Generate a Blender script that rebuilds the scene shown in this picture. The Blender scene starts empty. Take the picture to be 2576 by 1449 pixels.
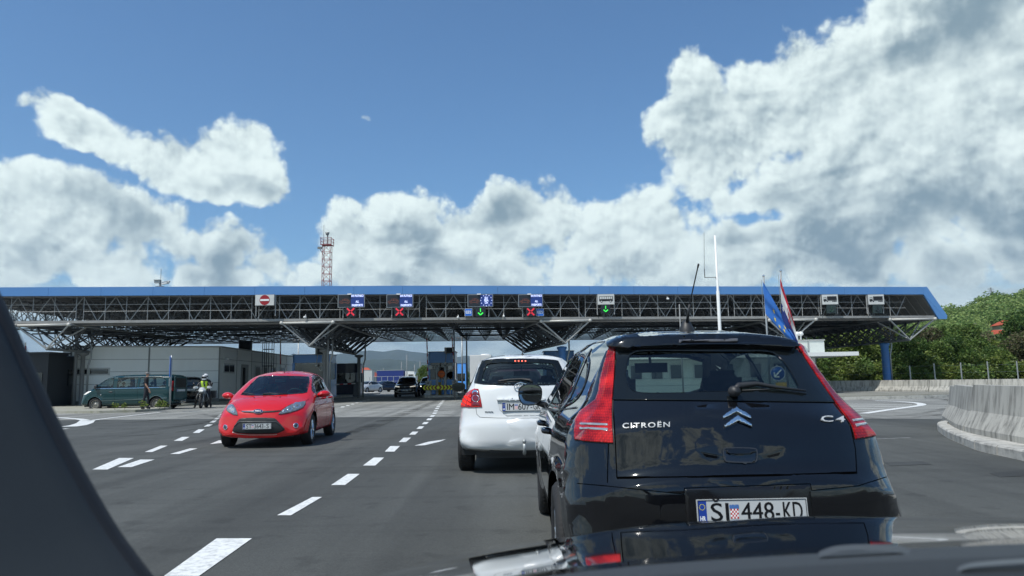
import bpy, bmesh, math, random
import numpy as np
from math import radians, sin, cos, tan, pi, sqrt, atan2
from mathutils import Vector, Matrix, Euler
from mathutils.bvhtree import BVHTree
from mathutils.geometry import delaunay_2d_cdt

scene = bpy.context.scene
# ---------------------------------------------------------------- camera
FPX, CXP, CYP, EYE = 1855.0, 1288.0, 724.5, 1.19      # focal length, centre of a 2576 px wide frame, eye height
PITCH, ROLL = math.atan(232.5 / FPX), radians(1.0)
_f = Vector((0, cos(PITCH), sin(PITCH))); _u = Vector((0, -sin(PITCH), cos(PITCH))); _r = Vector((1, 0, 0))
CAM_R = _r * cos(ROLL) - _u * sin(ROLL); CAM_U = _u * cos(ROLL) + _r * sin(ROLL); CAM_F = _f
CAM_P = Vector((0, 0, EYE))
cd = bpy.data.cameras.new('camera'); cam = bpy.data.objects.new('camera', cd); scene.collection.objects.link(cam)
m = Matrix.Identity(4)
for i in range(3):
    m[i][0] = CAM_R[i]; m[i][1] = CAM_U[i]; m[i][2] = -CAM_F[i]; m[i][3] = CAM_P[i]
cam.matrix_world = m
cd.sensor_width = 36; cd.lens = 36 * FPX / 2576; cd.clip_start = 0.02; cd.clip_end = 30000
cd.dof.use_dof = True; cd.dof.focus_distance = 11; cd.dof.aperture_fstop = 7.5
scene.camera = cam

# ---------------------------------------------------------------- sun, sky, exposure
SUN_OFF = Vector((-0.40, -0.42, 1.0)).normalized()     # towards the sun
SUN_EL = math.asin(SUN_OFF.z); SUN_AZ = atan2(SUN_OFF.x, SUN_OFF.y)
sl = bpy.data.lights.new('sun', 'SUN'); sl.energy = 3.9; sl.angle = radians(0.5); sl.color = (1.0, 0.965, 0.9)
so = bpy.data.objects.new('sun', sl); scene.collection.objects.link(so)
so.rotation_euler = SUN_OFF.to_track_quat('Z', 'Y').to_euler(); so.location = (0, 0, 60)
scene.view_settings.view_transform = 'Standard'; scene.view_settings.look = 'None'
scene.view_settings.exposure = 0.08; scene.view_settings.gamma = 1.0
scene.cycles.use_denoising = True
scene.cycles.max_bounces = 8; scene.cycles.transparent_max_bounces = 24
scene.cycles.sample_clamp_indirect = 6
scene.cycles.volume_bounces = 0

def ray(px, py):
    return CAM_F + CAM_R * ((px - CXP) / FPX) - CAM_U * ((py - CYP) / FPX)
def P(px, py, Y):
    d = ray(px, py); return CAM_P + d * (Y / d.y)
def G(px, py, z=0.0):
    d = ray(px, py); return CAM_P + d * ((z - EYE) / d.z)

# ---- world: Nishita sky with cumulus clouds placed by azimuth/elevation
world = bpy.data.worlds.new('World'); scene.world = world; world.use_nodes = True
def build_world():
    nt = world.node_tree; N = nt.nodes; L = nt.links; N.clear()
    def node(t, tree=None, **kw):
        n = (tree or N).new(t)
        for k, v in kw.items(): setattr(n, k, v)
        return n
    # cloud density group -------------------------------------------------
    g = bpy.data.node_groups.new('CloudDensity', 'ShaderNodeTree')
    g.interface.new_socket('P', in_out='INPUT', socket_type='NodeSocketVector')
    g.interface.new_socket('D', in_out='OUTPUT', socket_type='NodeSocketFloat')
    g.interface.new_socket('Lo', in_out='OUTPUT', socket_type='NodeSocketFloat'); g.interface.new_socket('Fr', in_out='OUTPUT', socket_type='NodeSocketFloat')
    gn, gl = g.nodes, g.links
    gi = gn.new('NodeGroupInput'); go = gn.new('NodeGroupOutput')
    def math_(op, a, b=None, c=None, clamp=False):
        n = gn.new('ShaderNodeMath'); n.operation = op; n.use_clamp = clamp
        for i, v in enumerate((a, b, c)):
            if v is None: continue
            if isinstance(v, (int, float)): n.inputs[i].default_value = v
            else: gl.new(v, n.inputs[i])
        return n.outputs[0]
    # warp
    nz = gn.new('ShaderNodeTexNoise'); nz.noise_dimensions = '2D'; nz.inputs['Scale'].default_value = 9; nz.inputs['Detail'].default_value = 4
    gl.new(gi.outputs[0], nz.inputs['Vector'])
    sub = gn.new('ShaderNodeVectorMath'); sub.operation = 'SUBTRACT'; gl.new(nz.outputs['Color'], sub.inputs[0]); sub.inputs[1].default_value = (.5, .5, .5)
    mad = gn.new('ShaderNodeVectorMath'); mad.operation = 'MULTIPLY_ADD'; gl.new(sub.outputs[0], mad.inputs[0]); mad.inputs[1].default_value = (.075, .055, 0); gl.new(gi.outputs[0], mad.inputs[2])
    Q = mad.outputs[0]
    # blobs given on the picture as (px, py, rx, ry, strength); stored as directions
    blobs = [
        (130, 275, 95, 55, 1), (215, 325, 120, 58, .95), (340, 372, 100, 38, .9), (450, 400, 110, 75, 1), (590, 400, 130, 85, 1.05), (640, 350, 70, 55, 1), (560, 460, 170, 50, .9), (660, 470, 70, 45, .9),
        (40, 480, 190, 80, 1.0), (180, 530, 180, 92, 1.1), (330, 590, 130, 95, 1.05), (80, 620, 260, 110, 1.15), (300, 670, 170, 70, 1), (420, 640, 60, 60, .8),
        (555, 640, 95, 70, 1.05), (540, 690, 150, 60, 1.0), (640, 680, 90, 50, .9), (760, 690, 120, 40, .85),
        (900, 600, 90, 70, .95), (1000, 550, 130, 75, 1.05), (1060, 630, 260, 100, 1.1), (1190, 600, 190, 95, 1.05), (1350, 570, 150, 95, 1.1), (1480, 600, 170, 90, 1.0), (1560, 650, 160, 90, 1.0), (1300, 690, 500, 70, 1.0),
        (1660, 560, 120, 90, .9), (1720, 640, 150, 80, .95), (1840, 660, 190, 85, 1.0), (1650, 500, 60, 40, .7),
        (1760, 215, 85, 75, .86), (1620, 355, 28, 60, .62), (1720, 330, 100, 90, 1.0), (1800, 380, 190, 100, 1.1), (1930, 280, 170, 120, 1.1), (2010, 140, 60, 70, .86), (2080, 250, 200, 150, 1.2),
        (2250, 150, 200, 170, 1.2), (2420, 60, 260, 160, 1.25), (2350, 350, 420, 170, 1.3), (2100, 450, 320, 90, 1.2), (1800, 440, 150, 45, 1.0), (2450, 520, 350, 130, 1.2), (2150, 560, 260, 60, 1.1),
        (2100, 650, 300, 70, 1.05), (2420, 660, 260, 60, .95), (2350, 700, 200, 30, .8), (2560, 700, 60, 40, .8), (1900, 560, 60, 20, .2), (920, 314, 30, 11, .42)]
    best = None
    dirs = []
    for (px, py, rx, ry, s) in blobs:
        d = ray(px, py).normalized()
        az, el = atan2(d.x, d.y), math.asin(d.z)
        sc_ = 1 / FPX * (1 / (1 + ((px - CXP) / FPX) ** 2 + ((py - CYP) / FPX) ** 2))
        dirs.append((az, el, rx * 1.05 * sc_, ry * 1.05 * sc_, s))
    # the half of the sky behind and above the camera, only ever seen in reflections
    rnd = random.Random(5)
    for k in range(12):
        az = rnd.uniform(.95, 5.3); dirs.append((az if az < pi else az - 2 * pi, rnd.uniform(.06, .75), rnd.uniform(.12, .42), rnd.uniform(.06, .17), rnd.uniform(.8, 1.15)))
    for (az, el, rx, ry, s) in dirs:
        k_ = sqrt(.5 * s)
        b = gn.new('ShaderNodeVectorMath'); b.operation = 'MULTIPLY_ADD'; gl.new(Q, b.inputs[0]); b.inputs[1].default_value = (k_ / rx, k_ / ry, 0); b.inputs[2].default_value = (-az * k_ / rx, -el * k_ / ry, 0)
        c = gn.new('ShaderNodeVectorMath'); c.operation = 'DOT_PRODUCT'; gl.new(b.outputs[0], c.inputs[0]); gl.new(b.outputs[0], c.inputs[1])
        v = math_('SUBTRACT', s, c.outputs['Value'])
        best = v if best is None else math_('SMOOTH_MAX', best, v, 0.22)
    lo = math_('MAXIMUM', best, -1.0)
    # fractal detail
    n1 = gn.new('ShaderNodeTexNoise'); n1.noise_dimensions = '2D'; n1.inputs['Scale'].default_value = 9.5; n1.inputs['Detail'].default_value = 10; n1.inputs['Roughness'].default_value = .57; n1.inputs['Distortion'].default_value = .12
    gl.new(gi.outputs[0], n1.inputs['Vector'])
    n2 = gn.new('ShaderNodeTexVoronoi'); n2.voronoi_dimensions = '2D'; n2.feature = 'F1'; n2.inputs['Scale'].default_value = 20; n2.inputs['Detail'].default_value = 3; n2.inputs['Roughness'].default_value = .55
    gl.new(gi.outputs[0], n2.inputs['Vector'])
    f1 = math_('MULTIPLY_ADD', n1.outputs['Fac'], 1.9, -0.95)
    f2 = math_('MULTIPLY_ADD', n2.outputs['Distance'], -0.42, 0.17)
    fr = math_('ADD', f1, f2)
    dn = math_('ADD', lo, fr)
    gl.new(dn, go.inputs[0]); gl.new(lo, go.inputs[1]); gl.new(fr, go.inputs[2])
    # main -----------------------------------------------------------------
    def M(op, a, b=None, c=None, clamp=False):
        n = N.new('ShaderNodeMath'); n.operation = op; n.use_clamp = clamp
        for i, v in enumerate((a, b, c)):
            if v is None: continue
            if isinstance(v, (int, float)): n.inputs[i].default_value = v
            else: L.new(v, n.inputs[i])
        return n.outputs[0]
    def SS(v, a, b):
        n = N.new('ShaderNodeMapRange'); n.interpolation_type = 'SMOOTHSTEP'; L.new(v, n.inputs[0]); n.inputs[1].default_value = a; n.inputs[2].default_value = b; return n.outputs[0]
    def MIX(f, a, b):
        n = N.new('ShaderNodeMix'); n.data_type = 'RGBA'
        if isinstance(f, float): n.inputs[0].default_value = f
        else: L.new(f, n.inputs[0])
        for k, v in ((6, a), (7, b)):
            if isinstance(v, tuple): n.inputs[k].default_value = (*v, 1)
            else: L.new(v, n.inputs[k])
        return n.outputs[2]
    tc = N.new('ShaderNodeTexCoord'); sp = N.new('ShaderNodeSeparateXYZ'); L.new(tc.outputs['Generated'], sp.inputs[0])
    az = M('ARCTAN2', sp.outputs[0], sp.outputs[1]); el = M('ARCSINE', sp.outputs[2])
    cb = N.new('ShaderNodeCombineXYZ'); L.new(az, cb.inputs[0]); L.new(el, cb.inputs[1])
    def dens(off):
        gr = N.new('ShaderNodeGroup'); gr.node_tree = g
        if off == (0, 0): L.new(cb.outputs[0], gr.inputs[0])
        else:
            ad = N.new('ShaderNodeVectorMath'); L.new(cb.outputs[0], ad.inputs[0]); ad.inputs[1].default_value = (*off, 0); L.new(ad.outputs[0], gr.inputs[0])
        return gr.outputs
    d0 = dens((0, 0)); d1 = dens((-.0035, .008)); d2 = dens((-.012, .03))
    mask = SS(d0[0], .06, .44)
    rim = M('SUBTRACT', d0[2], d1[2])            # small relief, brighter where the billow ends towards the sun
    big = M('SUBTRACT', d0[2], d2[2])
    lit = M('MULTIPLY_ADD', rim, .60, .78)
    lit = M('MULTIPLY_ADD', big, .42, lit)
    lit = M('MULTIPLY_ADD', SS(d0[0], .45, 1.5), -.22, lit)
    # broad grey undersides drifting through the banks
    mp2 = N.new('ShaderNodeVectorMath'); mp2.operation = 'MULTIPLY'; L.new(cb.outputs[0], mp2.inputs[0]); mp2.inputs[1].default_value = (1, 2.1, 1)
    nb = N.new('ShaderNodeTexNoise'); nb.noise_dimensions = '2D'; nb.inputs['Scale'].default_value = 4.3; nb.inputs['Detail'].default_value = 4; nb.inputs['Roughness'].default_value = .5; nb.inputs['Distortion'].default_value = .4; L.new(mp2.outputs[0], nb.inputs['Vector'])
    lit = M('MULTIPLY_ADD', M('MULTIPLY', SS(nb.outputs['Fac'], .42, .60), SS(d0[0], .3, 1.0)), -.50, lit)
    lit = SS(lit, .05, 1.05)
    cloud = MIX(lit, CLOUD_DARK, CLOUD_LIGHT)
    sky = N.new('ShaderNodeTexSky'); sky.sky_type = 'NISHITA'; sky.sun_disc = False
    sky.sun_elevation = SUN_EL; sky.sun_rotation = SUN_AZ; sky.air_density = 1.0; sky.dust_density = .6; sky.ozone_density = 1.6
    tn = N.new('ShaderNodeMix'); tn.data_type = 'RGBA'; tn.blend_type = 'MULTIPLY'; tn.inputs[0].default_value = 1; L.new(sky.outputs[0], tn.inputs[6]); tn.inputs[7].default_value = (.70, 1.0, 1.20, 1)
    bgs = N.new('ShaderNodeBackground'); L.new(tn.outputs[2], bgs.inputs[0]); bgs.inputs[1].default_value = .108
    bgc = N.new('ShaderNodeBackground'); L.new(cloud, bgc.inputs[0]); bgc.inputs[1].default_value = 1.2
    # thin the clouds below the horizon
    msk = M('MULTIPLY', mask, SS(el, -.03, .0))
    msk = M('MULTIPLY', msk, .96)
    # low banks of grey cloud that close the sky towards the horizon
    mp = N.new('ShaderNodeVectorMath'); mp.operation = 'MULTIPLY'; L.new(cb.outputs[0], mp.inputs[0]); mp.inputs[1].default_value = (1, 3.2, 1)
    n3 = N.new('ShaderNodeTexNoise'); n3.noise_dimensions = '2D'; n3.inputs['Scale'].default_value = 7; n3.inputs['Detail'].default_value = 6; n3.inputs['Roughness'].default_value = .55; L.new(mp.outputs[0], n3.inputs['Vector'])
    lowm = M('MULTIPLY', SS(el, .135, .09), SS(n3.outputs['Fac'], .26, .44)); lowm = M('MULTIPLY', lowm, M('MULTIPLY', SS(el, -.03, 0), .92))
    lowc = MIX(SS(n3.outputs['Fac'], .42, .72), (.30, .41, .47), (.66, .78, .79))
    cloud = MIX(M('MULTIPLY', lowm, SS(el, .13, .06)), cloud, lowc); L.new(cloud, bgc.inputs[0])
    msk = M('MAXIMUM', msk, lowm)
    mx = N.new('ShaderNodeMixShader'); L.new(msk, mx.inputs[0]); L.new(bgs.outputs[0], mx.inputs[1]); L.new(bgc.outputs[0], mx.inputs[2])
    out = N.new('ShaderNodeOutputWorld'); L.new(mx.outputs[0], out.inputs[0])
HAZE_DENSITY = 8e-5
CLOUD_DARK = (.20, .28, .325); CLOUD_LIGHT = (.76, .86, .835)
build_world()
world.cycles.sampling_method = 'MANUAL'; world.cycles.sample_map_resolution = 512
# ================================================================ helpers
RND = random.Random(7)
COL = scene.collection
def lin(c):
    """sRGB 0-255 to linear"""
    return tuple(((v / 255) / 12.92 if v / 255 <= .04045 else ((v / 255 + .055) / 1.055) ** 2.4) for v in c)
MATS = {}
def mat(name, col, rough=.6, metal=0.0, coat=0.0, noise=.12, nscale=6.0, bump=0.0, bscale=40.0, spec=.5, emit=None, estr=1.0, dirt=None, dscale=1.5, damt=.5, stretch=None):
    if name in MATS: return MATS[name]
    m = bpy.data.materials.new(name); m.use_nodes = True; nt = m.node_tree; b = nt.nodes['Principled BSDF']
    tc = nt.nodes.new('ShaderNodeTexCoord'); vec = tc.outputs['Object']
    if stretch:
        mp = nt.nodes.new('ShaderNodeMapping'); mp.inputs['Scale'].default_value = stretch; nt.links.new(vec, mp.inputs[0]); vec = mp.outputs[0]
    nz = nt.nodes.new('ShaderNodeTexNoise'); nz.inputs['Scale'].default_value = nscale; nz.inputs['Detail'].default_value = 5; nt.links.new(vec, nz.inputs['Vector'])
    mx = nt.nodes.new('ShaderNodeMix'); mx.data_type = 'RGBA'
    mx.inputs[6].default_value = (*[max(0, v * (1 - noise)) for v in col], 1); mx.inputs[7].default_value = (*[min(1, v * (1 + noise)) for v in col], 1)
    nt.links.new(nz.outputs['Fac'], mx.inputs[0]); out = mx.outputs[2]
    if dirt:
        n2 = nt.nodes.new('ShaderNodeTexNoise'); n2.inputs['Scale'].default_value = dscale; n2.inputs['Detail'].default_value = 8; n2.inputs['Roughness'].default_value = .65; nt.links.new(vec, n2.inputs['Vector'])
        mr = nt.nodes.new('ShaderNodeMapRange'); mr.inputs[1].default_value = .45; mr.inputs[2].default_value = .72; mr.inputs[4].default_value = damt; nt.links.new(n2.outputs['Fac'], mr.inputs[0])
        m2 = nt.nodes.new('ShaderNodeMix'); m2.data_type = 'RGBA'; nt.links.new(mr.outputs[0], m2.inputs[0]); nt.links.new(out, m2.inputs[6]); m2.inputs[7].default_value = (*dirt, 1); out = m2.outputs[2]
    nt.links.new(out, b.inputs['Base Color'])
    b.inputs['Roughness'].default_value = rough; b.inputs['Metallic'].default_value = metal; b.inputs['Specular IOR Level'].default_value = spec
    if coat: b.inputs['Coat Weight'].default_value = coat; b.inputs['Coat Roughness'].default_value = .03
    if bump:
        n3 = nt.nodes.new('ShaderNodeTexNoise'); n3.inputs['Scale'].default_value = bscale; n3.inputs['Detail'].default_value = 4; nt.links.new(vec, n3.inputs['Vector'])
        bp = nt.nodes.new('ShaderNodeBump'); bp.inputs['Strength'].default_value = bump; bp.inputs['Distance'].default_value = .02; nt.links.new(n3.outputs['Fac'], bp.inputs['Height']); nt.links.new(bp.outputs[0], b.inputs['Normal'])
    if emit:
        b.inputs['Emission Color'].default_value = (*emit, 1); b.inputs['Emission Strength'].default_value = estr
    MATS[name] = m; return m
def glass_mat(name, tint=(.55, .62, .6), refl=1.0):
    if name in MATS: return MATS[name]
    m = bpy.data.materials.new(name); m.use_nodes = True; nt = m.node_tree; nt.nodes.clear()
    tr = nt.nodes.new('ShaderNodeBsdfTransparent'); tr.inputs[0].default_value = (*tint, 1)
    gl = nt.nodes.new('ShaderNodeBsdfGlossy'); gl.inputs['Roughness'].default_value = .01; gl.inputs[0].default_value = (refl, refl, refl, 1)
    lw = nt.nodes.new('ShaderNodeLayerWeight'); lw.inputs['Blend'].default_value = .5
    pw = nt.nodes.new('ShaderNodeMath'); pw.operation = 'POWER'; nt.links.new(lw.outputs['Facing'], pw.inputs[0]); pw.inputs[1].default_value = 4.5
    ma = nt.nodes.new('ShaderNodeMath'); ma.operation = 'MULTIPLY_ADD'; nt.links.new(pw.outputs[0], ma.inputs[0]); ma.inputs[1].default_value = .85; ma.inputs[2].default_value = .055
    mx = nt.nodes.new('ShaderNodeMixShader'); out = nt.nodes.new('ShaderNodeOutputMaterial')
    nt.links.new(ma.outputs[0], mx.inputs[0]); nt.links.new(tr.outputs[0], mx.inputs[1]); nt.links.new(gl.outputs[0], mx.inputs[2]); nt.links.new(mx.outputs[0], out.inputs[0])
    MATS[name] = m; return m

def wmat(o):
    m = Matrix.LocRotScale(o.location, o.rotation_euler, o.scale)
    return wmat(o.parent) @ m if o.parent else m
def tag(o, label=None, cat=None, group=None, kind=None):
    if label: o['label'] = label
    if cat: o['category'] = cat
    if group: o['group'] = group
    if kind: o['kind'] = kind
    return o
def thing(name, label, cat, loc=(0, 0, 0), rz=0, group=None):
    o = bpy.data.objects.new(name, None); COL.objects.link(o); o.empty_display_size = .2
    o.location = loc; o.rotation_euler = (0, 0, rz); return tag(o, label, cat, group)
def copy_tree(o, parent=None):
    c = o.copy(); COL.objects.link(c); c.parent = parent
    for ch in [k for k in bpy.data.objects if k.parent == o]: copy_tree(ch, c)
    return c
class MB:
    def __init__(s): s.v = []; s.f = []; s.m = []; s.cm = 0; s.sm = []
    def add(s, vs, fs, smooth=False):
        n = len(s.v); s.v += [tuple(v) for v in vs]
        for f in fs: s.f.append(tuple(i + n for i in f)); s.m.append(s.cm); s.sm.append(smooth)
        return s
    def box(s, c, d, rz=0, rot=None):
        c = Vector(c); hx, hy, hz = d[0] / 2, d[1] / 2, d[2] / 2
        R = rot if rot is not None else Matrix.Rotation(rz, 3, 'Z')
        vs = [c + R @ Vector((x * hx, y * hy, z * hz)) for x in (-1, 1) for y in (-1, 1) for z in (-1, 1)]
        return s.add(vs, [(0, 1, 3, 2), (4, 6, 7, 5), (0, 4, 5, 1), (2, 3, 7, 6), (0, 2, 6, 4), (1, 5, 7, 3)])
    def bar(s, a, b, r, n=6, r2=None, cap=True, smooth=None):
        a, b = Vector(a), Vector(b); d = b - a
        if d.length < 1e-6: return s
        d.normalize(); x = d.orthogonal().normalized(); y = d.cross(x); r2 = r if r2 is None else r2
        vs = [p + (x * cos(2 * pi * (k + .5) / n) + y * sin(2 * pi * (k + .5) / n)) * q for p, q in ((a, r), (b, r2)) for k in range(n)]
        fs = [(k, (k + 1) % n, n + (k + 1) % n, n + k) for k in range(n)]
        if cap: fs += [tuple(range(n - 1, -1, -1)), tuple(range(n, 2 * n))]
        return s.add(vs, fs, (n > 6) if smooth is None else smooth)
    def path(s, pts, r, n=6, smooth=True):
        pts = [Vector(p) for p in pts]; rs = r if isinstance(r, (list, tuple)) else [r] * len(pts)
        vs = []; px = None
        for i, p in enumerate(pts):
            d = (pts[min(i + 1, len(pts) - 1)] - pts[max(i - 1, 0)]).normalized()
            x = d.orthogonal().normalized() if px is None else (px - d * px.dot(d)).normalized()
            px = x; y = d.cross(x)
            vs += [p + (x * cos(2 * pi * k / n) + y * sin(2 * pi * k / n)) * rs[i] for k in range(n)]
        fs = [(i * n + k, i * n + (k + 1) % n, (i + 1) * n + (k + 1) % n, (i + 1) * n + k) for i in range(len(pts) - 1) for k in range(n)]
        fs += [tuple(range(n - 1, -1, -1)), tuple(range((len(pts) - 1) * n, len(pts) * n))]
        return s.add(vs, fs, smooth)
    def lathe(s, prof, c=(0, 0, 0), axis='Z', n=20, smooth=True):
        """prof: (radius, height) along axis"""
        c = Vector(c); vs = []
        for r, h in prof:
            for k in range(n):
                a = 2 * pi * k / n; q = (r * cos(a), r * sin(a), h)
                if axis == 'Y': q = (q[0], q[2], q[1])
                if axis == 'X': q = (q[2], q[0], q[1])
                vs.append(c + Vector(q))
        fs = [(i * n + k, i * n + (k + 1) % n, (i + 1) * n + (k + 1) % n, (i + 1) * n + k) for i in range(len(prof) - 1) for k in range(n)]
        return s.add(vs, fs, smooth)
    def poly(s, pts): return s.add(pts, [tuple(range(len(pts)))])
    def prism(s, pts, d):
        """closed polygon pts (3D) extruded by vector d"""
        n = len(pts); d = Vector(d); vs = [Vector(p) for p in pts] + [Vector(p) + d for p in pts]
        return s.add(vs, [tuple(range(n - 1, -1, -1)), tuple(range(n, 2 * n))] + [(k, (k + 1) % n, n + (k + 1) % n, n + k) for k in range(n)])
    def grid(s, rows, smooth=True, closed=False):
        nr, nc = len(rows), len(rows[0]); vs = [p for r in rows for p in r]
        return s.add(vs, [(i * nc + j, i * nc + (j + 1) % nc, (i + 1) * nc + (j + 1) % nc, (i + 1) * nc + j) for i in range(nr - 1) for j in range(nc if closed else nc - 1)], smooth)
    def build(s, name, mats, parent=None, world=False, label=None, fix=True, merge=0):
        me = bpy.data.meshes.new(name); vs = s.v
        if parent is not None and world:
            mi = wmat(parent).inverted(); vs = [tuple(mi @ Vector(v)) for v in vs]
        me.from_pydata(vs, [], s.f)
        ml = mats if isinstance(mats, (list, tuple)) else [mats]
        for q in ml: me.materials.append(q)
        if len(ml) > 1: me.polygons.foreach_set('material_index', s.m)
        me.polygons.foreach_set('use_smooth', s.sm)
        if fix or merge:
            bm = bmesh.new(); bm.from_mesh(me)
            if merge: bmesh.ops.remove_doubles(bm, verts=bm.verts, dist=merge)
            if fix: bmesh.ops.recalc_face_normals(bm, faces=bm.faces)
            bm.to_mesh(me); bm.free()
        me.update()
        o = bpy.data.objects.new(name, me); COL.objects.link(o)
        if parent is not None: o.parent = parent
        if label: o['label'] = label
        return o
def struct(o): o['kind'] = 'structure'; return o
def catmull(pts, n=8, closed=True):
    out = []; N = len(pts)
    for i in range(N if closed else N - 1):
        g = (lambda k: pts[k % N]) if closed else (lambda k: pts[max(0, min(N - 1, k))])
        p0, p1, p2, p3 = (np.array(g(i + k), float) for k in (-1, 0, 1, 2))
        for t in np.arange(n) / n:
            out.append(tuple(.5 * ((2 * p1) + (p2 - p0) * t + (2 * p0 - 5 * p1 + 4 * p2 - p3) * t * t + (3 * p1 - p0 - 3 * p2 + p3) * t ** 3)))
    if not closed: out.append(tuple(np.array(pts[-1], float)))
    return out
def chaikin(pts, n=2, closed=True, k=.25):
    for _ in range(n):
        q = []; N = len(pts)
        for i in range(N if closed else N - 1):
            a, b = np.array(pts[i], float), np.array(pts[(i + 1) % N], float)
            q += [tuple(a * (1 - k) + b * k), tuple(a * k + b * (1 - k))]
        if not closed: q = [tuple(pts[0])] + q + [tuple(pts[-1])]
        pts = q
    return pts
def densify(poly, step):
    out = []
    for i in range(len(poly)):
        a, b = np.array(poly[i], float), np.array(poly[(i + 1) % len(poly)], float); k = max(1, int(np.linalg.norm(b - a) / step))
        out += [tuple(a + (b - a) * t / k) for t in range(k)]
    return out
def in_poly(P_, poly):
    """vectorised point-in-polygon"""
    P_ = np.asarray(P_, float); r = np.zeros(len(P_), bool); x, y = P_[:, 0], P_[:, 1]; n = len(poly)
    for i in range(n):
        x1, y1 = poly[i]; x2, y2 = poly[(i + 1) % n]
        if y1 == y2: continue
        c = ((y1 > y) != (y2 > y)) & (x < (x2 - x1) * (y - y1) / (y2 - y1) + x1); r ^= c
    return r
def fill2d(poly, step, holes=()):
    """triangulate a polygon (with holes) with interior points; returns 2D verts, tris"""
    loops = [densify(poly, step)] + [densify(h, step) for h in holes]
    co = []; ed = []
    for lp in loops:
        n0 = len(co); co += lp; ed += [(n0 + i, n0 + (i + 1) % len(lp)) for i in range(len(lp))]
    a = np.array(poly); lo, hi = a.min(0), a.max(0)
    gx, gy = np.meshgrid(np.arange(lo[0] + step / 2, hi[0], step), np.arange(lo[1] + step / 2, hi[1], step)); g = np.stack([gx.ravel(), gy.ravel()], 1)
    if len(g):
        k = in_poly(g, poly)
        for h in holes: k &= ~in_poly(g, h)
        b = np.array(co); g = g[k]
        if len(g):
            d = np.sqrt(((g[:, None, :] - b[None]) ** 2).sum(2)).min(1); g = g[d > step * .45]
        co = co + [tuple(p) for p in g]
    vs, _, fs, *_ = delaunay_2d_cdt([Vector(c) for c in co], ed, [], 0, 1e-7)
    vs = np.array([tuple(v) for v in vs]); fs = [tuple(f) for f in fs]
    cen = np.array([vs[list(f)].mean(0) for f in fs]); k = in_poly(cen, poly)
    for h in holes: k &= ~in_poly(cen, h)
    return vs, [f for f, q in zip(fs, k) if q]
def text_mesh(txt, size=1.0, sx=1.0, bold=0.0, extrude=0.0, spc=1.0):
    """outline text as mesh data, centred, in the xy plane"""
    cu = bpy.data.curves.new('txt', 'FONT'); cu.body = txt; cu.size = size; cu.align_x = 'CENTER'; cu.align_y = 'CENTER'; cu.offset = bold; cu.extrude = extrude; cu.resolution_u = 3; cu.space_character = spc
    ob = bpy.data.objects.new('txt', cu); me = bpy.data.meshes.new_from_object(ob)
    vs = [Vector((v.co.x * sx, v.co.y, v.co.z)) for v in me.vertices]; fs = [tuple(p.vertices) for p in me.polygons]
    bpy.data.objects.remove(ob); bpy.data.curves.remove(cu); bpy.data.meshes.remove(me)
    return vs, fs
def put_text(mb, txt, O, X, Y, size, sx=1.0, bold=0.0, extrude=0.0, width=None):
    """text into MB at origin O with axes X (right), Y (up)"""
    vs, fs = text_mesh(txt, size, sx, bold, extrude); O, X, Y = Vector(O), Vector(X).normalized(), Vector(Y).normalized(); Z = X.cross(Y)
    if width:
        w = max(v.x for v in vs) - min(v.x for v in vs); k = width / w; vs = [Vector((v.x * k, v.y, v.z)) for v in vs]
    mb.add([O + X * v.x + Y * v.y + Z * v.z for v in vs], fs)
def disc2(cx, cy, r, n=20, r2=None): return [(cx + r * cos(2 * pi * k / n), cy + (r2 or r) * sin(2 * pi * k / n)) for k in range(n)]
def flat(mb, pts2, O, X, Y):
    """flat polygon of 2D points on a plane (proud by the origin given)"""
    O, X, Y = Vector(O), Vector(X), Vector(Y); mb.add([O + X * a + Y * b for a, b in pts2], [tuple(range(len(pts2)))])

# palette
PAINT_BLUE = mat('blue_panel_paint', lin((86, 136, 192)), .5, noise=.06, nscale=.8, dirt=lin((104, 144, 188)), dscale=.6, damt=.35)
STEEL = mat('grey_painted_steel', (.20, .21, .21), .5, noise=.15)
STEEL_DK = mat('dark_painted_steel', (.055, .062, .07), .6, noise=.2)
GALV = mat('galvanised_steel', (.36, .38, .38), .45, .5, noise=.15, nscale=12)
WHITE = mat('white_paint', (.76, .77, .75), .45, noise=.05)
RUBBER = mat('black_rubber', (.018, .018, .019), .75, noise=.25, bump=.3, bscale=60)
BLACKP = mat('black_plastic', (.022, .023, .025), .5, noise=.15)
BLACKG = mat('gloss_black_trim', (.008, .009, .010), .06, noise=.1)
CHROME = mat('chrome', (.80, .82, .83), .08, 1.0, noise=.02)
ALLOY = mat('alloy_silver', (.55, .56, .57), .3, .9, noise=.05)
PLATEW = mat('plate_white', (.50, .52, .52), .35, noise=.03)
INK = mat('ink_black', (.012, .012, .014), .5, noise=.05)
BLUEINK = mat('plate_blue', lin((28, 62, 150)), .4, noise=.05)
REDINK = mat('ink_red', lin((190, 30, 36)), .5, noise=.05)
WHITEINK = mat('ink_white', (.85, .87, .86), .5, noise=.03)
YELLOW = mat('signal_yellow', lin((226, 214, 30)), .5, noise=.05)
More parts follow.
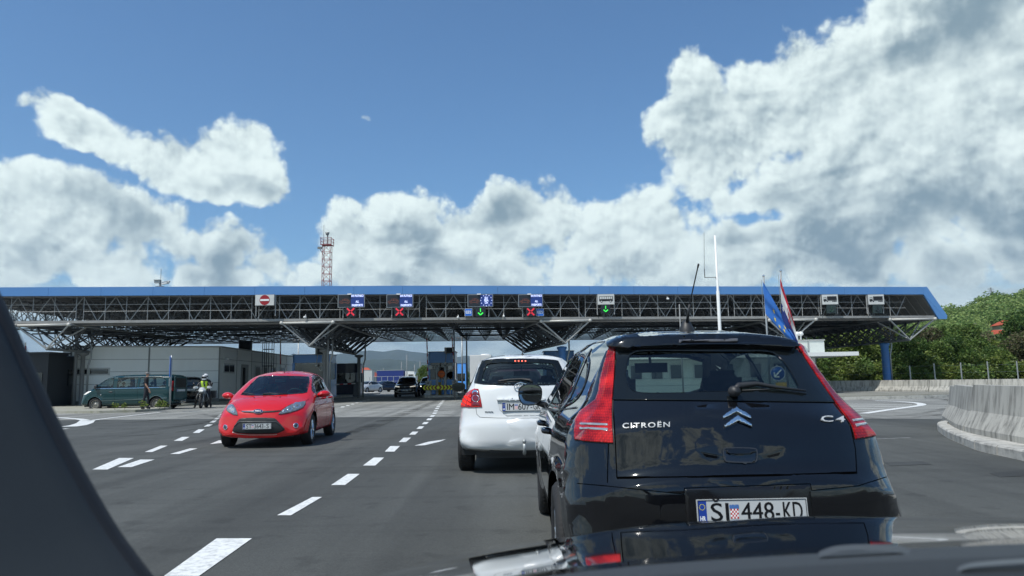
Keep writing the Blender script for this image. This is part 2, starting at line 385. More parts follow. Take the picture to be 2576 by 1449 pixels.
# ================================================================ ground, roads, markings
def asphalt(name, col, streak, scale_fine=260):
    m = bpy.data.materials.new(name); m.use_nodes = True; nt = m.node_tree; b = nt.nodes['Principled BSDF']; L = nt.links
    tc = nt.nodes.new('ShaderNodeTexCoord')
    def noise(sc, det=6, rough=.6, stretch=None, dist=0):
        v = tc.outputs['Object']
        if stretch:
            mp = nt.nodes.new('ShaderNodeMapping'); mp.inputs['Scale'].default_value = stretch[:3]; mp.inputs['Rotation'].default_value = (0, 0, stretch[3]); L.new(v, mp.inputs[0]); v = mp.outputs[0]
        n = nt.nodes.new('ShaderNodeTexNoise'); n.inputs['Scale'].default_value = sc; n.inputs['Detail'].default_value = det; n.inputs['Roughness'].default_value = rough; n.inputs['Distortion'].default_value = dist; L.new(v, n.inputs['Vector']); return n.outputs['Fac']
    def mr(v, a, b_, c=0, d=1):
        n = nt.nodes.new('ShaderNodeMapRange'); L.new(v, n.inputs[0]); n.inputs[1].default_value = a; n.inputs[2].default_value = b_; n.inputs[3].default_value = c; n.inputs[4].default_value = d; return n.outputs[0]
    def mul(a, b_):
        n = nt.nodes.new('ShaderNodeMath'); n.operation = 'MULTIPLY'; L.new(a, n.inputs[0])
        if isinstance(b_, float): n.inputs[1].default_value = b_
        else: L.new(b_, n.inputs[1])
        return n.outputs[0]
    v = mul(mr(noise(.18, 5), .3, .7, .84, 1.14), mr(noise(scale_fine, 2, .7), .3, .7, .62, 1.42))
    v = mul(v, mr(noise(85, 2, .6), .32, .68, .80, 1.2))
    v = mul(v, mr(noise(18, 5, .7), .35, .65, .93, 1.07))
    # tyre tracks and rubbed rubber: long streaks along the lanes and across the apron
    v = mul(v, mr(noise(1.0, 4, .6, (.9, .05, 1, radians(4)), .4), .45, .72, 1.0, 1 - streak))
    v = mul(v, mr(noise(1.0, 4, .6, (.10, .9, 1, radians(-12)), .8), .50, .75, 1.0, 1 - streak * .8))
    v = mul(v, mr(noise(2.6, 3, .5), .60, .68, 1.0, .80))
    mx = nt.nodes.new('ShaderNodeMix'); mx.data_type = 'RGBA'; mx.blend_type = 'MULTIPLY'; mx.inputs[0].default_value = 1; mx.inputs[6].default_value = (*col, 1); L.new(v, mx.inputs[7])
    L.new(mx.outputs[2], b.inputs['Base Color']); b.inputs['Roughness'].default_value = .82; b.inputs['Specular IOR Level'].default_value = .35
    bp = nt.nodes.new('ShaderNodeBump'); bp.inputs['Strength'].default_value = .5; bp.inputs['Distance'].default_value = .006; L.new(noise(160, 2, .8), bp.inputs['Height']); L.new(bp.outputs[0], b.inputs['Normal'])
    return m
AS_NEW = asphalt('fresh_asphalt', (.084, .088, .082), .42)
AS_OLD = asphalt('worn_asphalt', (.27, .272, .25), .52, 60)
GRASSY = mat('dry_grass_ground', (.055, .075, .03), .95, noise=.45, nscale=.35, dirt=(.09, .09, .05), dscale=.05)
PAINTW = mat('road_marking_paint', (.78, .79, .76), .55, noise=.06, nscale=30, dirt=(.30, .31, .31), dscale=22, damt=.75)
CONC = mat('weathered_concrete', (.42, .41, .37), .85, noise=.22, nscale=3, dirt=(.10, .10, .09), dscale=7, damt=.95, stretch=(1, 1, .10), bump=.25)
KERBM = mat('kerb_concrete', (.46, .45, .41), .85, noise=.2, nscale=9, dirt=(.09, .09, .085), dscale=5, damt=.7, bump=.2)
GRAVELM = mat('gravel_stones', (.23, .225, .19), .95, noise=.55, nscale=55, bump=.9, bscale=45, dirt=(.10, .105, .06), dscale=3)
PAVEM = mat('pale_pavement', (.34, .33, .28), .9, noise=.25, nscale=16, dirt=(.14, .15, .07), dscale=4, damt=.6, bump=.3)

g = MB(); g.poly([(-12000, -300, 0), (12000, -300, 0), (12000, 12000, 0), (-12000, 12000, 0)]); struct(g.build('ground', GRASSY))
g = MB(); g.poly([(-75, -90, .004), (60, -90, .004), (60, 60, .004), (34, 100, .004), (30, 170, .004), (-75, 170, .004)]); struct(g.build('road', AS_OLD))
def gq(pts, z): return [G(x, y, z) for x, y in pts]
bnd = [Vector((-70, 32, .008)), Vector((-30, 29.5, .008))] + gq([(150, 1057), (400, 1055), (620, 1052), (900, 1049), (1150, 1048), (1500, 1050), (1900, 1052), (2190, 1053), (2372, 1054)], .008) + [Vector((30, 14, .008))]
g = MB(); g.poly([Vector((-70, -80, .008))] + [Vector((30, -80, .008))] + bnd[::-1]); struct(g.build('road_resurfaced', AS_NEW))

mk = MB()
def mquad(pts): mk.poly(gq(pts, .013))
for q in ([(545, 1354), (634, 1354), (500, 1449), (412, 1449)], [(786, 1250), (810, 1250), (732, 1296), (697, 1296)], [(875, 1192), (905, 1192), (868, 1220), (833, 1220)],
          [(940, 1151), (966, 1151), (944, 1171), (913, 1171)], [(982, 1122), (1006, 1122), (992, 1136), (968, 1136)], [(1015, 1101), (1034, 1101), (1021, 1112), (1003, 1112)],
          [(300, 1152), (337, 1152), (270, 1181), (232, 1181)], [(353, 1156), (389, 1156), (330, 1175), (296, 1175)], [(404, 1121), (422, 1121), (383, 1137), (364, 1137)],
          [(478, 1128), (497, 1128), (450, 1142), (428, 1142)], [(458, 1099), (477, 1099), (458, 1109), (437, 1109)], [(499, 1080), (515, 1080), (501, 1089), (485, 1089)],
          [(550, 1108), (590, 1104), (560, 1114), (528, 1117)], [(1043, 1121), (1078, 1111), (1122, 1105), (1106, 1111), (1068, 1120)]):
    mquad(q)
def dash(x, y, dx, w, h): mquad([(x - w / 2 + dx, y - h / 2), (x + w / 2 + dx, y - h / 2), (x + w / 2 - dx, y + h / 2), (x - w / 2 - dx, y + h / 2)])
for x, y, w, h in [(1041, 1089.5, 15, 7.5), (1057.5, 1075.6, 13, 6.4), (1070, 1064.3, 12, 5.4), (1080, 1054.7, 11.4, 4.6), (1088, 1046.5, 10.6, 4), (1093.5, 1039.5, 10, 3.4), (1096.5, 1033.4, 9.6, 3),
                   (1099.5, 1027.7, 9.2, 2.6), (1102.5, 1023, 9, 2.3), (1105.7, 1018.8, 8.6, 2), (1109, 1014.9, 8.2, 1.9), (1111.8, 1011.6, 8, 1.7), (1114.5, 1008.7, 7.6, 1.5), (1116.8, 1006.1, 7.4, 1.3)]:
    dash(x, y, h * .55, w, h)
for x, y, w, h in [(524, 1070.5, 13, 5.6), (536.3, 1060.4, 11, 4.6), (545, 1053, 10, 3.8), (552.5, 1046.7, 8.6, 3), (558.5, 1042.3, 8, 2.6),
                   (862, 1023.6, 9, 2.2), (875, 1020, 8.6, 2), (887, 1016.6, 8.2, 1.8), (898, 1013.6, 8, 1.6), (908, 1011, 7.6, 1.5), (917, 1008.6, 7.2, 1.4), (926, 1006.2, 7, 1.2)]:
    dash(x, y, h * .9, w, h)
def strip(px, w, z=.013):
    pts = gq(px, z); n = len(pts)
    for i in range(n - 1):
        for _ in (0,):
            a, b = pts[i], pts[i + 1]; ta = (pts[i + 1] - pts[max(i - 1, 0)]).normalized(); tb = (pts[min(i + 2, n - 1)] - pts[i]).normalized()
            na, nb = Vector((-ta.y, ta.x, 0)) * w / 2, Vector((-tb.y, tb.x, 0)) * w / 2
            mk.poly([a - na, b - nb, b + nb, a + na])
strip([(405, 1036.6), (340, 1044), (280, 1051), (224, 1058)], .2)
strip([(100, 1049), (157, 1051), (200, 1054), (220, 1058)], .3); strip([(221, 1057), (213, 1064), (196, 1069.5), (172, 1073)], .5); strip([(160, 1078), (120, 1082)], .4)
strip(catmull([(2172, 1040), (2240, 1030), (2300, 1022), (2319, 1018), (2306, 1013.5), (2262, 1010), (2200, 1008)], 6, False), .30, .014)
for y, x2 in ((1013.5, 2300), (1018, 2306), (1022.5, 2285), (1027.5, 2250), (1033, 2208)): strip([(2100, y + 1.5), (x2 - 12, y - .5)], .13)
strip([(2290, 1101), (2200, 1104)], .02)
struct(mk.build('road_markings', PAINTW, fix=False))
# small repair patches and manhole in the near lane
pt = MB(); pt.poly(gq([(2225, 1163), (2320, 1160), (2345, 1168), (2240, 1172)], .0115)); pt.poly(gq([(2490, 1190), (2576, 1182), (2600, 1196), (2515, 1200)], .0115))
struct(pt.build('road_patches', asphalt('patched_asphalt', (.068, .072, .07), .5)))

# dark tyre marks curving over the worn apron
tm = bpy.data.materials.new('rubber_marks'); tm.use_nodes = True; nt = tm.node_tree; nt.nodes.clear(); tc = nt.nodes.new('ShaderNodeTexCoord'); nz = nt.nodes.new('ShaderNodeTexNoise'); nz.inputs['Scale'].default_value = 1.6; nz.inputs['Detail'].default_value = 7; nt.links.new(tc.outputs['Object'], nz.inputs['Vector'])
mr_ = nt.nodes.new('ShaderNodeMapRange'); mr_.inputs[1].default_value = .38; mr_.inputs[2].default_value = .68; mr_.inputs[4].default_value = .42; nt.links.new(nz.outputs['Fac'], mr_.inputs[0]); df = nt.nodes.new('ShaderNodeBsdfDiffuse'); df.inputs[0].default_value = (.03, .032, .032, 1); tr = nt.nodes.new('ShaderNodeBsdfTransparent'); mx = nt.nodes.new('ShaderNodeMixShader'); ou = nt.nodes.new('ShaderNodeOutputMaterial')
nt.links.new(mr_.outputs[0], mx.inputs[0]); nt.links.new(tr.outputs[0], mx.inputs[1]); nt.links.new(df.outputs[0], mx.inputs[2]); nt.links.new(mx.outputs[0], ou.inputs[0])
mk = MB(); kk = 0
for pts, w in (([(300, 1098), (420, 1090), (520, 1074), (568, 1056), (540, 1043)], .22), ([(240, 1078), (380, 1078), (500, 1066), (545, 1052), (510, 1041)], .22), ([(230, 1066), (360, 1060), (520, 1040), (640, 1020)], .25), ([(880, 1090), (980, 1050), (1060, 1022), (1100, 1004)], .3), ([(930, 1080), (1010, 1046), (1075, 1020), (1108, 1004)], .25), ([(780, 1046), (900, 1034), (1020, 1030), (1150, 1034)], .25), ([(760, 1058), (900, 1042), (1060, 1040), (1160, 1046)], .2),
               ([(2180, 1046), (2280, 1044), (2360, 1032), (2400, 1016), (2380, 1004)], .25), ([(2190, 1052), (2300, 1050), (2390, 1036), (2430, 1016), (2400, 1000)], .25), ([(2150, 998), (2280, 998), (2380, 1006), (2440, 1020)], .3)):
    kk += 1; strip(catmull(pts, 5, False), w, .016 + .0006 * kk)
struct(mk.build('tyre_marks', tm, fix=False))
def lofted(path, prof, closed_prof=True):
    """profile (offset, z) swept along a ground path (list of Vector), offsets to the left of travel"""
    rows = []; n = len(path)
    for i, p in enumerate(path):
        t = (path[min(i + 1, n - 1)] - path[max(i - 1, 0)]); t.z = 0; t.normalize(); nn = Vector((-t.y, t.x, 0))
        rows.append([Vector((p.x, p.y, 0)) + nn * o + Vector((0, 0, p.z + z)) for o, z in prof])
    return rows
def swept(path, prof, mb=None, smooth=False):
    mb = mb or MB(); rows = lofted(path, prof); mb.grid(rows, smooth, closed=True)
    mb.add(rows[0], [tuple(range(len(prof)))]); mb.add(rows[-1], [tuple(range(len(prof) - 1, -1, -1))]); return mb
def resample(pts, n):
    d = [0]
    for a, b in zip(pts, pts[1:]): d.append(d[-1] + (Vector(b) - Vector(a)).length)
    out = []
    for k in range(n):
        s = d[-1] * k / (n - 1); i = max(j for j in range(len(d)) if d[j] <= s + 1e-9); i = min(i, len(pts) - 2)
        out.append(Vector(pts[i]).lerp(Vector(pts[i + 1]), (s - d[i]) / max(1e-9, d[i + 1] - d[i])))
    return out
JER = [(-.30, 0), (-.30, .09), (-.155, .36), (-.085, .80), (.085, .80), (.155, .36), (.30, .09), (.30, 0)]
def jersey(path, hs, label, group, kz=.0):
    path = resample([Vector(p) for p in path], 8); prof = [(a, b * hs) for a, b in JER]
    mb = swept(path, prof); ob = mb.build('concrete_barrier', CONC)
    return tag(ob, label, 'barrier', group)
# near barrier on its kerb
kb = gq([(2372, 1078), (2389, 1099), (2442, 1123), (2484, 1138), (2550, 1152), (2640, 1172), (2790, 1205)], 0)
isl_in = [Vector((11.5, 15.2, 0)), Vector((15.5, 15.5, 0)), Vector((15.5, 6, 0))]
kp = [Vector(p) for p in catmull([tuple(v) for v in [Vector((10.6, 16.6, 0)), Vector((10.2, 16.7, 0))] + kb], 5, False)]
mb = MB(); mb.prism([(p.x + .12, p.y + .08, .0) for p in kp] + [(15.5, 6, 0), (16, 16.6, 0)], (0, 0, .115)); struct(mb.build('kerb_island', KERBM))
dk = [0]
for a, b in zip(kp, kp[1:]): dk.append(dk[-1] + (b - a).length)
nk = int(dk[-1] / .8)
full = resample(kp, nk * 3 + 1)
for k in range(nk):
    seg = full[k * 3:k * 3 + 4]; a, b = seg[0], seg[-1]
    seg = [a.lerp(seg[1], .06)] + seg[1:-1] + [b.lerp(seg[-2], .06)]
    ob = swept(seg, [(-.075, 0), (-.075, .125), (-.055, .15), (.11, .15), (.11, 0)]).build('kerb_stone', KERBM)
    tag(ob, 'pale concrete kerb stone in the curved kerb below the near concrete barrier', 'kerb stone', 'kerb stones round the near barrier')
bp_ = [G(2388, 1056, .115) + Vector((.25, .12, 0)), G(2425, 1081, .115) + Vector((.28, .1, 0)), G(2471, 1095, .115) + Vector((.3, .08, 0)), G(2557, 1113, .115) + Vector((.3, .03, 0)), G(2700, 1138, .115) + Vector((.3, 0, 0)), G(2900, 1175, .115) + Vector((.3, 0, 0))]
bpath = [Vector(p) for p in catmull([tuple(v) for v in bp_], 6, False)]
bl = resample(bpath, 41)
labs = ['short stained concrete barrier at the left end of the near barrier row', 'stained concrete barrier second from the left end in the near barrier row', 'stained concrete barrier at the right edge of the photo in the near row']
for i, (a, b) in enumerate(((0, 5), (5, 17), (17, 34))):
    seg = [v.copy() for v in bl[a:b + 1]]
    seg[0] = seg[0].lerp(seg[1], .04); seg[-1] = seg[-1].lerp(seg[-2], .04)
    jersey(seg, .97 + .045 * i, labs[i], 'near concrete barriers on the kerb')
# far barriers along the loop road, in and out of the canopy's shadow
fb = [Vector((6, 58, 0)), Vector((13, 56.4, 0)), Vector((20, 54.8, 0)), Vector((25.0, 52.6, 0)), Vector((27.6, 47.6, 0)), Vector((30.6, 44.0, 0)), Vector((35, 42.2, 0)), Vector((42, 41.4, 0))]
fp = resample([Vector(p) for p in catmull([tuple(v) for v in fb], 5, False)], 73)
for i in range(12):
    a, b = i * 6, i * 6 + 6; seg = [v.copy() for v in fp[a:b + 1]]; seg[0] = seg[0].lerp(seg[1], .03); seg[-1] = seg[-1].lerp(seg[-2], .03)
    jersey(seg, .95, 'concrete barrier block in the long far row in front of the wire fence', 'far concrete barriers before the trees')
# left pavement island and kerb line by the building
lk = gq([(60, 1040), (150, 1040.5), (250, 1040), (340, 1037.5), (400, 1033.5), (428, 1030), (436, 1027), (420, 1024.5), (360, 1024.5), (200, 1025.5), (40, 1027)], 0)
mb = MB(); mb.prism([Vector((p.x, p.y, 0)) for p in lk], (0, 0, .12)); struct(mb.build('pavement', PAVEM))
lk2 = gq([(434, 1024), (520, 1017.5), (600, 1013), (705, 1008.5)], 0)
mb = MB(); mb.prism(lk2 + [Vector((-18.6, 62, 0)), Vector((-32, 62, 0)), Vector((-33, 45, 0))], (0, 0, .12)); struct(mb.build('pavement_by_building', PAVEM))
# gravel traffic island on the right
ip = [(x, y) for x, y in disc2(16.8, 38.6, 6.4, 40, 3.2)]
mb = MB(); mb.prism([(x, y, 0) for x, y in ip], (0, 0, .14)); struct(mb.build('traffic_island_kerb', KERBM))
mb = MB(); mb.prism([(x, y, .1) for x, y in disc2(16.8, 38.6, 6.15, 40, 2.95)], (0, 0, .07)); struct(mb.build('traffic_island_gravel', GRAVELM))
# centre booth island
mb = MB(); mb.prism([Vector((x, y, 0)) for x, y in chaikin([(-7.1, 56.2), (-3.9, 56.2), (-3.9, 68), (-7.1, 68)], 2, True, .12)], (0, 0, .16)); struct(mb.build('booth_island_kerb', KERBM))
mb = MB(); mb.prism([Vector((x, y, 0)) for x, y in chaikin([(-20.6, 53.6), (-14.4, 53.6), (-14.4, 84), (-20.6, 84)], 2, True, .12)], (0, 0, .15)); struct(mb.build('booth_kerb', KERBM))

# ================================================================ mountains, wooded hill
MTN = mat('mountain_scrub', (.030, .050, .040), .95, noise=.5, nscale=.004, dirt=(.055, .07, .05), dscale=.0025, damt=.6)
def ridge(name, sky, Y, depth, seed, amp):
    rr = random.Random(seed); xs = [p[0] for p in sky]; ys = [p[1] for p in sky]; rows = []
    px = np.arange(sky[0][0], sky[-1][0] + 1, 6); top = np.interp(px, xs, ys)
    ph = [(rr.uniform(0, 6.28), rr.uniform(.02, .16), rr.uniform(.3, 1)) for _ in range(9)]
    for i, x in enumerate(px):
        t = P(x, top[i], Y); t = Vector((t.x, Y, max(t.z, 2))); row = []
        for k in range(11):
            s = k / 10; wob = sum(a * sin(x * f + q + s * 5) for q, f, a in ph) * amp * s * (1 - s)
            row.append((t.x * (1 - .5 * s * depth / Y), Y - depth * s + wob * 12, t.z * (1 - s) ** 1.35 + wob * (1 - s)))
        rows.append(row)
        
    mb = MB(); mb.grid(rows, True); return struct(mb.build(name, MTN))
ridge('mountains', [(380, 925), (520, 918), (640, 912), (705, 905), (738, 889), (765, 898), (800, 903), (841, 892), (894, 884), (929, 881.5), (965, 885), (998, 879.5), (1012, 880.5), (1036, 885), (1052, 886), (1075, 889), (1110, 902), (1140, 900), (1154, 898), (1171, 894.5), (1190, 897), (1260, 905), (1400, 900), (1700, 890), (2100, 900)], 6200, 2600, 3, 26)
ridge('foothills', [(600, 940), (780, 925), (880, 916), (930, 905), (980, 903), (1040, 908), (1080, 914), (1150, 925), (1300, 930), (1900, 925)], 3300, 1400, 8, 16)
HILLSKY = ([1850, 2000, 2200, 2300, 2355, 2420, 2480, 2576, 2700, 2900], [905, 860, 815, 795, 778, 766, 745, 727, 715, 705])
HY = 330.0
def hill_pt(x, s):
    """s = 0 foot, 1 ridge, up to 1.25 behind the ridge"""
    top = P(x, float(np.interp(x, *HILLSKY)) + 17, HY); Y = 95 + (HY - 95) * s; z = (top.z) * (min(s, 1) ** 1.5) * (1 if s <= 1 else 1 - (s - 1) * 1.2)
    return Vector((top.x * (Y / HY), Y, z + .9 * sin(x * .05 + s * 9) * s))
mb = MB(); mb.grid([[hill_pt(x, s) for s in np.linspace(0, 1.3, 20)] for x in range(1840, 2921, 24)], True)
struct(mb.build('hill', mat('hill_soil', (.06, .085, .028), .95, noise=.4, nscale=.2)))
# ================================================================ the border canopy
def y0(X): return float(np.interp(X, [-36, -4.6, 28.2, 34], [42.0, 45.3, 50.5, 51.4]))
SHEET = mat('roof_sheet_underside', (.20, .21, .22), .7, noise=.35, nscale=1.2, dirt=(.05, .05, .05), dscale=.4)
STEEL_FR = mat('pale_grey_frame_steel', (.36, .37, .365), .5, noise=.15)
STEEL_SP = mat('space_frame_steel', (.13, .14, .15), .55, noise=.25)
canopy = thing('border_canopy', 'very long border crossing canopy with blue fascia over a steel space frame', 'canopy', (0, 50, 0))
ZT, ZB = 7.10, 6.58
XL, XR = -36.0, 28.35
for k in range(22):
    a, b = XL + (XR - XL) * k / 22 + .006, XL + (XR - XL) * (k + 1) / 22 - .006
    z1, z2 = (ZT, ZB)
    mb = MB(); pa, pb = (a, y0(a)), (b, y0(b))
    mb.add([(pa[0], pa[1], ZB), (pb[0], pb[1], ZB), (pb[0], pb[1], ZT), (pa[0], pa[1], ZT), (pa[0], pa[1] + .12, ZB), (pb[0], pb[1] + .12, ZB), (pb[0], pb[1] + .12, ZT), (pa[0], pa[1] + .12, ZT)],
           [(0, 1, 2, 3), (7, 6, 5, 4), (3, 2, 6, 7), (0, 4, 5, 1), (0, 3, 7, 4), (1, 5, 6, 2)])
    mb.build('fascia_panel', PAINT_BLUE, canopy, True)
# slanted end of the fascia and its top cap
ye = y0(XR)
mb = MB(); mb.prism([(XR, ye, ZB), (XR, ye, ZT), (XR + .28, ye + .03, ZT + .01), (XR + 1.55, ye + .1, 5.1), (XR + 1.5, ye + .1, 4.86), (XR + .95, ye + .1, 4.88), (XR + .05, ye + .02, 6.5)], (0, .14, 0)); mb.build('fascia_end', PAINT_BLUE, canopy, True)
DEP = 29.5
mb = MB()
top = [(x, y0(x) + .14, 7.04) for x in (XL, -4.6, XR)]
mb.grid([top, [(x, y + DEP, z - .05) for x, y, z in top]], False)
mb.grid([[(x, y, z - .09) for x, y, z in top], [(x, y + DEP, z - .14) for x, y, z in top]], False)
mb.build('roof_deck', SHEET, canopy, True)
# corrugation ribs and purlins under the deck
mb = MB()
for j in range(0, 30): mb.grid([[(x, y + .3 + j, 6.955) for x, y, z in top], [(x, y + .38 + j, 6.955) for x, y, z in top]], False)
for j in range(0, 8):
    for (xa, ya, _), (xb, yb, _) in zip(top, top[1:]): mb.bar((xa, ya + 2 + 3.6 * j, 6.92), (xb, yb + 2 + 3.6 * j, 6.92), .03, 4)
mb.build('purlins', STEEL_SP, canopy, True)
mb = MB(); mb.grid([[(XR + .02, ye + .2, 6.98), (XR + .02, ye + DEP, 6.9)], [(XR + 1.35, ye + .2, 4.9), (XR + 1.35, ye + DEP, 4.95)]], False)
for j in range(0, 28): mb.box((XR + .68, ye + .7 + j, 5.9), (.06, .05, 2.4), rot=Matrix.Rotation(radians(-32.5), 3, 'Y'))
mb.build('end_cladding', mat('end_sheet_metal', (.30, .30, .285), .6, noise=.2), canopy, True)
# space frame ---------------------------------------------------------------
MOD = 1.83; NX = 34; NYC = 15; MY = 1.92
def un(i, j): X = XL + 1.2 + MOD * i; return Vector((X, y0(X) + 1.0 + MY * j, 6.72 - .004 * j))
def ln(i, j): X = XL + 1.2 + MOD * (i + .5); return Vector((X, y0(X) + 1.0 + MY * (j + .5), 5.24))
up_, lo_, dg_ = MB(), MB(), MB()
for i in range(NX + 1):
    for j in range(NYC + 1):
        if i < NX: up_.bar(un(i, j), un(i + 1, j), .036, 4, cap=False)
        if j < NYC: up_.bar(un(i, j), un(i, j + 1), .036, 4, cap=False)
        if i < NX and j < NYC:
            n = ln(i, j)
            if i < NX - 1: lo_.bar(n, ln(i + 1, j), .040, 4, cap=False)
            if j < NYC - 1: lo_.bar(n, ln(i, j + 1), .040, 4, cap=False)
            for a, b in ((0, 0), (1, 0), (0, 1), (1, 1)): dg_.bar(n, un(i + a, j + b), .029, 4, cap=False)
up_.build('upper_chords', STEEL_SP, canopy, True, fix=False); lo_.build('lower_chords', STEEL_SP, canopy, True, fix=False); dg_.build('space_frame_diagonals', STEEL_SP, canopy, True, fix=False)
# cross rails under the frame that carry lamps and cables
mb = MB()
for j in range(0, 3):
    for a, b in ((XL + 1, -4.6), (-4.6, XR)): mb.bar((a, y0(a) + 4 + 7.5 * j, 5.15), (b, y0(b) + 4 + 3.2 * j, 5.15), .05, 4)
mb.build('service_rails', STEEL_DK, canopy, True)
# front gallery: light lattice of posts and rails in front of the frame ------------------------
mb = MB(); rl = MB(); x = XL + .6; k = 0
sgn_gap = []
while x < XR - 1.4:
    y = y0(x) + .32
    pp_ = MB(); pp_.bar((x, y, 5.15), (x, y, 6.6), .021, 4); pp_.build('gallery_post', STEEL_FR, canopy, True)
    k += 1
    x2 = x + (1.2 if k % 9 else .42)
    if k % 9:
        for z in (6.08, 5.68): rl.bar((x, y, z), (x2, y0(x2) + .32, z), .015, 4)
    x = x2
rl.build('gallery_rails', STEEL_FR, canopy, True)
mb = MB()
for i in range(NX):
    X = XL + 1.2 + MOD * i; a = Vector((X, y0(X) + .75, 6.6)); b = Vector((X + MOD / 2, y0(X + MOD / 2) + .6, 5.12)); c = Vector((X + MOD, y0(X + MOD) + .75, 6.6))
    if c.x > XR: break
    mb.bar(a, b, .027, 5); mb.bar(b, c, .027, 5)
mb.build('front_diagonals', STEEL_FR, canopy, True)
mb = MB()
for a, b in ((XL, -4.6), (-4.6, XR + .9)):
    mb.prism([(a, y0(a) + .15, 4.98), (a, y0(a) + .15, 5.13), (a, y0(a) + .9, 5.13), (a, y0(a) + .9, 5.0)], (b - a, y0(b) - y0(a), 0))
    mb.bar((a, y0(a) + 1.1, 4.94), (b, y0(b) + 1.1, 4.94), .05, 6); mb.bar((a, y0(a) + .5, 6.6), (b, y0(b) + .5, 6.6), .05, 6)
mb.build('front_beam', mat('pale_beam_steel', (.30, .30, .29), .6, noise=.15, dirt=(.16, .15, .13), dscale=2), canopy, True)
# V shaped trough trusses over the columns -------------------------------------------
CB = mat('blue_column_paint', lin((72, 126, 190)), .5, noise=.1, dirt=lin((92, 122, 160)), dscale=1.5)
for X, n, sl in ((-27.4, 9, 0), (-12.4, 9, -.02), (3.35, 9, -.165), (18.6, 10, 0), (27.3, 11, 0)):
    f0 = y0(X) - .05; st = 1.83; W = 1.55; ch, dg, dk_ = MB(), MB(), MB()
    T = lambda s, k: Vector((X + s * W + sl * st * k, f0 + st * k, 4.87))
    A = lambda k: Vector((X + sl * st * k, f0 + .5 + st * k, 3.5))
    wc = MB(); wc.bar(T(-1, 0), T(1, 0), .07, 10); wc.lathe([(0, -.1), (.1, -.1), (.1, .1), (0, .1)], T(-1, 0), 'Y', 12); wc.lathe([(0, -.1), (.1, -.1), (.1, .1), (0, .1)], T(1, 0), 'Y', 12)
    wc.build('trough_head', mat('pale_tube', (.55, .54, .50), .4, noise=.1), canopy, True)
    for s in (-1, 1): ch.bar(T(s, 0), T(s, n), .065, 6)
    ch.bar(A(0), A(n - 1), .085, 6)
    for k in range(n):
        for s in (-1, 1):
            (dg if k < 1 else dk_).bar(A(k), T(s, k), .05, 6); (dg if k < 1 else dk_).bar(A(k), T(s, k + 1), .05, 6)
            if k < n - 1:
                mid = (T(s, k + .5) + A(k + .5)) * .5
                dk_.bar(A(k + .5), T(s, k), .032, 4); dk_.bar(A(k + .5), T(s, k + 2 if k + 2 <= n else n), .032, 4)
        dk_.bar(T(-1, k), T(1, k), .04, 4)
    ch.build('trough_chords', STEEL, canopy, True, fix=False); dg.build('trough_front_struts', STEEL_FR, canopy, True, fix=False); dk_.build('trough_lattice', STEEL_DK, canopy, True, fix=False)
    for k in ((4.0, 17.5) if X > 25 else (4.2,) if X == 3.35 else (4.2, 15.0)):
        mb = MB(); mb.lathe([(.27 if X > 0 else .13, 0), (.27 if X > 0 else .13, 3.2), (.34, 3.3), (.34, 3.42), (.1, 3.46), (0, 3.46)], (X, y0(X) + k, 0), 'Z', 20); mb.build('column', CB if X > 0 else STEEL, canopy, True)
        mb = MB(); mb.path([(X + .36, y0(X) + k, 0), (X + .36, y0(X) + k, 2.6), (X + .5, y0(X) + k, 3.1), (X + .5, y0(X) + k, 4.9)], .06, 8); mb.build('drainpipe', GALV, canopy, True)
# ================================================================ overhead signs
LEDBLK = mat('led_panel_black', (.012, .018, .026), .5, noise=.1)
LEDBLUE = mat('led_panel_blue', lin((26, 54, 120)), .5, noise=.06, emit=lin((20, 44, 104)), estr=.35)
def led(name, c, s=1.0): return mat(name, (0.02, .02, .02), .6, noise=0, emit=lin(c), estr=s)
L_AMB, L_WH, L_RED, L_GRN, L_DIM = led('led_amber', (225, 130, 96), .55), led('led_white', (190, 205, 255), 1.5), led('led_red', (240, 50, 72), 1.1), led('led_green', (60, 255, 90), 1.2), led('led_dim_green', (30, 75, 62), .6)
SIGNW = mat('sign_face_white', (.60, .61, .59), .45, noise=.05, dirt=(.4, .4, .38), dscale=3)
SIGNB = mat('sign_face_blue', lin((36, 104, 196)), .4, noise=.06)
def sgn(px0, px1, py0, py1, name, label, cat, group, face, yo=-.22, frame=None):
    cx, cy = (px0 + px1) / 2, (py0 + py1) / 2; X = (cx - CXP) / FPX * 46; X = (cx - CXP) / FPX * (y0(X)); Y = y0(X) + yo
    c = P(cx, cy, Y); w, h = (px1 - px0) / FPX * Y, (py1 - py0) / FPX * Y
    t = thing(name, label, cat, (c.x, c.y, c.z), 0, group)
    mb = MB(); mb.box((0, .1, 0), (w, .2, h)); mb.build('housing', frame or STEEL, t)
    if face:
        mb = MB(); mb.box((0, -.004, 0), (w * .965, .012, h * .95)); mb.build('face', face, t)
    return t, w, h, (lambda px, py: ((px - cx) / FPX * Y, (cy - py) / FPX * Y))
def spath(t, pts, r, m, name, y=-.02, closed=False):
    mb = MB()
    if closed: pts = pts + pts[:1]
    for a, b in zip(pts, pts[1:]): mb.bar((a[0], y, a[1]), (b[0], y, b[1]), r, 4)
    return mb.build(name, m, t, fix=False)
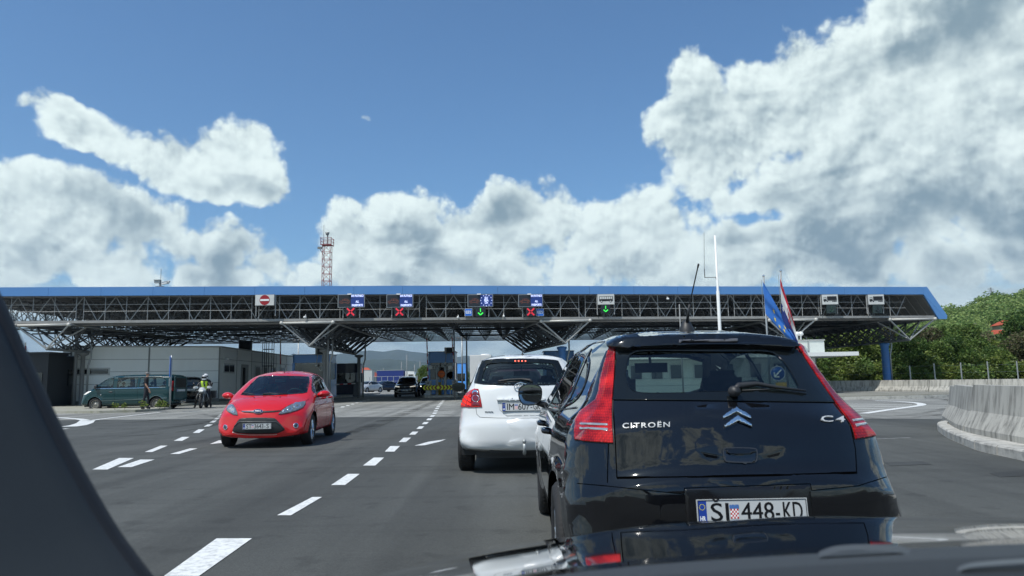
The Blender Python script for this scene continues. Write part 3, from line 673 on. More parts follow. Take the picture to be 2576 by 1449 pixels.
def car_icon(t, cx, cz, w, m):
    pr = [(-.5, .0), (-.5, .13), (-.44, .17), (-.27, .19), (-.17, .36), (.27, .37), (.43, .19), (.5, .16), (.5, 0)]
    mb = MB(); r = .0045
    def seg(ps):
        for a, b in zip(ps, ps[1:]): mb.bar((cx + a[0] * w, -.02, cz + a[1] * w), (cx + b[0] * w, -.02, cz + b[1] * w), r, 4)
    seg(pr); seg([(-.22, .2), (.42, .2)]); seg([(.03, .36), (.03, .2)]); seg([(-.2, 0), (.18, 0)])
    for q in (-.32, .31): seg([(q + .09 * cos(2 * pi * k / 12), .0 + .09 * sin(2 * pi * k / 12)) for k in range(13)])
    mb.build('car_pictogram', m, t, fix=False)
def cross(t, cx, cz, s, m):
    mb = MB()
    for sx in (-1, 1):
        for sz in (-1, 1):
            d = Vector((sx, 0, sz)).normalized(); nrm = Vector((d.z, 0, -d.x)) * s * .17
            for off in (-.6, .6):
                a = Vector((cx, -.03, cz)) + d * s * .22 + nrm * off; mb.bar(a, a + d * s * 1.05, s * .075, 6)
    mb.build('lane_cross', m, t)
def arrow(t, cx, cz, s, m):
    mb = MB(); mb.box((cx, -.03, cz + s * .45), (s * .2, .03, s * .95)); mb.bar((cx - s * .62, -.03, cz - s * .22), (cx, -.03, cz - s * .8), s * .15, 6); mb.bar((cx + s * .62, -.03, cz - s * .22), (cx, -.03, cz - s * .8), s * .15, 6); mb.build('lane_arrow', m, t)
def lbox(t, px, py, w, h, conv, mats=STEEL_DK):
    x, z = conv(px, py); mb = MB(); mb.box((x, .08, z), (w, .16, h)); mb.build('signal_box', mats, t); return x, z
# no entry
t, w, h, cv = sgn(641.5, 690.5, 740.8, 768.8, 'no_entry_sign', 'white square no entry sign with a red disc hanging under the fascia', 'sign', None, SIGNW)
mb = MB(); flat(mb, disc2(0, 0, h * .46, 32), (0, -.013, 0), (1, 0, 0), (0, 0, 1)); mb.build('red_disc', mat('sign_red', lin((150, 22, 34)), .5, noise=.08), t)
mb = MB(); mb.box((0, -.02, 0), (h * .8, .008, h * .16)); mb.build('white_bar', WHITEINK, t)
def hangers(t, w, h):
    mb = MB()
    for s in (-1, 1): mb.bar((s * w * .5, .22, h * .5), (s * w * .5, .22, -h * .5 - .62), .03, 4)
    mb.build('bracket', STEEL_FR, t)
hangers(t, w, h)
# led boards
def board(x0, x1, xs, ya, yb, which, label):
    t, w, h, cv = sgn(x0, x1, ya, yb, 'led_lane_board', label, 'lane sign', 'LED lane boards under the fascia', None, frame=mat('board_frame', (.33, .34, .34), .4, .6, noise=.1))
    xa, xb, xm = -w / 2 + .04, w / 2 - .04, cv(xs, 0)[0]
    mb = MB(); mb.box(((xa + xm) / 2, -.006, 0), (xm - xa, .012, h - .08)); mb.build('black_panel', LEDBLK, t)
    mb = MB(); mb.box(((xm + xb) / 2, -.006, 0), (xb - xm - .004, .012, h - .08)); mb.build('blue_panel', LEDBLUE, t)
    car_icon(t, (xa + xm) / 2, -.11, (xm - xa) * .80, L_AMB)
    mb = MB(); bc = (xm + xb) / 2; bw = xb - xm
    if which == 'ALL':
        for s, z, k in (('SVI PUTNICI', h * .36, .92), ('ALL', -.06, .26), ('PASSPORTS', -h * .35, .84)): put_text(mb, s, (bc, -.016, z), (1, 0, 0), (0, 0, 1), .17, width=bw * k, bold=.009)
        mb.build('led_text', L_WH, t)
    else:
        for s, z, k in (('EU', .15, .26), ('EEA', 0, .36), ('CH', -.15, .26)): put_text(mb, s, (bc, -.016, z), (1, 0, 0), (0, 0, 1), .18, width=bw * k, bold=.008)
        for q in range(12):
            a = 2 * pi * q / 12; c = (bc + .34 * cos(a), .34 * sin(a)); flat(mb, [(c[0] + (.045 if j % 2 == 0 else .018) * sin(pi * j / 5), c[1] + (.045 if j % 2 == 0 else .018) * cos(pi * j / 5)) for j in range(10)], (0, -.016, 0), (1, 0, 0), (0, 0, 1))
        mb.build('led_text', L_WH, t)
    mb = MB(); mb.box((cv(xs - 3, 0)[0], -.05, h / 2), (.24, .12, .07)); mb.build('lamp_hood', WHITE, t)
    return t, w, h, cv
for x0, x1, xs, wh, lab in ((849.5, 917.5, 882.6, 'ALL', 'LED board reading SVI PUTNICI ALL PASSPORTS above a red cross, first from the left'),
                            (972, 1039.5, 1005.6, 'ALL', 'LED board reading SVI PUTNICI ALL PASSPORTS above a red cross, second from the left'),
                            (1176, 1240.5, 1208, 'EU', 'LED board with a ring of stars reading EU EEA CH above a green arrow'),
                            (1303.5, 1366, 1334.7, 'ALL', 'LED board reading SVI PUTNICI ALL PASSPORTS beside the right EES plate')):
    t, w, h, cv = board(x0, x1, xs, 740, 773.5 if x0 < 1100 else 772, wh, lab)
    px = {849.5: 882.3, 972: 1005, 1176: 1208.5, 1303.5: 1334.6}[x0]
    xx, zz = lbox(t, px, 784.8, .62, .56, cv, LEDBLK)
    (arrow(t, xx, zz, .24, L_GRN) if wh == 'EU' else cross(t, xx, zz, .24, L_RED))
    mb = MB()
    for s in (-1, 1): mb.bar((xx + s * .5, .2, -h / 2), (xx + s * .5, .2, -h / 2 - .62), .03, 4)
    mb.build('bracket', STEEL_FR, t)
for x0, x1, lab in ((1168.8, 1188.2, 'blue EES plate left of the green lane arrow'), (1349, 1368.4, 'blue EES plate right of the red lane cross')):
    t, w, h, cv = sgn(x0, x1, 776, 795.5, 'ees_plate', lab, 'sign', 'blue EES plates', WHITEINK, -.12)
    mb = MB(); mb.box((0, -.014, 0), (w * .9, .01, h * .9)); mb.build('blue_field', SIGNB, t)
    mb = MB(); put_text(mb, 'EES', (0, -.022, 0), (1, 0, 0), (0, 0, 1), .25, width=w * .72, bold=.004); mb.build('lettering', WHITEINK, t)
def bus_icon(t, w):
    mb = MB(); k = w * .8
    R_ = lambda a, b, c, d: flat(mb, [(a * k, b * k), (c * k, b * k), (c * k, d * k), (a * k, d * k)], (0, -.014, 0), (1, 0, 0), (0, 0, 1))
    R_(-.5, -.14, .5, .02); R_(-.5, .02, -.46, .2); R_(.46, .02, .5, .2); R_(-.5, .2, .5, .225)
    for q in (-.3, -.14, .02, .18, .33): R_(q, .02, q + .025, .2)
    for q in (-.33, .33): flat(mb, [(q * k + a, -.15 * k + b) for a, b in disc2(0, 0, .085 * k, 16)], (0, -.016, 0), (1, 0, 0), (0, 0, 1))
    mb.build('bus_pictogram', INK, t)
    mb = MB()
    for q in (-.33, .33): flat(mb, [(q * k + a, -.15 * k + b) for a, b in disc2(0, 0, .05 * k, 12)], (0, -.019, 0), (1, 0, 0), (0, 0, 1))
    mb.build('wheel_discs', SIGNW, t)
def truck_icon(t, w):
    mb = MB(); k = w * .82
    R_ = lambda a, b, c, d, m=0: flat(mb, [(a * k, b * k), (c * k, b * k), (c * k, d * k), (a * k, d * k)], (0, -.014, 0), (1, 0, 0), (0, 0, 1))
    R_(-.22, -.06, .5, .24); R_(-.24, -.11, .5, -.08); R_(-.5, -.12, -.26, .02); R_(-.47, .02, -.3, .04); R_(-.47, .04, -.44, .17); R_(-.32, .04, -.28, .17); R_(-.47, .15, -.28, .18)
    for q in (-.41, -.22, .2, .32, .43): flat(mb, [(q * k + a, -.13 * k + b) for a, b in disc2(0, 0, .055 * k, 14)], (0, -.016, 0), (1, 0, 0), (0, 0, 1))
    mb.build('truck_pictogram', INK, t)
t, w, h, cv = sgn(1502.7, 1546, 739.5, 766.5, 'bus_lane_sign', 'white bus lane sign with a green arrow lit under it', 'sign', None, SIGNW); bus_icon(t, w)
xx, zz = lbox(t, 1522.8, 777.5, .6, .56, cv, LEDBLK); arrow(t, xx, zz, .22, L_GRN); hangers(t, w, h)
for x0, lab, m_ in ((2067.5, 'white truck lane sign left of the other truck sign, dim green arrow below', L_DIM), (2183.3, 'white truck lane sign nearest the right end of the canopy', LEDBLK)):
    t, w, h, cv = sgn(x0, x0 + 41, 740.5, 766.3, 'truck_lane_sign', lab, 'sign', 'truck lane signs', SIGNW); truck_icon(t, w)
    xx, zz = lbox(t, x0 + 22.5, 777.8, .62, .56, cv, mat('dark_green_box', (.02, .035, .035), .5)); arrow(t, xx, zz, .22, m_); hangers(t, w, h)
# CCTV cluster on the roof and small cameras on the front beam
Yc = y0(-20.5) + .6; c = P(403, 717, Yc)
t = thing('roof_camera', 'pair of floodlight cameras with a whip aerial on top of the fascia', 'camera', (c.x, c.y, 7.03))
mb = MB(); mb.box((0, 0, .09), (.42, .3, .18)); mb.lathe([(.07, .15), (.06, .55), (0, .55)]); mb.build('base', STEEL, t)
mb = MB(); mb.box((-.16, 0, .46), (.34, .2, .17)); mb.box((-.16, -.02, .56), (.38, .26, .03)); mb.build('camera_body', GALV, t)
mb = MB(); mb.box((.3, 0, .38), (.38, .2, .13), rot=Matrix.Rotation(radians(-8), 3, 'Y')); mb.box((.3, 0, .46), (.4, .24, .03), rot=Matrix.Rotation(radians(-8), 3, 'Y')); mb.box((.5, 0, .43), (.06, .2, .2), rot=Matrix.Rotation(radians(30), 3, 'Y')); mb.build('camera_body', WHITE, t)
mb = MB(); mb.bar((.02, 0, .5), (.02, 0, 1.25), .012, 5); mb.build('aerial', STEEL_DK, t)
for px, py, lab in ((767.0, 798.5, 'small camera on the front beam right of the first red cross'), (1152, 799, 'small camera on the front beam below the gap before the EES plate'), (1267, 796, 'small camera on the front beam right of the green arrow'), (1680, 752, 'small device on the gallery posts left of the white mast')):
    X = (px - CXP) / FPX * 46; Y = y0(X) - .05; c = P(px, py, Y); t = thing('beam_camera', lab, 'camera', tuple(c), 0, 'small cameras on the canopy front')
    mb = MB(); mb.bar((0, -.12, 0), (0, .16, .03), .07, 10); mb.bar((0, .12, 0), (0, .2, .18), .02, 5); mb.build('camera_body', WHITE, t)
# ================================================================ cars: body generator
WINGLASS = glass_mat('car_window_glass', (.58, .68, .65))
DARKGLASS = glass_mat('car_window_glass_dark', (.26, .31, .31))
INTER = mat('dark_interior_fabric', (.022, .024, .027), .85, noise=.3, nscale=20)
GREYIN = mat('grey_interior_trim', (.07, .072, .075), .7, noise=.15)
FRIT = BLACKG
def paint(name, col, rough=.28, metal=0.0, coat=1.0): return mat(name, col, rough, metal, coat, noise=.025, nscale=1.5, spec=.12 if max(col) < .05 else .5)
def lamp_mat(name, a, b, sc=75, coat=.7):
    m = bpy.data.materials.new(name); m.use_nodes = True; nt = m.node_tree; p = nt.nodes['Principled BSDF']; tc = nt.nodes.new('ShaderNodeTexCoord'); v = nt.nodes.new('ShaderNodeTexVoronoi'); v.inputs['Scale'].default_value = sc; v.inputs['Randomness'].default_value = .25
    mp = nt.nodes.new('ShaderNodeMapping'); mp.inputs['Scale'].default_value = (1, 1, .8); nt.links.new(tc.outputs['Object'], mp.inputs[0]); nt.links.new(mp.outputs[0], v.inputs['Vector'])
    n = nt.nodes.new('ShaderNodeTexNoise'); n.inputs['Scale'].default_value = 9; nt.links.new(tc.outputs['Object'], n.inputs['Vector'])
    ad = nt.nodes.new('ShaderNodeMath'); ad.operation = 'MULTIPLY_ADD'; nt.links.new(n.outputs['Fac'], ad.inputs[0]); ad.inputs[1].default_value = 1.1; ad.inputs[2].default_value = -.30; a2 = nt.nodes.new('ShaderNodeMath'); a2.operation = 'MULTIPLY_ADD'; nt.links.new(v.outputs['Distance'], a2.inputs[0]); a2.inputs[1].default_value = .5; nt.links.new(ad.outputs[0], a2.inputs[2])
    cr = nt.nodes.new('ShaderNodeValToRGB'); cr.color_ramp.elements[0].position = .18; cr.color_ramp.elements[0].color = (*a, 1); cr.color_ramp.elements[1].position = .62; cr.color_ramp.elements[1].color = (*b, 1); nt.links.new(a2.outputs[0], cr.inputs[0]); nt.links.new(cr.outputs[0], p.inputs['Base Color'])
    p.inputs['Roughness'].default_value = .3; p.inputs['Specular IOR Level'].default_value = .1; p.inputs['Coat Weight'].default_value = coat; p.inputs['Coat Roughness'].default_value = .02; MATS[name] = m; return m
LAMPRED = lamp_mat('red_lamp_lens', (.66, .018, .014), (.15, .001, .004), 95)
LAMPDK = mat('dark_red_lens', (.16, .004, .01), .1, coat=1, noise=.1)
LAMPCLR = mat('clear_lamp_lens', (.55, .53, .52), .08, .6, coat=1, noise=.5, nscale=35)
def smooth01(t): t = np.clip(t, 0, 1); return t * t * (3 - 2 * t)
class Car:
    def __init__(s, name, label, loc, rz, outline, sec, planB, planR, arches, pm, cat='car', p=2.35, step=.055, bumps=(), zsplit=(.85, 1.1), group=None):
        s.t = thing(name, label, cat, loc, rz, group); s.M = wmat(s.t); s.Mi = s.M.inverted(); s.arches = arches; s.pm = pm
        o3 = catmull([(a, b, r * 1.0) for a, b, r in outline], 12, True); o3 = np.array(o3)
        # resample evenly
        seg = np.sqrt(((np.roll(o3, -1, 0) - o3)[:, :2] ** 2).sum(1)); cum = np.concatenate([[0], np.cumsum(seg)]); tot = cum[-1]; oc = np.vstack([o3, o3[:1]])
        n = int(tot / step); tt = np.arange(n) * tot / n; O = np.stack([np.interp(tt, cum, oc[:, k]) for k in range(3)], 1)
        nf = int(tot / .012); tf = np.arange(nf) * tot / nf; F_ = np.stack([np.interp(tf, cum, oc[:, k]) for k in range(3)], 1)
        s.L = O[:, 0].max()
        tan_ = np.roll(O[:, :2], -1, 0) - np.roll(O[:, :2], 1, 0); tan_ /= np.linalg.norm(tan_, axis=1)[:, None]; nor = np.stack([tan_[:, 1], -tan_[:, 0]], 1)
        c = O[:, :2].mean(0); 
        if ((c - O[:, :2]) * nor).sum() < 0: nor = -nor
        def dist(Pt):
            d2 = ((Pt[:, None, :] - F_[None, :, :2]) ** 2).sum(2); d = np.sqrt(d2.min(1)); w = 1 / (d2 + 1e-4) ** 3; r = (w * F_[None, :, 2]).sum(1) / w.sum(1); return d, r
        def W(x, z):
            w = np.interp(z, *zip(*sec)); f = smooth01((z - zsplit[0]) / (zsplit[1] - zsplit[0])); pl = np.interp(x, *zip(*planB)) * (1 - f) + np.interp(x, *zip(*planR)) * f
            w = w * pl
            for fn in bumps: w = w + fn(x, z)
            for ax, az, ar in arches:
                rr = np.sqrt((x - ax) ** 2 + (z - az) ** 2); w = w + .018 * np.exp(-((rr - ar) / .06) ** 2) * (z > az - .1)
            return w
        K = 13; pts = [O[:, :2]]; lev = [np.zeros(n)]
        for k in range(1, K):
            t = 1 - (1 - (k / K) ** p) ** (1 / p); off = O[:, 2] * t; q = O[:, :2] + nor * off[:, None]; d, _ = dist(q); ok = d > off * .93 - 1e-4; pts.append(q[ok]); 
        d0 = np.vstack(pts[1:]); 
        lo, hi = O[:, :2].min(0), O[:, :2].max(0); gx, gy = np.meshgrid(np.arange(lo[0], hi[0], step), np.arange(lo[1], hi[1], step * .8)); gpt = np.stack([gx.ravel(), gy.ravel()], 1)
        gpt = gpt[in_poly(gpt, [tuple(v) for v in O[:, :2]])]; d, r = dist(gpt); gpt = gpt[d > r * .93]
        inner = np.vstack([d0, gpt]);
        circ = []; ce = []; base = len(O)
        for ax, az, ar in arches:
            a0 = 48; cp = np.array([(ax + ar * cos(2 * pi * k / a0), az + ar * sin(2 * pi * k / a0)) for k in range(a0)])
            ins = in_poly(cp, [tuple(v) for v in O[:, :2]]); dd, _ = dist(cp); ins &= dd > .012; idx = {}
            for k in range(a0):
                if ins[k]: idx[k] = base + len(circ); circ.append(cp[k])
            for k in range(a0):
                if k in idx and (k + 1) % a0 in idx: ce.append((idx[k], idx[(k + 1) % a0]))
            dr = np.abs(np.sqrt(((inner - np.array([ax, az])) ** 2).sum(1)) - ar); inner = inner[dr > step * .3]
        co = np.vstack([O[:, :2]] + ([np.array(circ)] if circ else []) + [inner]); ed = [(i, (i + 1) % n) for i in range(n)] + ce
        vs, _, fs, *_ = delaunay_2d_cdt([Vector(v) for v in co], ed, [], 0, 1e-6); vs = np.array([tuple(v) for v in vs]); fs = [tuple(f) for f in fs]
        cen = np.array([vs[list(f)].mean(0) for f in fs]); ok = in_poly(cen, [tuple(v) for v in O[:, :2]])
        for ax, az, ar in arches: ok &= ((cen - np.array([ax, az])) ** 2).sum(1) > (ar * .995) ** 2
        fs = [f for f, q in zip(fs, ok) if q]
        d, r = dist(vs); t = np.clip(d / r, 0, 1); t[:n] = 0; y = np.maximum(W(vs[:, 0], vs[:, 1]), .05) * (1 - (1 - t) ** p) ** (1 / p)
        s.V = np.vstack([np.stack([vs[:, 0], y, vs[:, 1]], 1), np.stack([vs[:, 0], -y, vs[:, 1]], 1)]); nv = len(vs)
        s.F = fs + [tuple(v + nv for v in f[::-1]) for f in fs]; s.W = W
        # weld centre line
        mp = np.arange(2 * nv); 
        for i in range(nv):
            if y[i] < 1e-6: mp[nv + i] = i
        s.F = [tuple(int(mp[v]) for v in f) for f in s.F]; s.F = [f for f in s.F if len(set(f)) == 3]
        s.bvh = BVHTree.FromPolygons([tuple(v) for v in s.V], s.F)
        s.cut = np.zeros(len(s.F), bool); s.C = np.array([s.V[list(f)].mean(0) for f in s.F]); s.proto_parts = []
    def rayf(s, view):
        if view == 'rear': return lambda a, b: (Vector((-6, a, b)), Vector((1, 0, 0)))
        if view == 'front': return lambda a, b: (Vector((12, a, b)), Vector((-1, 0, 0)))
        if view == 'left': return lambda a, b: (Vector((a, 4, b)), Vector((0, -1, 0)))
        if view == 'right': return lambda a, b: (Vector((a, -4, b)), Vector((0, 1, 0)))
        if view == 'top': return lambda a, b: (Vector((a, b, 4)), Vector((0, 0, -1)))
        if view in ('cam', 'camm'):
            o = s.Mi @ CAM_P; R = s.Mi.to_3x3(); return lambda a, b: (o, (R @ ray(a, b)).normalized())
    def proj(s, view, pts, off):
        f = s.rayf(view); out = []; miss = []; ts = []
        for i, (a, b) in enumerate(pts):
            o, d = f(a, b); h, nn, _, dist = s.bvh.ray_cast(o, d)
            if h is None: out.append(None); miss.append(i)
            else:
                if nn.dot(d) > 0: nn = -nn
                out.append((h, nn)); ts.append((i, dist))
        if miss and ts:
            A = np.array([pts[i] for i, _ in ts])
            for i in miss:
                k = int(((A - np.array(pts[i])) ** 2).sum(1).argmin()); o, d = f(*pts[i]); q = o + d * ts[k][1]; h, nn, _, _ = s.bvh.find_nearest(q)
                if nn.dot(d) > 0: nn = -nn
                out[i] = (h, nn)
        for i, q_ in enumerate(out):
            if q_ is None:
                o, d = f(*pts[i]); best = min((s.bvh.find_nearest(o + d * t)[3], t) for t in np.arange(.5, 24, .25)); h, nn, _, _ = s.bvh.find_nearest(o + d * best[1]); out[i] = (h, nn if nn.dot(d) < 0 else -nn)
        res = [h + nn * off for h, nn in out]
        if view == 'camm': res = [Vector((v.x, -v.y, v.z)) for v in res]
        return res
    def patch(s, name, poly, view, off, m, holes=(), step=None, parent=None, skirt=.012, label=None, px=False):
        if step is None: step = 5 if view[:3] == 'cam' else .035
        vs, fs = fill2d(poly, step, holes)
        if not fs: return None
        v3 = s.proj(view, [tuple(v) for v in vs], off); mb = MB(); rf_ = s.rayf('cam' if view == 'camm' else view)
        q0 = fs[len(fs) // 2]; dd = rf_(*vs[q0[0]])[1]; dd = Vector((dd.x, -dd.y, dd.z)) if view == 'camm' else dd
        sg_ = sum(1 if (v3[f[1]] - v3[f[0]]).cross(v3[f[2]] - v3[f[0]]).dot(dd) < 0 else -1 for f in fs)
        if sg_ < 0: fs = [tuple(f[::-1]) for f in fs]
        mb.add(v3, fs, True)
        if skirt:
            from collections import Counter
            e = Counter(); de = {}
            for f in fs:
                for a, b in zip(f, f[1:] + f[:1]): e[frozenset((a, b))] += 1; de[frozenset((a, b))] = (a, b)
            bd = [de[k] for k, c in e.items() if c == 1]; vi = sorted({v for ab in bd for v in ab}); low = s.proj(view, [tuple(vs[v]) for v in vi], off - skirt); ix = {v: len(v3) + k for k, v in enumerate(vi)}
            n0 = 0; mb.v += [tuple(v) for v in low]
            for a, b in bd: mb.f.append((b, a, ix[a], ix[b])); mb.m.append(0); mb.sm.append(False)
        return mb.build(name, m, parent or s.t, label=label, fix=False)
    def line(s, view, pts, w, m=None, name='panel_gap', off=.0015, closed=False, step=None):
        """thin ribbon following the body"""
        px = view[:3] == 'cam'; pts = densify(pts, 6 if px else .04) if closed else [tuple(q) for q in resample2(pts, 6 if px else .04)]
        c = s.proj(view, pts, off); mb = MB(); n = len(c); rows = []
        f = s.rayf('cam' if view == 'camm' else view)
        for i in range(n):
            a, b = c[i - 1] if (closed or i) else c[0], c[(i + 1) % n] if (closed or i < n - 1) else c[-1]
            t = (b - a).normalized(); d = f(*pts[i])[1]; 
            if view == 'camm': d = Vector((d.x, -d.y, d.z))
            sd = t.cross(d)
            if sd.length < 1e-4: sd = Vector((0, 0, 1))
            sd = sd.normalized() * w / 2
            h1 = s.bvh.find_nearest(c[i] + sd); h2 = s.bvh.find_nearest(c[i] - sd)
            rows.append([h1[0] - d * off * 1.5 if h1[1] is None else h1[0] + (h1[1] if h1[1].dot(d if view != 'camm' else d) < 0 else -h1[1]) * off, h2[0] + (h2[1] if h2[1].dot(d) < 0 else -h2[1]) * off])
        if closed: rows.append(rows[0])
        mb.grid(rows, True); return mb.build(name, m or mat('panel_gap_black', (.0015, .0015, .0015), 1.0, spec=0.0, noise=0), s.t)
    def cut_view(s, poly, view):
        f = s.rayf(view)
        if view in ('rear', 'front'): q = s.C[:, [1, 2]]; sgn_ = s.C[:, 0] < s.L / 2 if view == 'rear' else s.C[:, 0] > s.L / 2
        elif view in ('left', 'right'): q = s.C[:, [0, 2]]; sgn_ = s.C[:, 1] > 0 if view == 'left' else s.C[:, 1] < 0
        else:
            o = s.Mi @ CAM_P; Mw = np.array(s.M); q3 = s.C @ Mw[:3, :3].T + Mw[:3, 3] - np.array(CAM_P); a, b, c_ = (q3 @ np.array(v) for v in (CAM_R, CAM_U, CAM_F)); q = np.stack([CXP + FPX * a / c_, CYP - FPX * b / c_], 1)
            e1 = s.V[[f[1] for f in s.F]] - s.V[[f[0] for f in s.F]]; e2 = s.V[[f[2] for f in s.F]] - s.V[[f[0] for f in s.F]]; nn = np.cross(e1, e2); out = s.C - np.array([s.L / 2, 0, .7]); nn *= np.sign((nn * out).sum(1))[:, None]; sgn_ = (nn * (np.array(o) - s.C)).sum(1) > 0
        k = in_poly(q, poly) & sgn_; s.cut |= k; return k
    def mirror_cut(s, k):
        pass
    def window(s, poly, view, frame=.035, glass=None, name='window', frit=None, inner=None, mirror=None, cutgrow=.5, step=None):
        """poly: outer edge of the dark surround; inner: edge of the clear pane"""
        sc_ = 1 if view[:3] != 'cam' else None
        c = np.mean(poly, 0)
        if inner is None: inner = shrink(poly, frame)
        mid = [tuple(np.array(a) * (1 - cutgrow) + 0) for a in inner]
        cutp = shrink(poly, (frame if frame else .03) * cutgrow) if frame else inner
        s.cut_view(cutp, view); 
        fr = s.patch(name + '_frame', poly, view, .004, frit or FRIT, holes=[inner], step=step)
        gl = s.patch(name, shrink(inner, -.006 if view[:3] != 'cam' else -.8), view, .0022, glass or WINGLASS, skirt=0, step=step)
        if fr and gl: fr.parent = gl
        return gl
    def body(s, name='body', m=None):
        keep = [f for f, c in zip(s.F, s.cut) if not c]; mb = MB(); mb.add([tuple(v) for v in s.V], keep, True); o = mb.build(name, m or s.pm, s.t); return o
    def wheels(s, r, w, ys, rim_m, spokes=5, dark=None, steer=0, nut=True, xs=None, lens=None):
        for ax, az, ar in s.arches:
            for sd in (1, -1):
                y = ys * sd
                wh = tyre_wheel(s.t, (ax, y, r), r, w, sd, rim_m, spokes, steer if ax > s.L / 2 else 0)
                mb = MB(); a0 = 20; rows = [[(ax + (ar - .002) * cos(a), yy, az + (ar - .002) * sin(a)) for a in np.linspace(-.25, pi + .25, a0)] for yy in (sd * (s.W(np.array([ax]), np.array([az + ar * .7]))[0] - .03), sd * (ys - .28))]
                mb.grid(rows, True); mb.add(rows[1] + [(ax, sd * (ys - .28), az - .05)], [tuple(range(a0 + 1))]); mb.build('wheel_arch_liner', BLACKP, s.t)
        mb = MB(); mb.box((s.L / 2, 0, .27), (s.L - .5, ys * 2 - .3, .14)); mb.build('underbody', BLACKP, s.t)
def resample2(pts, st):
    out = []
    for a, b in zip(pts, pts[1:]):
        a, b = np.array(a, float), np.array(b, float); k = max(1, int(np.linalg.norm(b - a) / st)); out += [tuple(a + (b - a) * t / k) for t in range(k)]
    return out + [tuple(pts[-1])]
def shrink(poly, d):
    """offset a polygon inwards by d (negative: outwards)"""
    a = np.array(poly, float); ar = .5 * (a[:, 0] * np.roll(a[:, 1], -1) - np.roll(a[:, 0], -1) * a[:, 1]).sum(); n = len(a); out = []
    for i in range(n):
        p, q, r = a[i - 1], a[i], a[(i + 1) % n]; e1 = (q - p) / (np.linalg.norm(q - p) + 1e-9); e2 = (r - q) / (np.linalg.norm(r - q) + 1e-9)
        n1, n2 = np.array([-e1[1], e1[0]]), np.array([-e2[1], e2[0]]); m_ = n1 + n2; l = np.linalg.norm(m_); m_ = m_ / l if l > 1e-6 else n1; c = max(.5, float(m_ @ n1)); out.append(tuple(q + m_ * d / c * (1 if ar > 0 else -1)))
    return out
WHEELCACHE = {}
def tyre_wheel(par, c, r, w, sd, rim_m, spokes, steer=0):
    e = bpy.data.objects.new('wheel', None); COL.objects.link(e); e.parent = par; e.location = c; e.rotation_euler = (0, 0, steer + (0 if sd > 0 else pi)); e.empty_display_size = .1
    key = (round(r, 3), round(w, 3), rim_m.name, spokes)
    if key not in WHEELCACHE:
        mb = MB(); h = w / 2; rr = r * .66
        mb.lathe([(rr, -h * .9), (rr + .03, -h), (r * .9, -h), (r * .975, -h * .8), (r, -h * .5), (r, h * .5), (r * .975, h * .8), (r * .9, h), (rr + .03, h), (rr, h * .88)], (0, 0, 0), 'Y', 40)
        for k in range(48):
            a = 2 * pi * k / 48
            for q in (-.55, -.18, .18, .55): mb.box(((r + .001) * cos(a), h * q, (r + .001) * sin(a)), (.006, h * .26, r * .085), rot=Matrix.Rotation(-a, 3, 'Y'))
        ty = mb.build('tyre', RUBBER, e)
        mb = MB(); mb.lathe([(rr, -h * .7), (rr * .98, h * .86), (rr * .93, h * .84), (rr * .90, h * .45), (rr * .9, -h * .2), (.04, -h * .2)], (0, 0, 0), 'Y', 32)
        if spokes > 0:
            for k in range(spokes):
                a = 2 * pi * k / spokes
                for d_ in (-.13, .13):
                    p0 = Vector((.05 * cos(a + d_ * 2), h * .62, .05 * sin(a + d_ * 2))); p1 = Vector((rr * .93 * cos(a + d_), h * .72, rr * .93 * sin(a + d_))); mb.bar(p0, p1, .022, 4, r2=.016)
            mb.lathe([(0, h * .74), (.055, h * .7), (.065, h * .5), (.065, -h * .1)], (0, 0, 0), 'Y', 16)
        else:
            mb.lathe([(.0, h * .5), (.07, h * .5), (.08, h * .25), (rr * .6, h * .3), (rr * .78, h * .1)], (0, 0, 0), 'Y', 32)
            for k in range(12):
                a = 2 * pi * k / 12; mb.box((rr * .7 * cos(a), h * .33, rr * .7 * sin(a)), (.02, .04, .05), rot=Matrix.Rotation(-a, 3, 'Y'))
        rm = mb.build('rim', rim_m, e); WHEELCACHE[key] = (ty.data, rm.data)
    else:
        for nm, d in zip(('tyre', 'rim'), WHEELCACHE[key]):
            o = bpy.data.objects.new(nm, d); COL.objects.link(o); o.parent = e
    return e
def seat(par, x, y, z, m=INTER, head=True, w=.5):
    mb = MB()
    def rb(c, d, tilt=0, b=.05):
        bm = bmesh.new(); bmesh.ops.create_cube(bm, size=1); bmesh.ops.scale(bm, vec=d, verts=bm.verts); bmesh.ops.bevel(bm, geom=bm.edges[:], offset=b, segments=3, affect='EDGES')
        R = Matrix.Rotation(tilt, 3, 'Y'); mb.add([Vector(c) + R @ v.co for v in bm.verts], [tuple(v.index for v in f.verts) for f in bm.faces], True); bm.free()
    rb((x + .12, y, z + .05), (.5, w, .16)); rb((x - .14, y, z + .34), (.14, w * .94, .62), -.22)
    if head: rb((x - .26, y, z + .76), (.11, .27, .19), -.12, .05); mb.bar((x - .22, y - .05, z + .55), (x - .25, y - .05, z + .72), .008, 5); mb.bar((x - .22, y + .05, z + .55), (x - .25, y + .05, z + .72), .008, 5)
    return mb.build('seat', m, par)
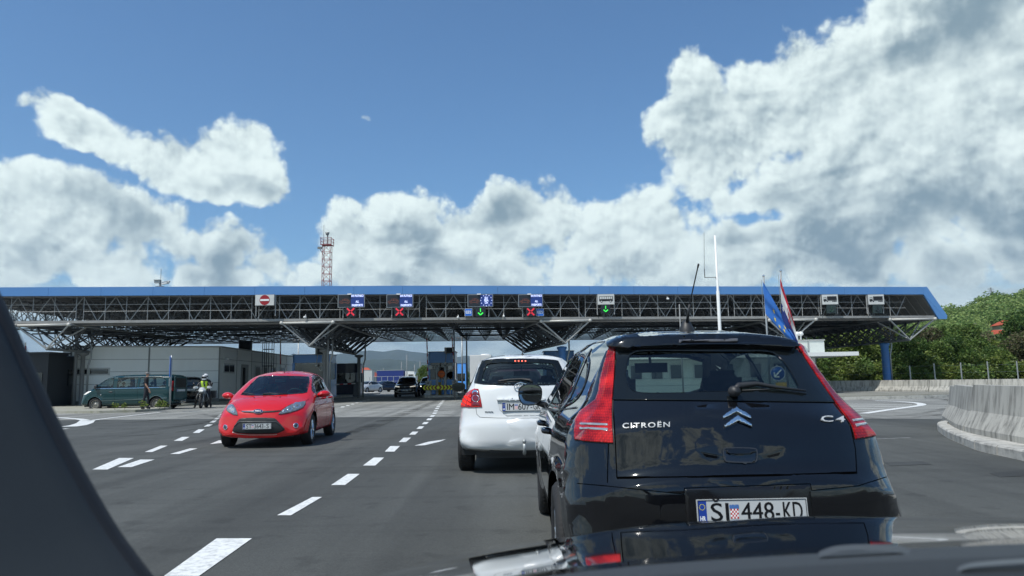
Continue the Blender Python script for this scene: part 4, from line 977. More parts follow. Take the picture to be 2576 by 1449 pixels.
def plate(car_t, O, X, Y, left, right, w=.52, h=.112, rimw=.0, narrow=1.0, sy=1.0, name='number_plate'):
    """Croatian plate: blue strip with ring of stars and HR, town code, shield, number"""
    O, X, Y = Vector(O), Vector(X).normalized(), Vector(Y).normalized(); Z = X.cross(Y)
    mb = MB(); mb.prism([O + X * a * w / 2 + Y * b * h / 2 - Z * .006 for a, b in ((-1, -1), (1, -1), (1, 1), (-1, 1))], Z * .009); p = mb.build(name, PLATEW, car_t)
    mb = MB(); e = .0035; I = O + Z * .0042
    for a0, b0, a1, b1 in ((-1, -1, 1, -1), (-1, 1, 1, 1), (-1, -1, -1, 1), (1, -1, 1, 1)):
        A = I + X * a0 * (w / 2 - .006) + Y * b0 * (h / 2 - .005); B = I + X * a1 * (w / 2 - .006) + Y * b1 * (h / 2 - .005); mb.bar(A, B, .0016, 4)
    def word(t, cx, ww, hh=.078):
        vs, fs = text_mesh(t, 1.0); x0, x1 = min(v.x for v in vs), max(v.x for v in vs); base = text_mesh('H', 1.0)[0]; H = max(v.y for v in base) - min(v.y for v in base); yb = min(v.y for v in base); k = ww / (x1 - x0)
        mb.add([I + X * (cx + (v.x - (x0 + x1) / 2) * k) + Y * ((v.y - yb) / H - .5) * hh for v in vs], fs)
        for dx in (-.0009, .0009): mb.add([I + X * (cx + dx + (v.x - (x0 + x1) / 2) * k) + Y * ((v.y - yb) / H - .5) * hh for v in vs], fs)
    for t, cx, ww in left + right: word(t, cx, ww)
    mb.build('plate_characters', INK, p, fix=False)
    mb = MB(); flat(mb, [(-w / 2 + .004, -h / 2 + .004), (-w / 2 + .044, -h / 2 + .004), (-w / 2 + .044, h / 2 - .004), (-w / 2 + .004, h / 2 - .004)], O + Z * .0036, X, Y); mb.build('blue_strip', BLUEINK, p, fix=False)
    mb = MB(); cx = -w / 2 + .024
    for k in range(12):
        a = 2 * pi * k / 12; flat(mb, disc2(cx + .0125 * cos(a), .022 + .0125 * sin(a), .0022, 5), O + Z * .0048, X, Y)
    mb.build('star_ring', YELLOW, p, fix=False)
    mb = MB(); put_text(mb, 'HR', O + X * cx - Y * .03 + Z * .0048, X, Y, .03, width=.026, bold=.0008); mb.build('country_code', WHITEINK, p, fix=False)
    return p, I
def shield(p, I, X, Y, cx, s=.026):
    X, Y = Vector(X).normalized(), Vector(Y).normalized(); rd, wh, bl = MB(), MB(), MB()
    for i in range(5):
        for j in range(5):
            q = (rd if (i + j) % 2 == 0 else wh); a, b = cx - s * .5 + s * i / 5, -s * .85 + s * 1.2 * (4 - j) / 5; flat(q, [(a, b), (a + s / 5, b), (a + s / 5, b + s * .24), (a, b + s * .24)], I + X.cross(Y) * .0004, X, Y)
    for i in range(5): a = cx - s * .6 + s * 1.2 * i / 5; flat(bl, [(a, s * .38), (a + s * .22, s * .38), (a + s * .25, s * .75 + (.1 if i % 2 else 0) * s), (a + s * .11, s * .92), (a - .02 * s, s * .75)], I + X.cross(Y) * .0004, X, Y)
    rd.build('shield_red', REDINK, p, fix=False); wh.build('shield_white', WHITEINK, p, fix=False); bl.build('shield_crown', mat('crest_blue', lin((70, 110, 170)), .5), p, fix=False)

def door_mirror(car, c, sd, w, h, m, gm=None):
    """housing that tapers forward, mirror glass facing the back"""
    c = Vector(c); sh = [(1, .15), (.93, .62), (.6, .92), (.1, 1), (-.6, .93), (-.95, .65), (-1, .1), (-.9, -.5), (-.55, -.88), (0, -1), (.6, -.92), (.92, -.5)]
    sh = chaikin(sh, 1); rows = [[(c.x + dx, c.y + sd * a * f * w, c.z + b * f * h) for a, b in sh] for dx, f in ((-.055, .90), (-.062, .97), (-.05, 1), (.0, .97), (.05, .78), (.085, .45), (.095, .1))]
    mb = MB(); mb.grid(rows, True, closed=True); mi = mb.build('door_mirror', m, car.t)
    mb = MB(); mb.add([(c.x - .0565, c.y + sd * a * .905 * w, c.z + b * .905 * h) for a, b in sh], [tuple(range(len(sh)))]); mb.build('mirror_glass', gm or mat('mirror_glass', (.42, .46, .48), .02, 1.0, noise=.02), mi)
    return mi
# ================================================================ the black hatchback right ahead
BLACKPAINT = paint('black_car_paint', (.0045, .005, .0065), .05)
C4O = [(.14, .24, .12), (.05, .29, .3), (.01, .40, .40), (0, .53, .42), (.004, .64, .42), (.018, .705, .40), (.045, .738, .38), (.075, .756, .36), (.092, .80, .36), (.115, .87, .38), (.155, .98, .36), (.20, 1.03, .34), (.265, 1.085, .30), (.37, 1.182, .25), (.47, 1.27, .2), (.55, 1.335, .15),
       (.585, 1.365, .10), (.592, 1.378, .09), (.612, 1.418, .09), (.64, 1.432, .09), (.9, 1.460, .11), (1.25, 1.488, .12), (1.7, 1.502, .12), (2.3, 1.475, .12), (2.6, 1.425, .14), (3.0, 1.25, .2), (3.4, 1.05, .24), (3.65, .96, .22), (3.95, .85, .26), (4.14, .70, .35), (4.24, .55, .4), (4.27, .42, .4), (4.22, .27, .2), (4.08, .2, .1), (3.3, .18, .08), (2, .175, .08), (.8, .185, .08)]
SEC = [(.17, .80), (.3, .855), (.45, .878), (.62, .885), (.80, .872), (.92, .852), (.99, .832), (1.02, .81), (1.1, .768), (1.25, .695), (1.38, .622), (1.48, .55)]
def bmp(x0, x1, z0, z1, a, sx=.15, sz=.03):
    return lambda x, z: a * smooth01((x - x0) / sx + .5) * smooth01((x1 - x) / sx + .5) * smooth01((z - z0) / sz + .5) * smooth01((z1 - z) / sz + .5)
C4X, C4Y = 1.085, 3.50
c4 = Car('black_hatchback', 'glossy black hatchback close ahead, tall red tail lamps and a roof aerial', (C4X, C4Y, 0), pi / 2, C4O, SEC,
         [(0, .90), (.3, .93), (.7, .965), (1.1, 1), (3.3, 1), (3.9, .96), (4.27, .9)], [(0, .82), (.3, .85), (.7, .87), (1.3, .95), (2, 1), (2.8, .98), (3.4, .97), (4.27, .9)],
         [(.72, .33, .355), (3.33, .33, .355)], BLACKPAINT, step=.034, bumps=[bmp(-.5, .42, .34, .705, .012, .34, .12), bmp(.35, 3.9, .70, .74, .010, .3, .05)], p=2.5)
def dp(L): return [(float(a), float(b)) for a, b in L]
# rear window: black surround between the lamps, clear pane inside
outer = dp([(1546, 876), (1620, 871), (1750, 867), (1900, 868), (1999, 873), (2030, 902), (2062, 942), (2092, 988), (2105, 1013), (1960, 1011), (1760, 1008), (1640, 1007), (1540, 1006), (1545, 950), (1549, 910)])
pane = chaikin(dp([(1584, 890), (1620, 883), (1700, 884), (1850, 886), (1935, 884), (1962, 900), (1985, 930), (2003, 962), (2010, 978), (1985, 987), (1930, 983), (1800, 986), (1660, 990), (1598, 988), (1578, 972), (1574, 930)]), 2)
c4.cut_view(shrink(pane, -3), 'cam')
gw = c4.patch('rear_window', shrink(pane, -1.5), 'cam', .002, WINGLASS, skirt=0, step=7)
fw = c4.patch('rear_window_surround', outer, 'cam', .0045, mat('black_glass_frit', (.006, .008, .009), .04, spec=.45, noise=.05), holes=[pane], step=4, parent=gw)
# tail lamps: picked on the left, mirrored to the right
lamp = dp([(1533.6, 875), (1549, 876), (1545.6, 954), (1541, 1010), (1540.2, 1052), (1542, 1090), (1543.5, 1115), (1500, 1112.5), (1447.5, 1107.5), (1447, 1080), (1449, 1056), (1461, 1036.5), (1480, 1022), (1500.4, 1006), (1508, 985), (1511.9, 954), (1522, 915)])
white1 = dp([(1462, 1066), (1531, 1069), (1531, 1074), (1462, 1071)]); white2 = dp([(1462, 1077), (1531, 1080.5), (1531, 1086), (1462, 1082)])
for v in ('cam', 'camm'):
    lp = c4.patch('tail_lamp', lamp, v, .010, LAMPRED, step=3, skirt=.02)
    for q in (white1, white2): c4.patch('reversing_lens', q, v, .0125, LAMPCLR, step=5, parent=lp, skirt=.003)
    c4.line(v, shrink(lamp, -1.2), .005, INK, 'lamp_seal', .002, True)
# tailgate edges and creases
c4.line('cam', dp([(1541, 1007), (1545, 1060), (1548, 1115), (1550, 1160), (1552, 1202)]), .005); c4.line('cam', dp([(2105, 1014), (2140, 1075), (2152, 1130), (2155, 1188)]), .005)
c4.line('cam', dp([(1540, 1007), (1760, 1009), (2105, 1014)]), .004)
c4.line('cam', dp([(1552, 1202), (1700, 1200), (1900, 1196), (2155, 1189)]), .012)
c4.line('cam', dp([(1452, 1216), (1520, 1222), (1720, 1243), (1722, 1228), (2038, 1217), (2042, 1234), (2160, 1222), (2235, 1198)]), .004)
c4.line('cam', dp([(1531, 1116), (1529, 1165), (1528, 1214)]), .005)
# badge: two chevrons
def chev(car, pts, th, name, m=CHROME, par=None): return car.patch(name, pts, 'cam', th, m, step=4, skirt=.012, parent=par)
bd = chev(c4, dp([(1852, 1026.5), (1887, 1049), (1888, 1056.5), (1852, 1039.5), (1819, 1055.5), (1817, 1050)]), .014, 'chevron_badge'); chev(c4, dp([(1855, 1048), (1889, 1069), (1890, 1076.5), (1856, 1060.5), (1823, 1077), (1821, 1071)]), .014, 'lower_chevron', par=bd)
def car_text(car, txt, x0, x1, ya, yb, name, m=None, tilt=0, bold=.012, off=.008, yt=0):
    """raised lettering laid over the body between two points of the photograph"""
    m = m or mat('satin_chrome_letters', (.46, .48, .49), .35, .0, noise=.03)
    vs, fs = text_mesh(txt, 1.0, bold=bold, spc=1.22); xa, xb = min(v.x for v in vs), max(v.x for v in vs); za, zb = min(v.y for v in text_mesh('E', 1.0, bold=bold)[0]), max(v.y for v in text_mesh('E', 1.0, bold=bold)[0])
    pts = [(x0 + (v.x - xa) / (xb - xa) * (x1 - x0), yb + (v.y - za) / (zb - za) * (ya - yb) + yt * (v.x - xa) / (xb - xa)) for v in vs]
    a = car.proj('cam', pts, off); b = car.proj('cam', pts, 0.001); n = len(a); mb = MB()
    from collections import Counter
    e = Counter(); de = {}
    for f in fs:
        for p_, q_ in zip(f, f[1:] + f[:1]): e[frozenset((p_, q_))] += 1; de[frozenset((p_, q_))] = (p_, q_)
    mb.add(a + b, fs + [(q_, p_, p_ + n, q_ + n) for k, c in e.items() if c == 1 for p_, q_ in [de[k]]]); return mb.build(name, m, car.t, fix=False)
car_text(c4, 'CITROËN', 1567, 1685, 1067, 1079, 'lettering', yt=-4, bold=.008); car_text(c4, 'C4', 2064, 2124, 1048, 1062, 'lettering', yt=1, bold=.008)
# tailgate handle recess
c4.patch('tailgate_handle', chaikin(dp([(1816, 1130), (1830, 1125), (1900, 1126), (1905, 1132), (1904, 1160), (1897, 1166), (1830, 1165), (1820, 1160)]), 2), 'cam', .004, mat('handle_recess_black', (.006, .006, .007), .12, coat=1), step=5)
c4.line('cam', chaikin(dp([(1818, 1131), (1828, 1127), (1898, 1128), (1904, 1134), (1903, 1158), (1896, 1164), (1830, 1163), (1821, 1158)]), 1), .006, mat('soft_reflecting_edge', (.03, .032, .035), .2), 'handle_rim', .008, True)
c4.patch('handle_grip', chaikin(dp([(1826, 1129), (1900, 1130), (1898, 1143), (1860, 1146), (1828, 1143)]), 1), 'cam', .016, BLACKPAINT, step=5)
# bumper plate recess and plate
c4.patch('plate_recess', dp([(1722, 1231), (2038, 1221), (2044, 1330), (1730, 1338)]), 'cam', .003, mat('recess_plastic', (.008, .008, .009), .25), step=8)
Zp = .575; px_ = -.012
pl, I = plate(c4.t, (px_, .0, Zp), (0, -1, 0), (.10, 0, 1), [('ŠI', -.150, .082)], [('448', .023, .150), ('-', .115, .018), ('KD', .185, .088)], w=.508)
shield(pl, I, (0, -1, 0), (.10, 0, 1), -.083, .036)
# roof spoiler lip, third brake light, roof details
sp_o = dp([(1527, 866), (1545, 860), (1600, 854), (1700, 849), (1790, 847), (1880, 850), (1950, 856), (1990, 864), (2006, 876), (1990, 883), (1930, 880), (1850, 878), (1760, 878), (1660, 880), (1580, 883), (1535, 879)])
spl = c4.patch('roof_spoiler', sp_o, 'cam', .034, BLACKPAINT, step=5, skirt=.05)
c4.line('cam', dp([(1527, 867), (1580, 872), (1660, 868), (1760, 864)]), .0, INK) if 0 else None
c4.patch('third_brake_light', dp([(1706, 865), (1852, 862), (1852, 869), (1706, 872)]), 'cam', .040, mat('smoked_lens', (.09, .085, .085), .1, coat=1, noise=.6, nscale=30), step=5)
mb = MB(); A = Vector((1.10, .0, 1.468))
mb.lathe([(.050, 0), (.048, .018), (.036, .042), (.020, .072), (.0, .082)], A, 'Z', 18); mb.bar(A + Vector((-.02, 0, .06)), A + Vector((-.055, -.012, .17)), .010, 8, r2=.006); mb.bar(A + Vector((-.055, -.012, .17)), A + Vector((-.19, -.04, .38)), .0038, 6); mb.bar(A + Vector((-.19, -.04, .38)), A + Vector((-.202, -.043, .40)), .0055, 6)
mb.build('roof_aerial', BLACKP, c4.t)
for v in (1, -1): c4.line('top', [(.98, v * .50), (1.6, v * .535), (2.4, v * .53)], .012, INK, 'roof_channel')
c4.line('top', [(.86, -.49), (.82, 0), (.86, .49)], .006)
# rear wiper
h = c4.proj('cam', dp([(1843, 992), (1856, 978), (1900, 972), (1950, 981), (2022, 990)]), .02)
mb = MB(); mb.path([tuple(q) for q in h], [.016, .017, .012, .009, .005], 8); h2 = c4.proj('cam', dp([(1866, 985), (1940, 982), (2026, 993)]), .008); mb.path([tuple(q) for q in h2], .004, 5); mb.lathe([(0, -.05), (.026, -.045), (.028, 0)], h[0], 'X', 12)
mb.build('rear_wiper', BLACKP, c4.t)
# side glass, doors, mirrors
sideg = chaikin([(3.18, 1.015), (2.65, 1.30), (2.25, 1.385), (1.7, 1.39), (1.25, 1.355), (.98, 1.28), (.86, 1.16), (.95, 1.04), (1.4, .995), (2.3, .985)], 2)
for vw, sd in (('left', 1), ('right', -1)):
    c4.window(sideg, vw, .035, name='side_window', glass=DARKGLASS)
    for xx, tl in ((2.02, .04), (1.18, -.06)): c4.patch('door_pillar', [(xx - .045, .99), (xx + .045, .99), (xx + .045 - tl, 1.385), (xx - .045 - tl, 1.375)], vw, .006, BLACKG, skirt=.004)
    c4.line(vw, [(1.93, 1.38), (2.0, .97), (1.98, .55), (2.0, .24)], .006); c4.line(vw, [(3.12, 1.0), (3.03, .75), (2.98, .24)], .006); c4.line(vw, [(1.03, 1.05), (1.15, .8), (1.08, .60), (1.2, .42), (1.24, .24), (2.9, .225)], .006)
    for xx in (2.12, 1.27):
        y = c4.proj(vw, [(xx, .86)], 0)[0].y; mb = MB(); mb.path([(xx - .01, y, .86), (xx + .02, y + sd * .035, .865), (xx + .17, y + sd * .038, .868), (xx + .2, y, .865)], [.014, .016, .017, .014], 8); mb.build('door_handle', BLACKPAINT, c4.t)
    c4.line(vw, [(.78, 1.03), (1.4, .985), (2.4, .972), (3.2, .99)], .012, BLACKP, 'window_trim', .004)
    # mirror
    mi = door_mirror(c4, (2.93, sd * .945, 1.065), sd, .105, .094, BLACKPAINT)
    mb = MB(); mb.bar((2.9, sd * .80, .97), (2.93, sd * .90, 1.0), .03, 8, r2=.022); mb.build('mirror_arm', BLACKP, mi)
c4.window(chaikin([(-.66, .99 + .0), (-.60, 1.25), (-.52, 1.40), (0, 1.425), (.52, 1.40), (.60, 1.25), (.66, .99), (0, 1.0)], 1), 'front', .05, name='windscreen')
c4.body()
c4.wheels(.315, .205, .775, ALLOY, 7)
for y in (.37, -.37): seat(c4.t, 1.95, y, .38)
mb = MB(); mb.box((1.05, 0, .62), (.16, 1.24, .62)); mb.box((.75, 0, .5), (.7, 1.2, .5)); mb.build('rear_seat_back', INTER, c4.t)
for y in (-.42, .42): mb = MB(); mb.box((1.0, y, .99), (.1, .25, .16)); mb.build('rear_headrest', INTER, c4.t)
mb = MB(); mb.box((3.05, 0, .82), (.5, 1.35, .34)); mb.build('dashboard', GREYIN, c4.t)
mb = MB(); mb.lathe([(.185, 0), (.175, .012), (.165, 0), (.175, -.012), (.185, 0)], (2.62, .37, .93), 'X', 28); mb.build('steering_wheel', INTER, c4.t)
mb = MB(); mb.box((2.35, 0, 1.27), (.05, .25, .075)); mb.bar((2.35, 0, 1.27), (2.42, 0, 1.40), .01, 6); mb.build('interior_mirror', INTER, c4.t)
mb = MB(); mb.box((1.9, 0, .3), (2.9, 1.4, .06)); mb.build('floor', INTER, c4.t)
# ================================================================ the white hatchback ahead of it
WHITEPAINT = paint('white_car_paint', (.70, .72, .72), .25)
TYO = [(.12, .30, .1), (.05, .335, .25), (.01, .40, .34), (0, .52, .38), (.008, .64, .38), (.035, .71, .36), (.055, .76, .34), (.075, .88, .32), (.10, 1.0, .30), (.14, 1.12, .26), (.25, 1.25, .22), (.36, 1.38, .18), (.40, 1.43, .14), (.41, 1.452, .10), (.45, 1.478, .10), (.8, 1.505, .11), (1.4, 1.52, .12), (2.0, 1.50, .12), (2.5, 1.43, .14),
       (3.0, 1.24, .2), (3.4, 1.05, .24), (3.7, .96, .24), (4.0, .85, .28), (4.16, .7, .35), (4.22, .5, .4), (4.2, .3, .2), (4.1, .22, .1), (2, .19, .08), (.6, .24, .08)]
TYO = [(a, b if b < 1.2 else 1.2 + (b - 1.2) * 1.12, r) for a, b, r in TYO]
TY = Car('white_hatchback', 'white hatchback with a tow ball, waiting ahead of the black hatchback', (.130, 9.47, 0), pi / 2, TYO, [(.2, .80), (.32, .85), (.48, .875), (.66, .88), (.85, .87), (1.0, .845), (1.08, .815), (1.2, .75), (1.38, .675), (1.54, .60)],
         [(0, .92), (.4, .95), (1, 1), (3.3, 1), (4.22, .9)], [(0, .86), (.4, .89), (1.2, .96), (2, 1), (4.22, .92)], [(.72, .32, .36), (3.32, .32, .36)], WHITEPAINT, step=.05, bumps=[bmp(-.5, .45, .36, .66, .02, .3, .1)], p=2.5)
def c6(pts): return [((1700 + x / 2.415) * .62891, (1350 + y / 2.415) * .62891) for x, y in pts]
rw_o = c6([(478, 440), (505, 330), (545, 232), (560, 222), (700, 210), (900, 205), (1100, 207), (1230, 215), (1290, 225)]); mx_ = lambda pts, c=1308.8: [(2 * c - x, y) for x, y in pts]
half = c6([(925, 205), (700, 209), (600, 217), (556, 226), (520, 300), (495, 370), (480, 441), (560, 455), (700, 462), (925, 462)])
rw_o = half + [p for p in mx_(half)[::-1]][1:-1]
ph = c6([(925, 250), (760, 248), (640, 254), (600, 266), (572, 330), (556, 390), (560, 432), (640, 446), (925, 452)]); rw_i = ph + [p for p in mx_(ph)[::-1]][1:-1]
TY.cut_view(shrink(rw_i, -1.2), 'cam')
g_ = TY.patch('rear_window', shrink(rw_i, -.8), 'cam', .002, WINGLASS, skirt=0, step=3); TY.patch('rear_window_surround', rw_o, 'cam', .012, MATS['black_glass_frit'], holes=[rw_i], step=2, parent=g_)
tl = c6([(340, 640), (348, 600), (362, 574), (440, 515), (482, 498), (518, 500), (532, 560), (545, 620), (552, 672), (440, 676), (342, 672)])
for v in ('cam', 'camm'):
    l_ = TY.patch('tail_lamp', tl, v, .012, LAMPRED, step=1.6, skirt=.03)
    TY.patch('lamp_circle', c6(disc2(495, 590, 36, 16)), v, .018, CHROME, step=2, parent=l_, skirt=.004); TY.patch('lamp_lens', c6(disc2(495, 590, 30, 16)), v, .020, LAMPDK, step=2, parent=l_, skirt=.004)
    TY.patch('lamp_circle', c6(disc2(490, 535, 30, 14, 26)), v, .017, CHROME, step=2, parent=l_, skirt=.004); TY.patch('lamp_lens', c6(disc2(491, 545, 24, 14, 15)), v, .0195, LAMPDK, step=2, parent=l_, skirt=.004)
    TY.patch('lamp_lens', c6([(462, 655), (468, 630), (495, 622), (528, 634), (536, 662)]), v, .017, LAMPDK, step=2, parent=l_, skirt=.004)
    mb = MB()
    for i in range(7):
        for j in range(9):
            if (i * 7 + j * 5) % 4 and in_poly([(365 + i * 13, 560 + j * 12 + (6 - i) * 3)], [(362, 655), (370, 590), (445, 525), (470, 515), (470, 660)])[0]: 
                h = TY.proj(v, c6([(365 + i * 13, 560 + j * 12 + (6 - i) * 3)]), .0145)[0]; mb.box(h, (.003, .017, .016))
    mb.build('brake_light_grid', mat('lit_brake_red', (.9, .03, .02), .2, noise=.3, nscale=90, emit=(1, .06, .04), estr=.55), l_, fix=False)
for k in range(4): TY.patch('high_brake_light', c6(disc2(872 + k * 33, 232, 8, 10)), 'cam', .014, mat('lit_brake_spot', (1, .1, .05), .3, emit=(1, .16, .10), estr=1.6), step=2, skirt=.004)
TY.line('cam', c6([(478, 440), (476, 500), (492, 680), (500, 740), (530, 770), (700, 778), (1000, 778), (1340, 772), (1372, 700), (1378, 500), (1372, 440)]), .006, mat('grey_gap', (.05, .05, .05), .6))
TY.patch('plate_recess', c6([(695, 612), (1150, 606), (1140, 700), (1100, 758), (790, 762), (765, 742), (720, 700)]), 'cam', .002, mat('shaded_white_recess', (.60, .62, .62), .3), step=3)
TY.patch('plate_brow', c6([(692, 590), (1160, 586), (1156, 608), (698, 615)]), 'cam', .03, WHITEPAINT, step=3, skirt=.03)
O = Vector((.075, .0, .905)); zc = P(1314, 1023, 9.53).z
p_, I_ = plate(TY.t, (TY.proj('cam', [(1314, 1023)], .014)[0].x, .13 - P(1314, 1023, 9.53).x, zc), (0, -1, 0), (.14, 0, 1), [('IM', -.150, .088)], [('607', .02, .145), ('-', .115, .018), ('GK', .185, .088)]); shield(p_, I_, (0, -1, 0), (.14, 0, 1), -.078, .034)
car_text(TY, 'TOYOTA', *[c6([(x, 0)])[0][0] for x in (578, 662)], *[c6([(0, y)])[0][1] for y in (713, 727)], 'lettering', m=mat('grey_chrome', (.25, .26, .27), .2, .8), bold=.03)
mb = MB(); h = TY.proj('cam', c6([(925, 487)]), .02)[0]
for rx, rz in ((.085, .058), (.05, .022), (.024, .055)): mb.path([(h.x, h.y + rx * cos(a), h.z + (0 if rx > .06 else .01) + rz * sin(a)) for a in np.linspace(0, 2 * pi, 25)], .006, 6)
mb.build('ring_emblem', CHROME, TY.t)
h = TY.proj('cam', c6([(1035, 440), (1010, 420), (930, 410), (820, 415), (720, 428), (705, 436)]), .02); mb = MB(); mb.path([tuple(q) for q in h], [.018, .018, .012, .011, .009, .005], 8); h = TY.proj('cam', c6([(990, 436), (860, 430), (704, 440)]), .008); mb.path([tuple(q) for q in h], .006, 5); mb.build('rear_wiper', BLACKP, TY.t)
for vw, sd in (('left', 1), ('right', -1)):
    TY.window(chaikin([(3.25, 1.02), (2.6, 1.32), (2.2, 1.40), (1.5, 1.41), (1.0, 1.38), (.62, 1.25), (.6, 1.15), (1.0, 1.03), (2.2, 1.0)], 2), vw, .035, name='side_window', glass=DARKGLASS)
    TY.line(vw, [(2.05, 1.38), (2.1, .97), (2.08, .28)], .006); TY.line(vw, [(1.1, 1.05), (1.15, .75), (1.25, .28)], .006)
    mi = door_mirror(TY, (2.85, sd * 1.04, 1.095), sd, .115, .078, BLACKP, mat('mirror_glass_dark', (.05, .055, .06), .05, 1.0))
    mb = MB(); mb.bar((2.9, sd * .82, .98), (2.88, sd * .96, 1.04), .035, 8); mb.build('mirror_arm', BLACKP, mi)
TY.window(chaikin([(-.66, 1.0), (-.60, 1.25), (-.52, 1.41), (0, 1.43), (.52, 1.41), (.60, 1.25), (.66, 1.0), (0, 1.01)], 1), 'front', .05, name='windscreen')
TY.body(); TY.wheels(.315, .2, .78, ALLOY, 5)
for y in (.37, -.37): seat(TY.t, 1.95, y, .40)
mb = MB(); mb.box((1.0, 0, .66), (.14, 1.2, .66)); mb.build('rear_seat_back', INTER, TY.t)
for y in (-.40, 0, .40): mb = MB(); mb.box((.96, y, 1.06 if y else 1.02), (.09, .26, .15)); mb.build('rear_headrest', INTER, TY.t)
mb = MB(); mb.box((3.0, 0, .82), (.5, 1.35, .34)); mb.build('dashboard', GREYIN, TY.t)
mb = MB(); mb.box((2.3, 0, 1.30), (.05, .25, .075)); mb.bar((2.3, 0, 1.30), (2.4, 0, 1.41), .01, 6); mb.build('interior_mirror', INTER, TY.t)
mb = MB(); mb.bar((.85, 0, 1.52), (.83, 0, 1.56), .03, 10, r2=.012); mb.bar((.83, 0, 1.56), (.74, 0, 1.74), .006, 5); mb.build('roof_aerial', BLACKP, TY.t)
mb = MB(); mb.box((.25, 0, .32), (.3, .9, .08)); mb.build('rear_valance', BLACKP, TY.t)
tb = P(1319, 1106, 9.42) - Vector((.130, 9.47, 0)); mb = MB(); yb = -tb.x
mb.path([(.3, yb, .28), (.02, yb, .27), (-.05, yb, .30), (-.06, yb, .40)], .022, 8); mb.lathe([(0, -.028), (.02, -.02), (.028, 0), (.02, .02), (0, .028)], (-.06, yb, .43), 'Z', 12); mb.build('tow_ball', GALV, TY.t)

# ================================================================ the red hatchback coming the other way
REDPAINT = paint('red_car_paint', (.60, .009, .013), .25, coat=.6)
FIO = [(.10, .27, .1), (.03, .36, .3), (0, .5, .36), (.03, .70, .34), (.07, .85, .3), (.14, 1.02, .26), (.30, 1.26, .2), (.42, 1.40, .13), (.50, 1.435, .11), (.8, 1.455, .11), (1.3, 1.478, .12), (1.75, 1.470, .12), (2.1, 1.435, .13), (2.35, 1.375, .15), (2.75, 1.19, .18), (3.05, 1.045, .22), (3.2, .985, .24), (3.4, .935, .26), (3.6, .865, .30), (3.76, .785, .36), (3.85, .715, .42), (3.895, .64, .48), (3.925, .54, .5), (3.95, .42, .5), (3.945, .32, .46), (3.90, .235, .3), (3.82, .195, .12), (3.0, .17, .08), (2, .165, .08), (.6, .19, .08)]
FX, FY = P(650, 1065, 13.98).x, 13.98; FA = radians(-85.6)
fd = Vector((cos(FA), sin(FA), 0)); org = Vector((FX, FY, 0)) - fd * 3.95
FI = Car('red_hatchback', 'bright red hatchback driving towards the camera in the left lanes', tuple(org), FA, FIO, [(.16, .78), (.28, .83), (.45, .855), (.62, .86), (.80, .85), (.92, .835), (1.0, .80), (1.1, .745), (1.25, .67), (1.38, .60), (1.48, .54)],
         [(0, .9), (.5, .96), (1, 1), (3.0, 1), (3.5, .975), (3.95, .92)], [(0, .82), (.5, .88), (1.2, .97), (2, 1), (2.8, 1.03), (3.3, 1.02), (3.95, .9)], [(.66, .315, .35), (3.14, .315, .35)], REDPAINT, step=.045, bumps=[bmp(.5, 3.2, .72, .80, .012, .3, .06)], p=2.25)
def c8(pts): return [((850 + x / 4.14) * .62891, (1450 + y / 4.14) * .62891) for x, y in pts]
ws_o = c8([(468, 537), (516, 480), (618, 370), (716, 274), (775, 229), (900, 222), (1150, 220), (1400, 224), (1600, 232), (1606, 290), (1590, 400), (1568, 495), (1500, 512), (1300, 528), (1000, 545), (750, 552), (560, 548)])
ws_i = shrink(ws_o, 2.0); FI.cut_view(shrink(ws_o, 1.0), 'cam')
g_ = FI.patch('windscreen', shrink(ws_i, -.6), 'cam', .002, glass_mat('windscreen_glass', (.68, .78, .78), 1.0), skirt=0, step=4); FI.patch('windscreen_surround', ws_o, 'cam', .004, BLACKG, holes=[ws_i], step=2.5, parent=g_)
hl1 = c8([(240, 770), (262, 712), (300, 694), (345, 705), (378, 755), (410, 830), (422, 874), (350, 864), (275, 825), (240, 795)])
hl2 = c8([(1090, 858), (1150, 800), (1230, 738), (1330, 690), (1440, 660), (1535, 642), (1532, 690), (1490, 748), (1400, 795), (1280, 830), (1160, 852)])
LENSG = mat('headlamp_lens', (.20, .22, .23), .05, .4, coat=1, noise=.5, nscale=25)
BULB = mat('headlamp_reflector', (.75, .77, .78), .12, .9, noise=.4, nscale=60)
a_ = FI.patch('headlamp', hl2, 'cam', .012, LENSG, step=2, skirt=.02)
for x, y, r in ((1395, 715, 62), (1275, 770, 48), (1190, 808, 34)):
    FI.patch('reflector_bowl', c8(disc2(x, y, r, 18, r * .82)), 'cam', .016, BULB, step=2, parent=a_, skirt=.004); FI.patch('bulb', c8(disc2(x, y, r * .45, 12, r * .38)), 'cam', .020, LENSG, step=2, parent=a_, skirt=.004)
FI.line('cam', hl2, .012, BLACKP, 'lamp_rim', .012, True)
a_ = FI.patch('headlamp', hl1, 'cam', .012, LENSG, step=2, skirt=.02)
for x, y, r in ((300, 750, 40), (340, 800, 36)):
    FI.patch('reflector_bowl', c8(disc2(x, y, r, 18, r * 1.1)), 'cam', .016, BULB, step=2, parent=a_, skirt=.004)
FI.line('cam', hl1, .012, BLACKP, 'lamp_rim', .012, True)
grl = chaikin(c8([(328, 1128), (370, 1040), (430, 950), (470, 922), (600, 915), (800, 912), (1000, 918), (1045, 930), (1110, 1000), (1190, 1090), (1195, 1118), (1110, 1160), (1040, 1178), (800, 1182), (600, 1182), (420, 1166), (345, 1148)]), 1)
FI.patch('lower_grille', grl, 'cam', .006, mat('grille_black', (.016, .018, .019), .5, noise=.6, nscale=70), step=3)
FI.patch('grille_surround', c8([(360, 1055), (425, 985), (470, 978), (1050, 978), (1095, 1000), (1190, 1092), (1180, 1100), (1085, 1014), (1050, 992), (470, 992), (430, 1000), (370, 1062)]), 'cam', .016, mat('grille_bar_grey', (.06, .065, .068), .4), step=3)
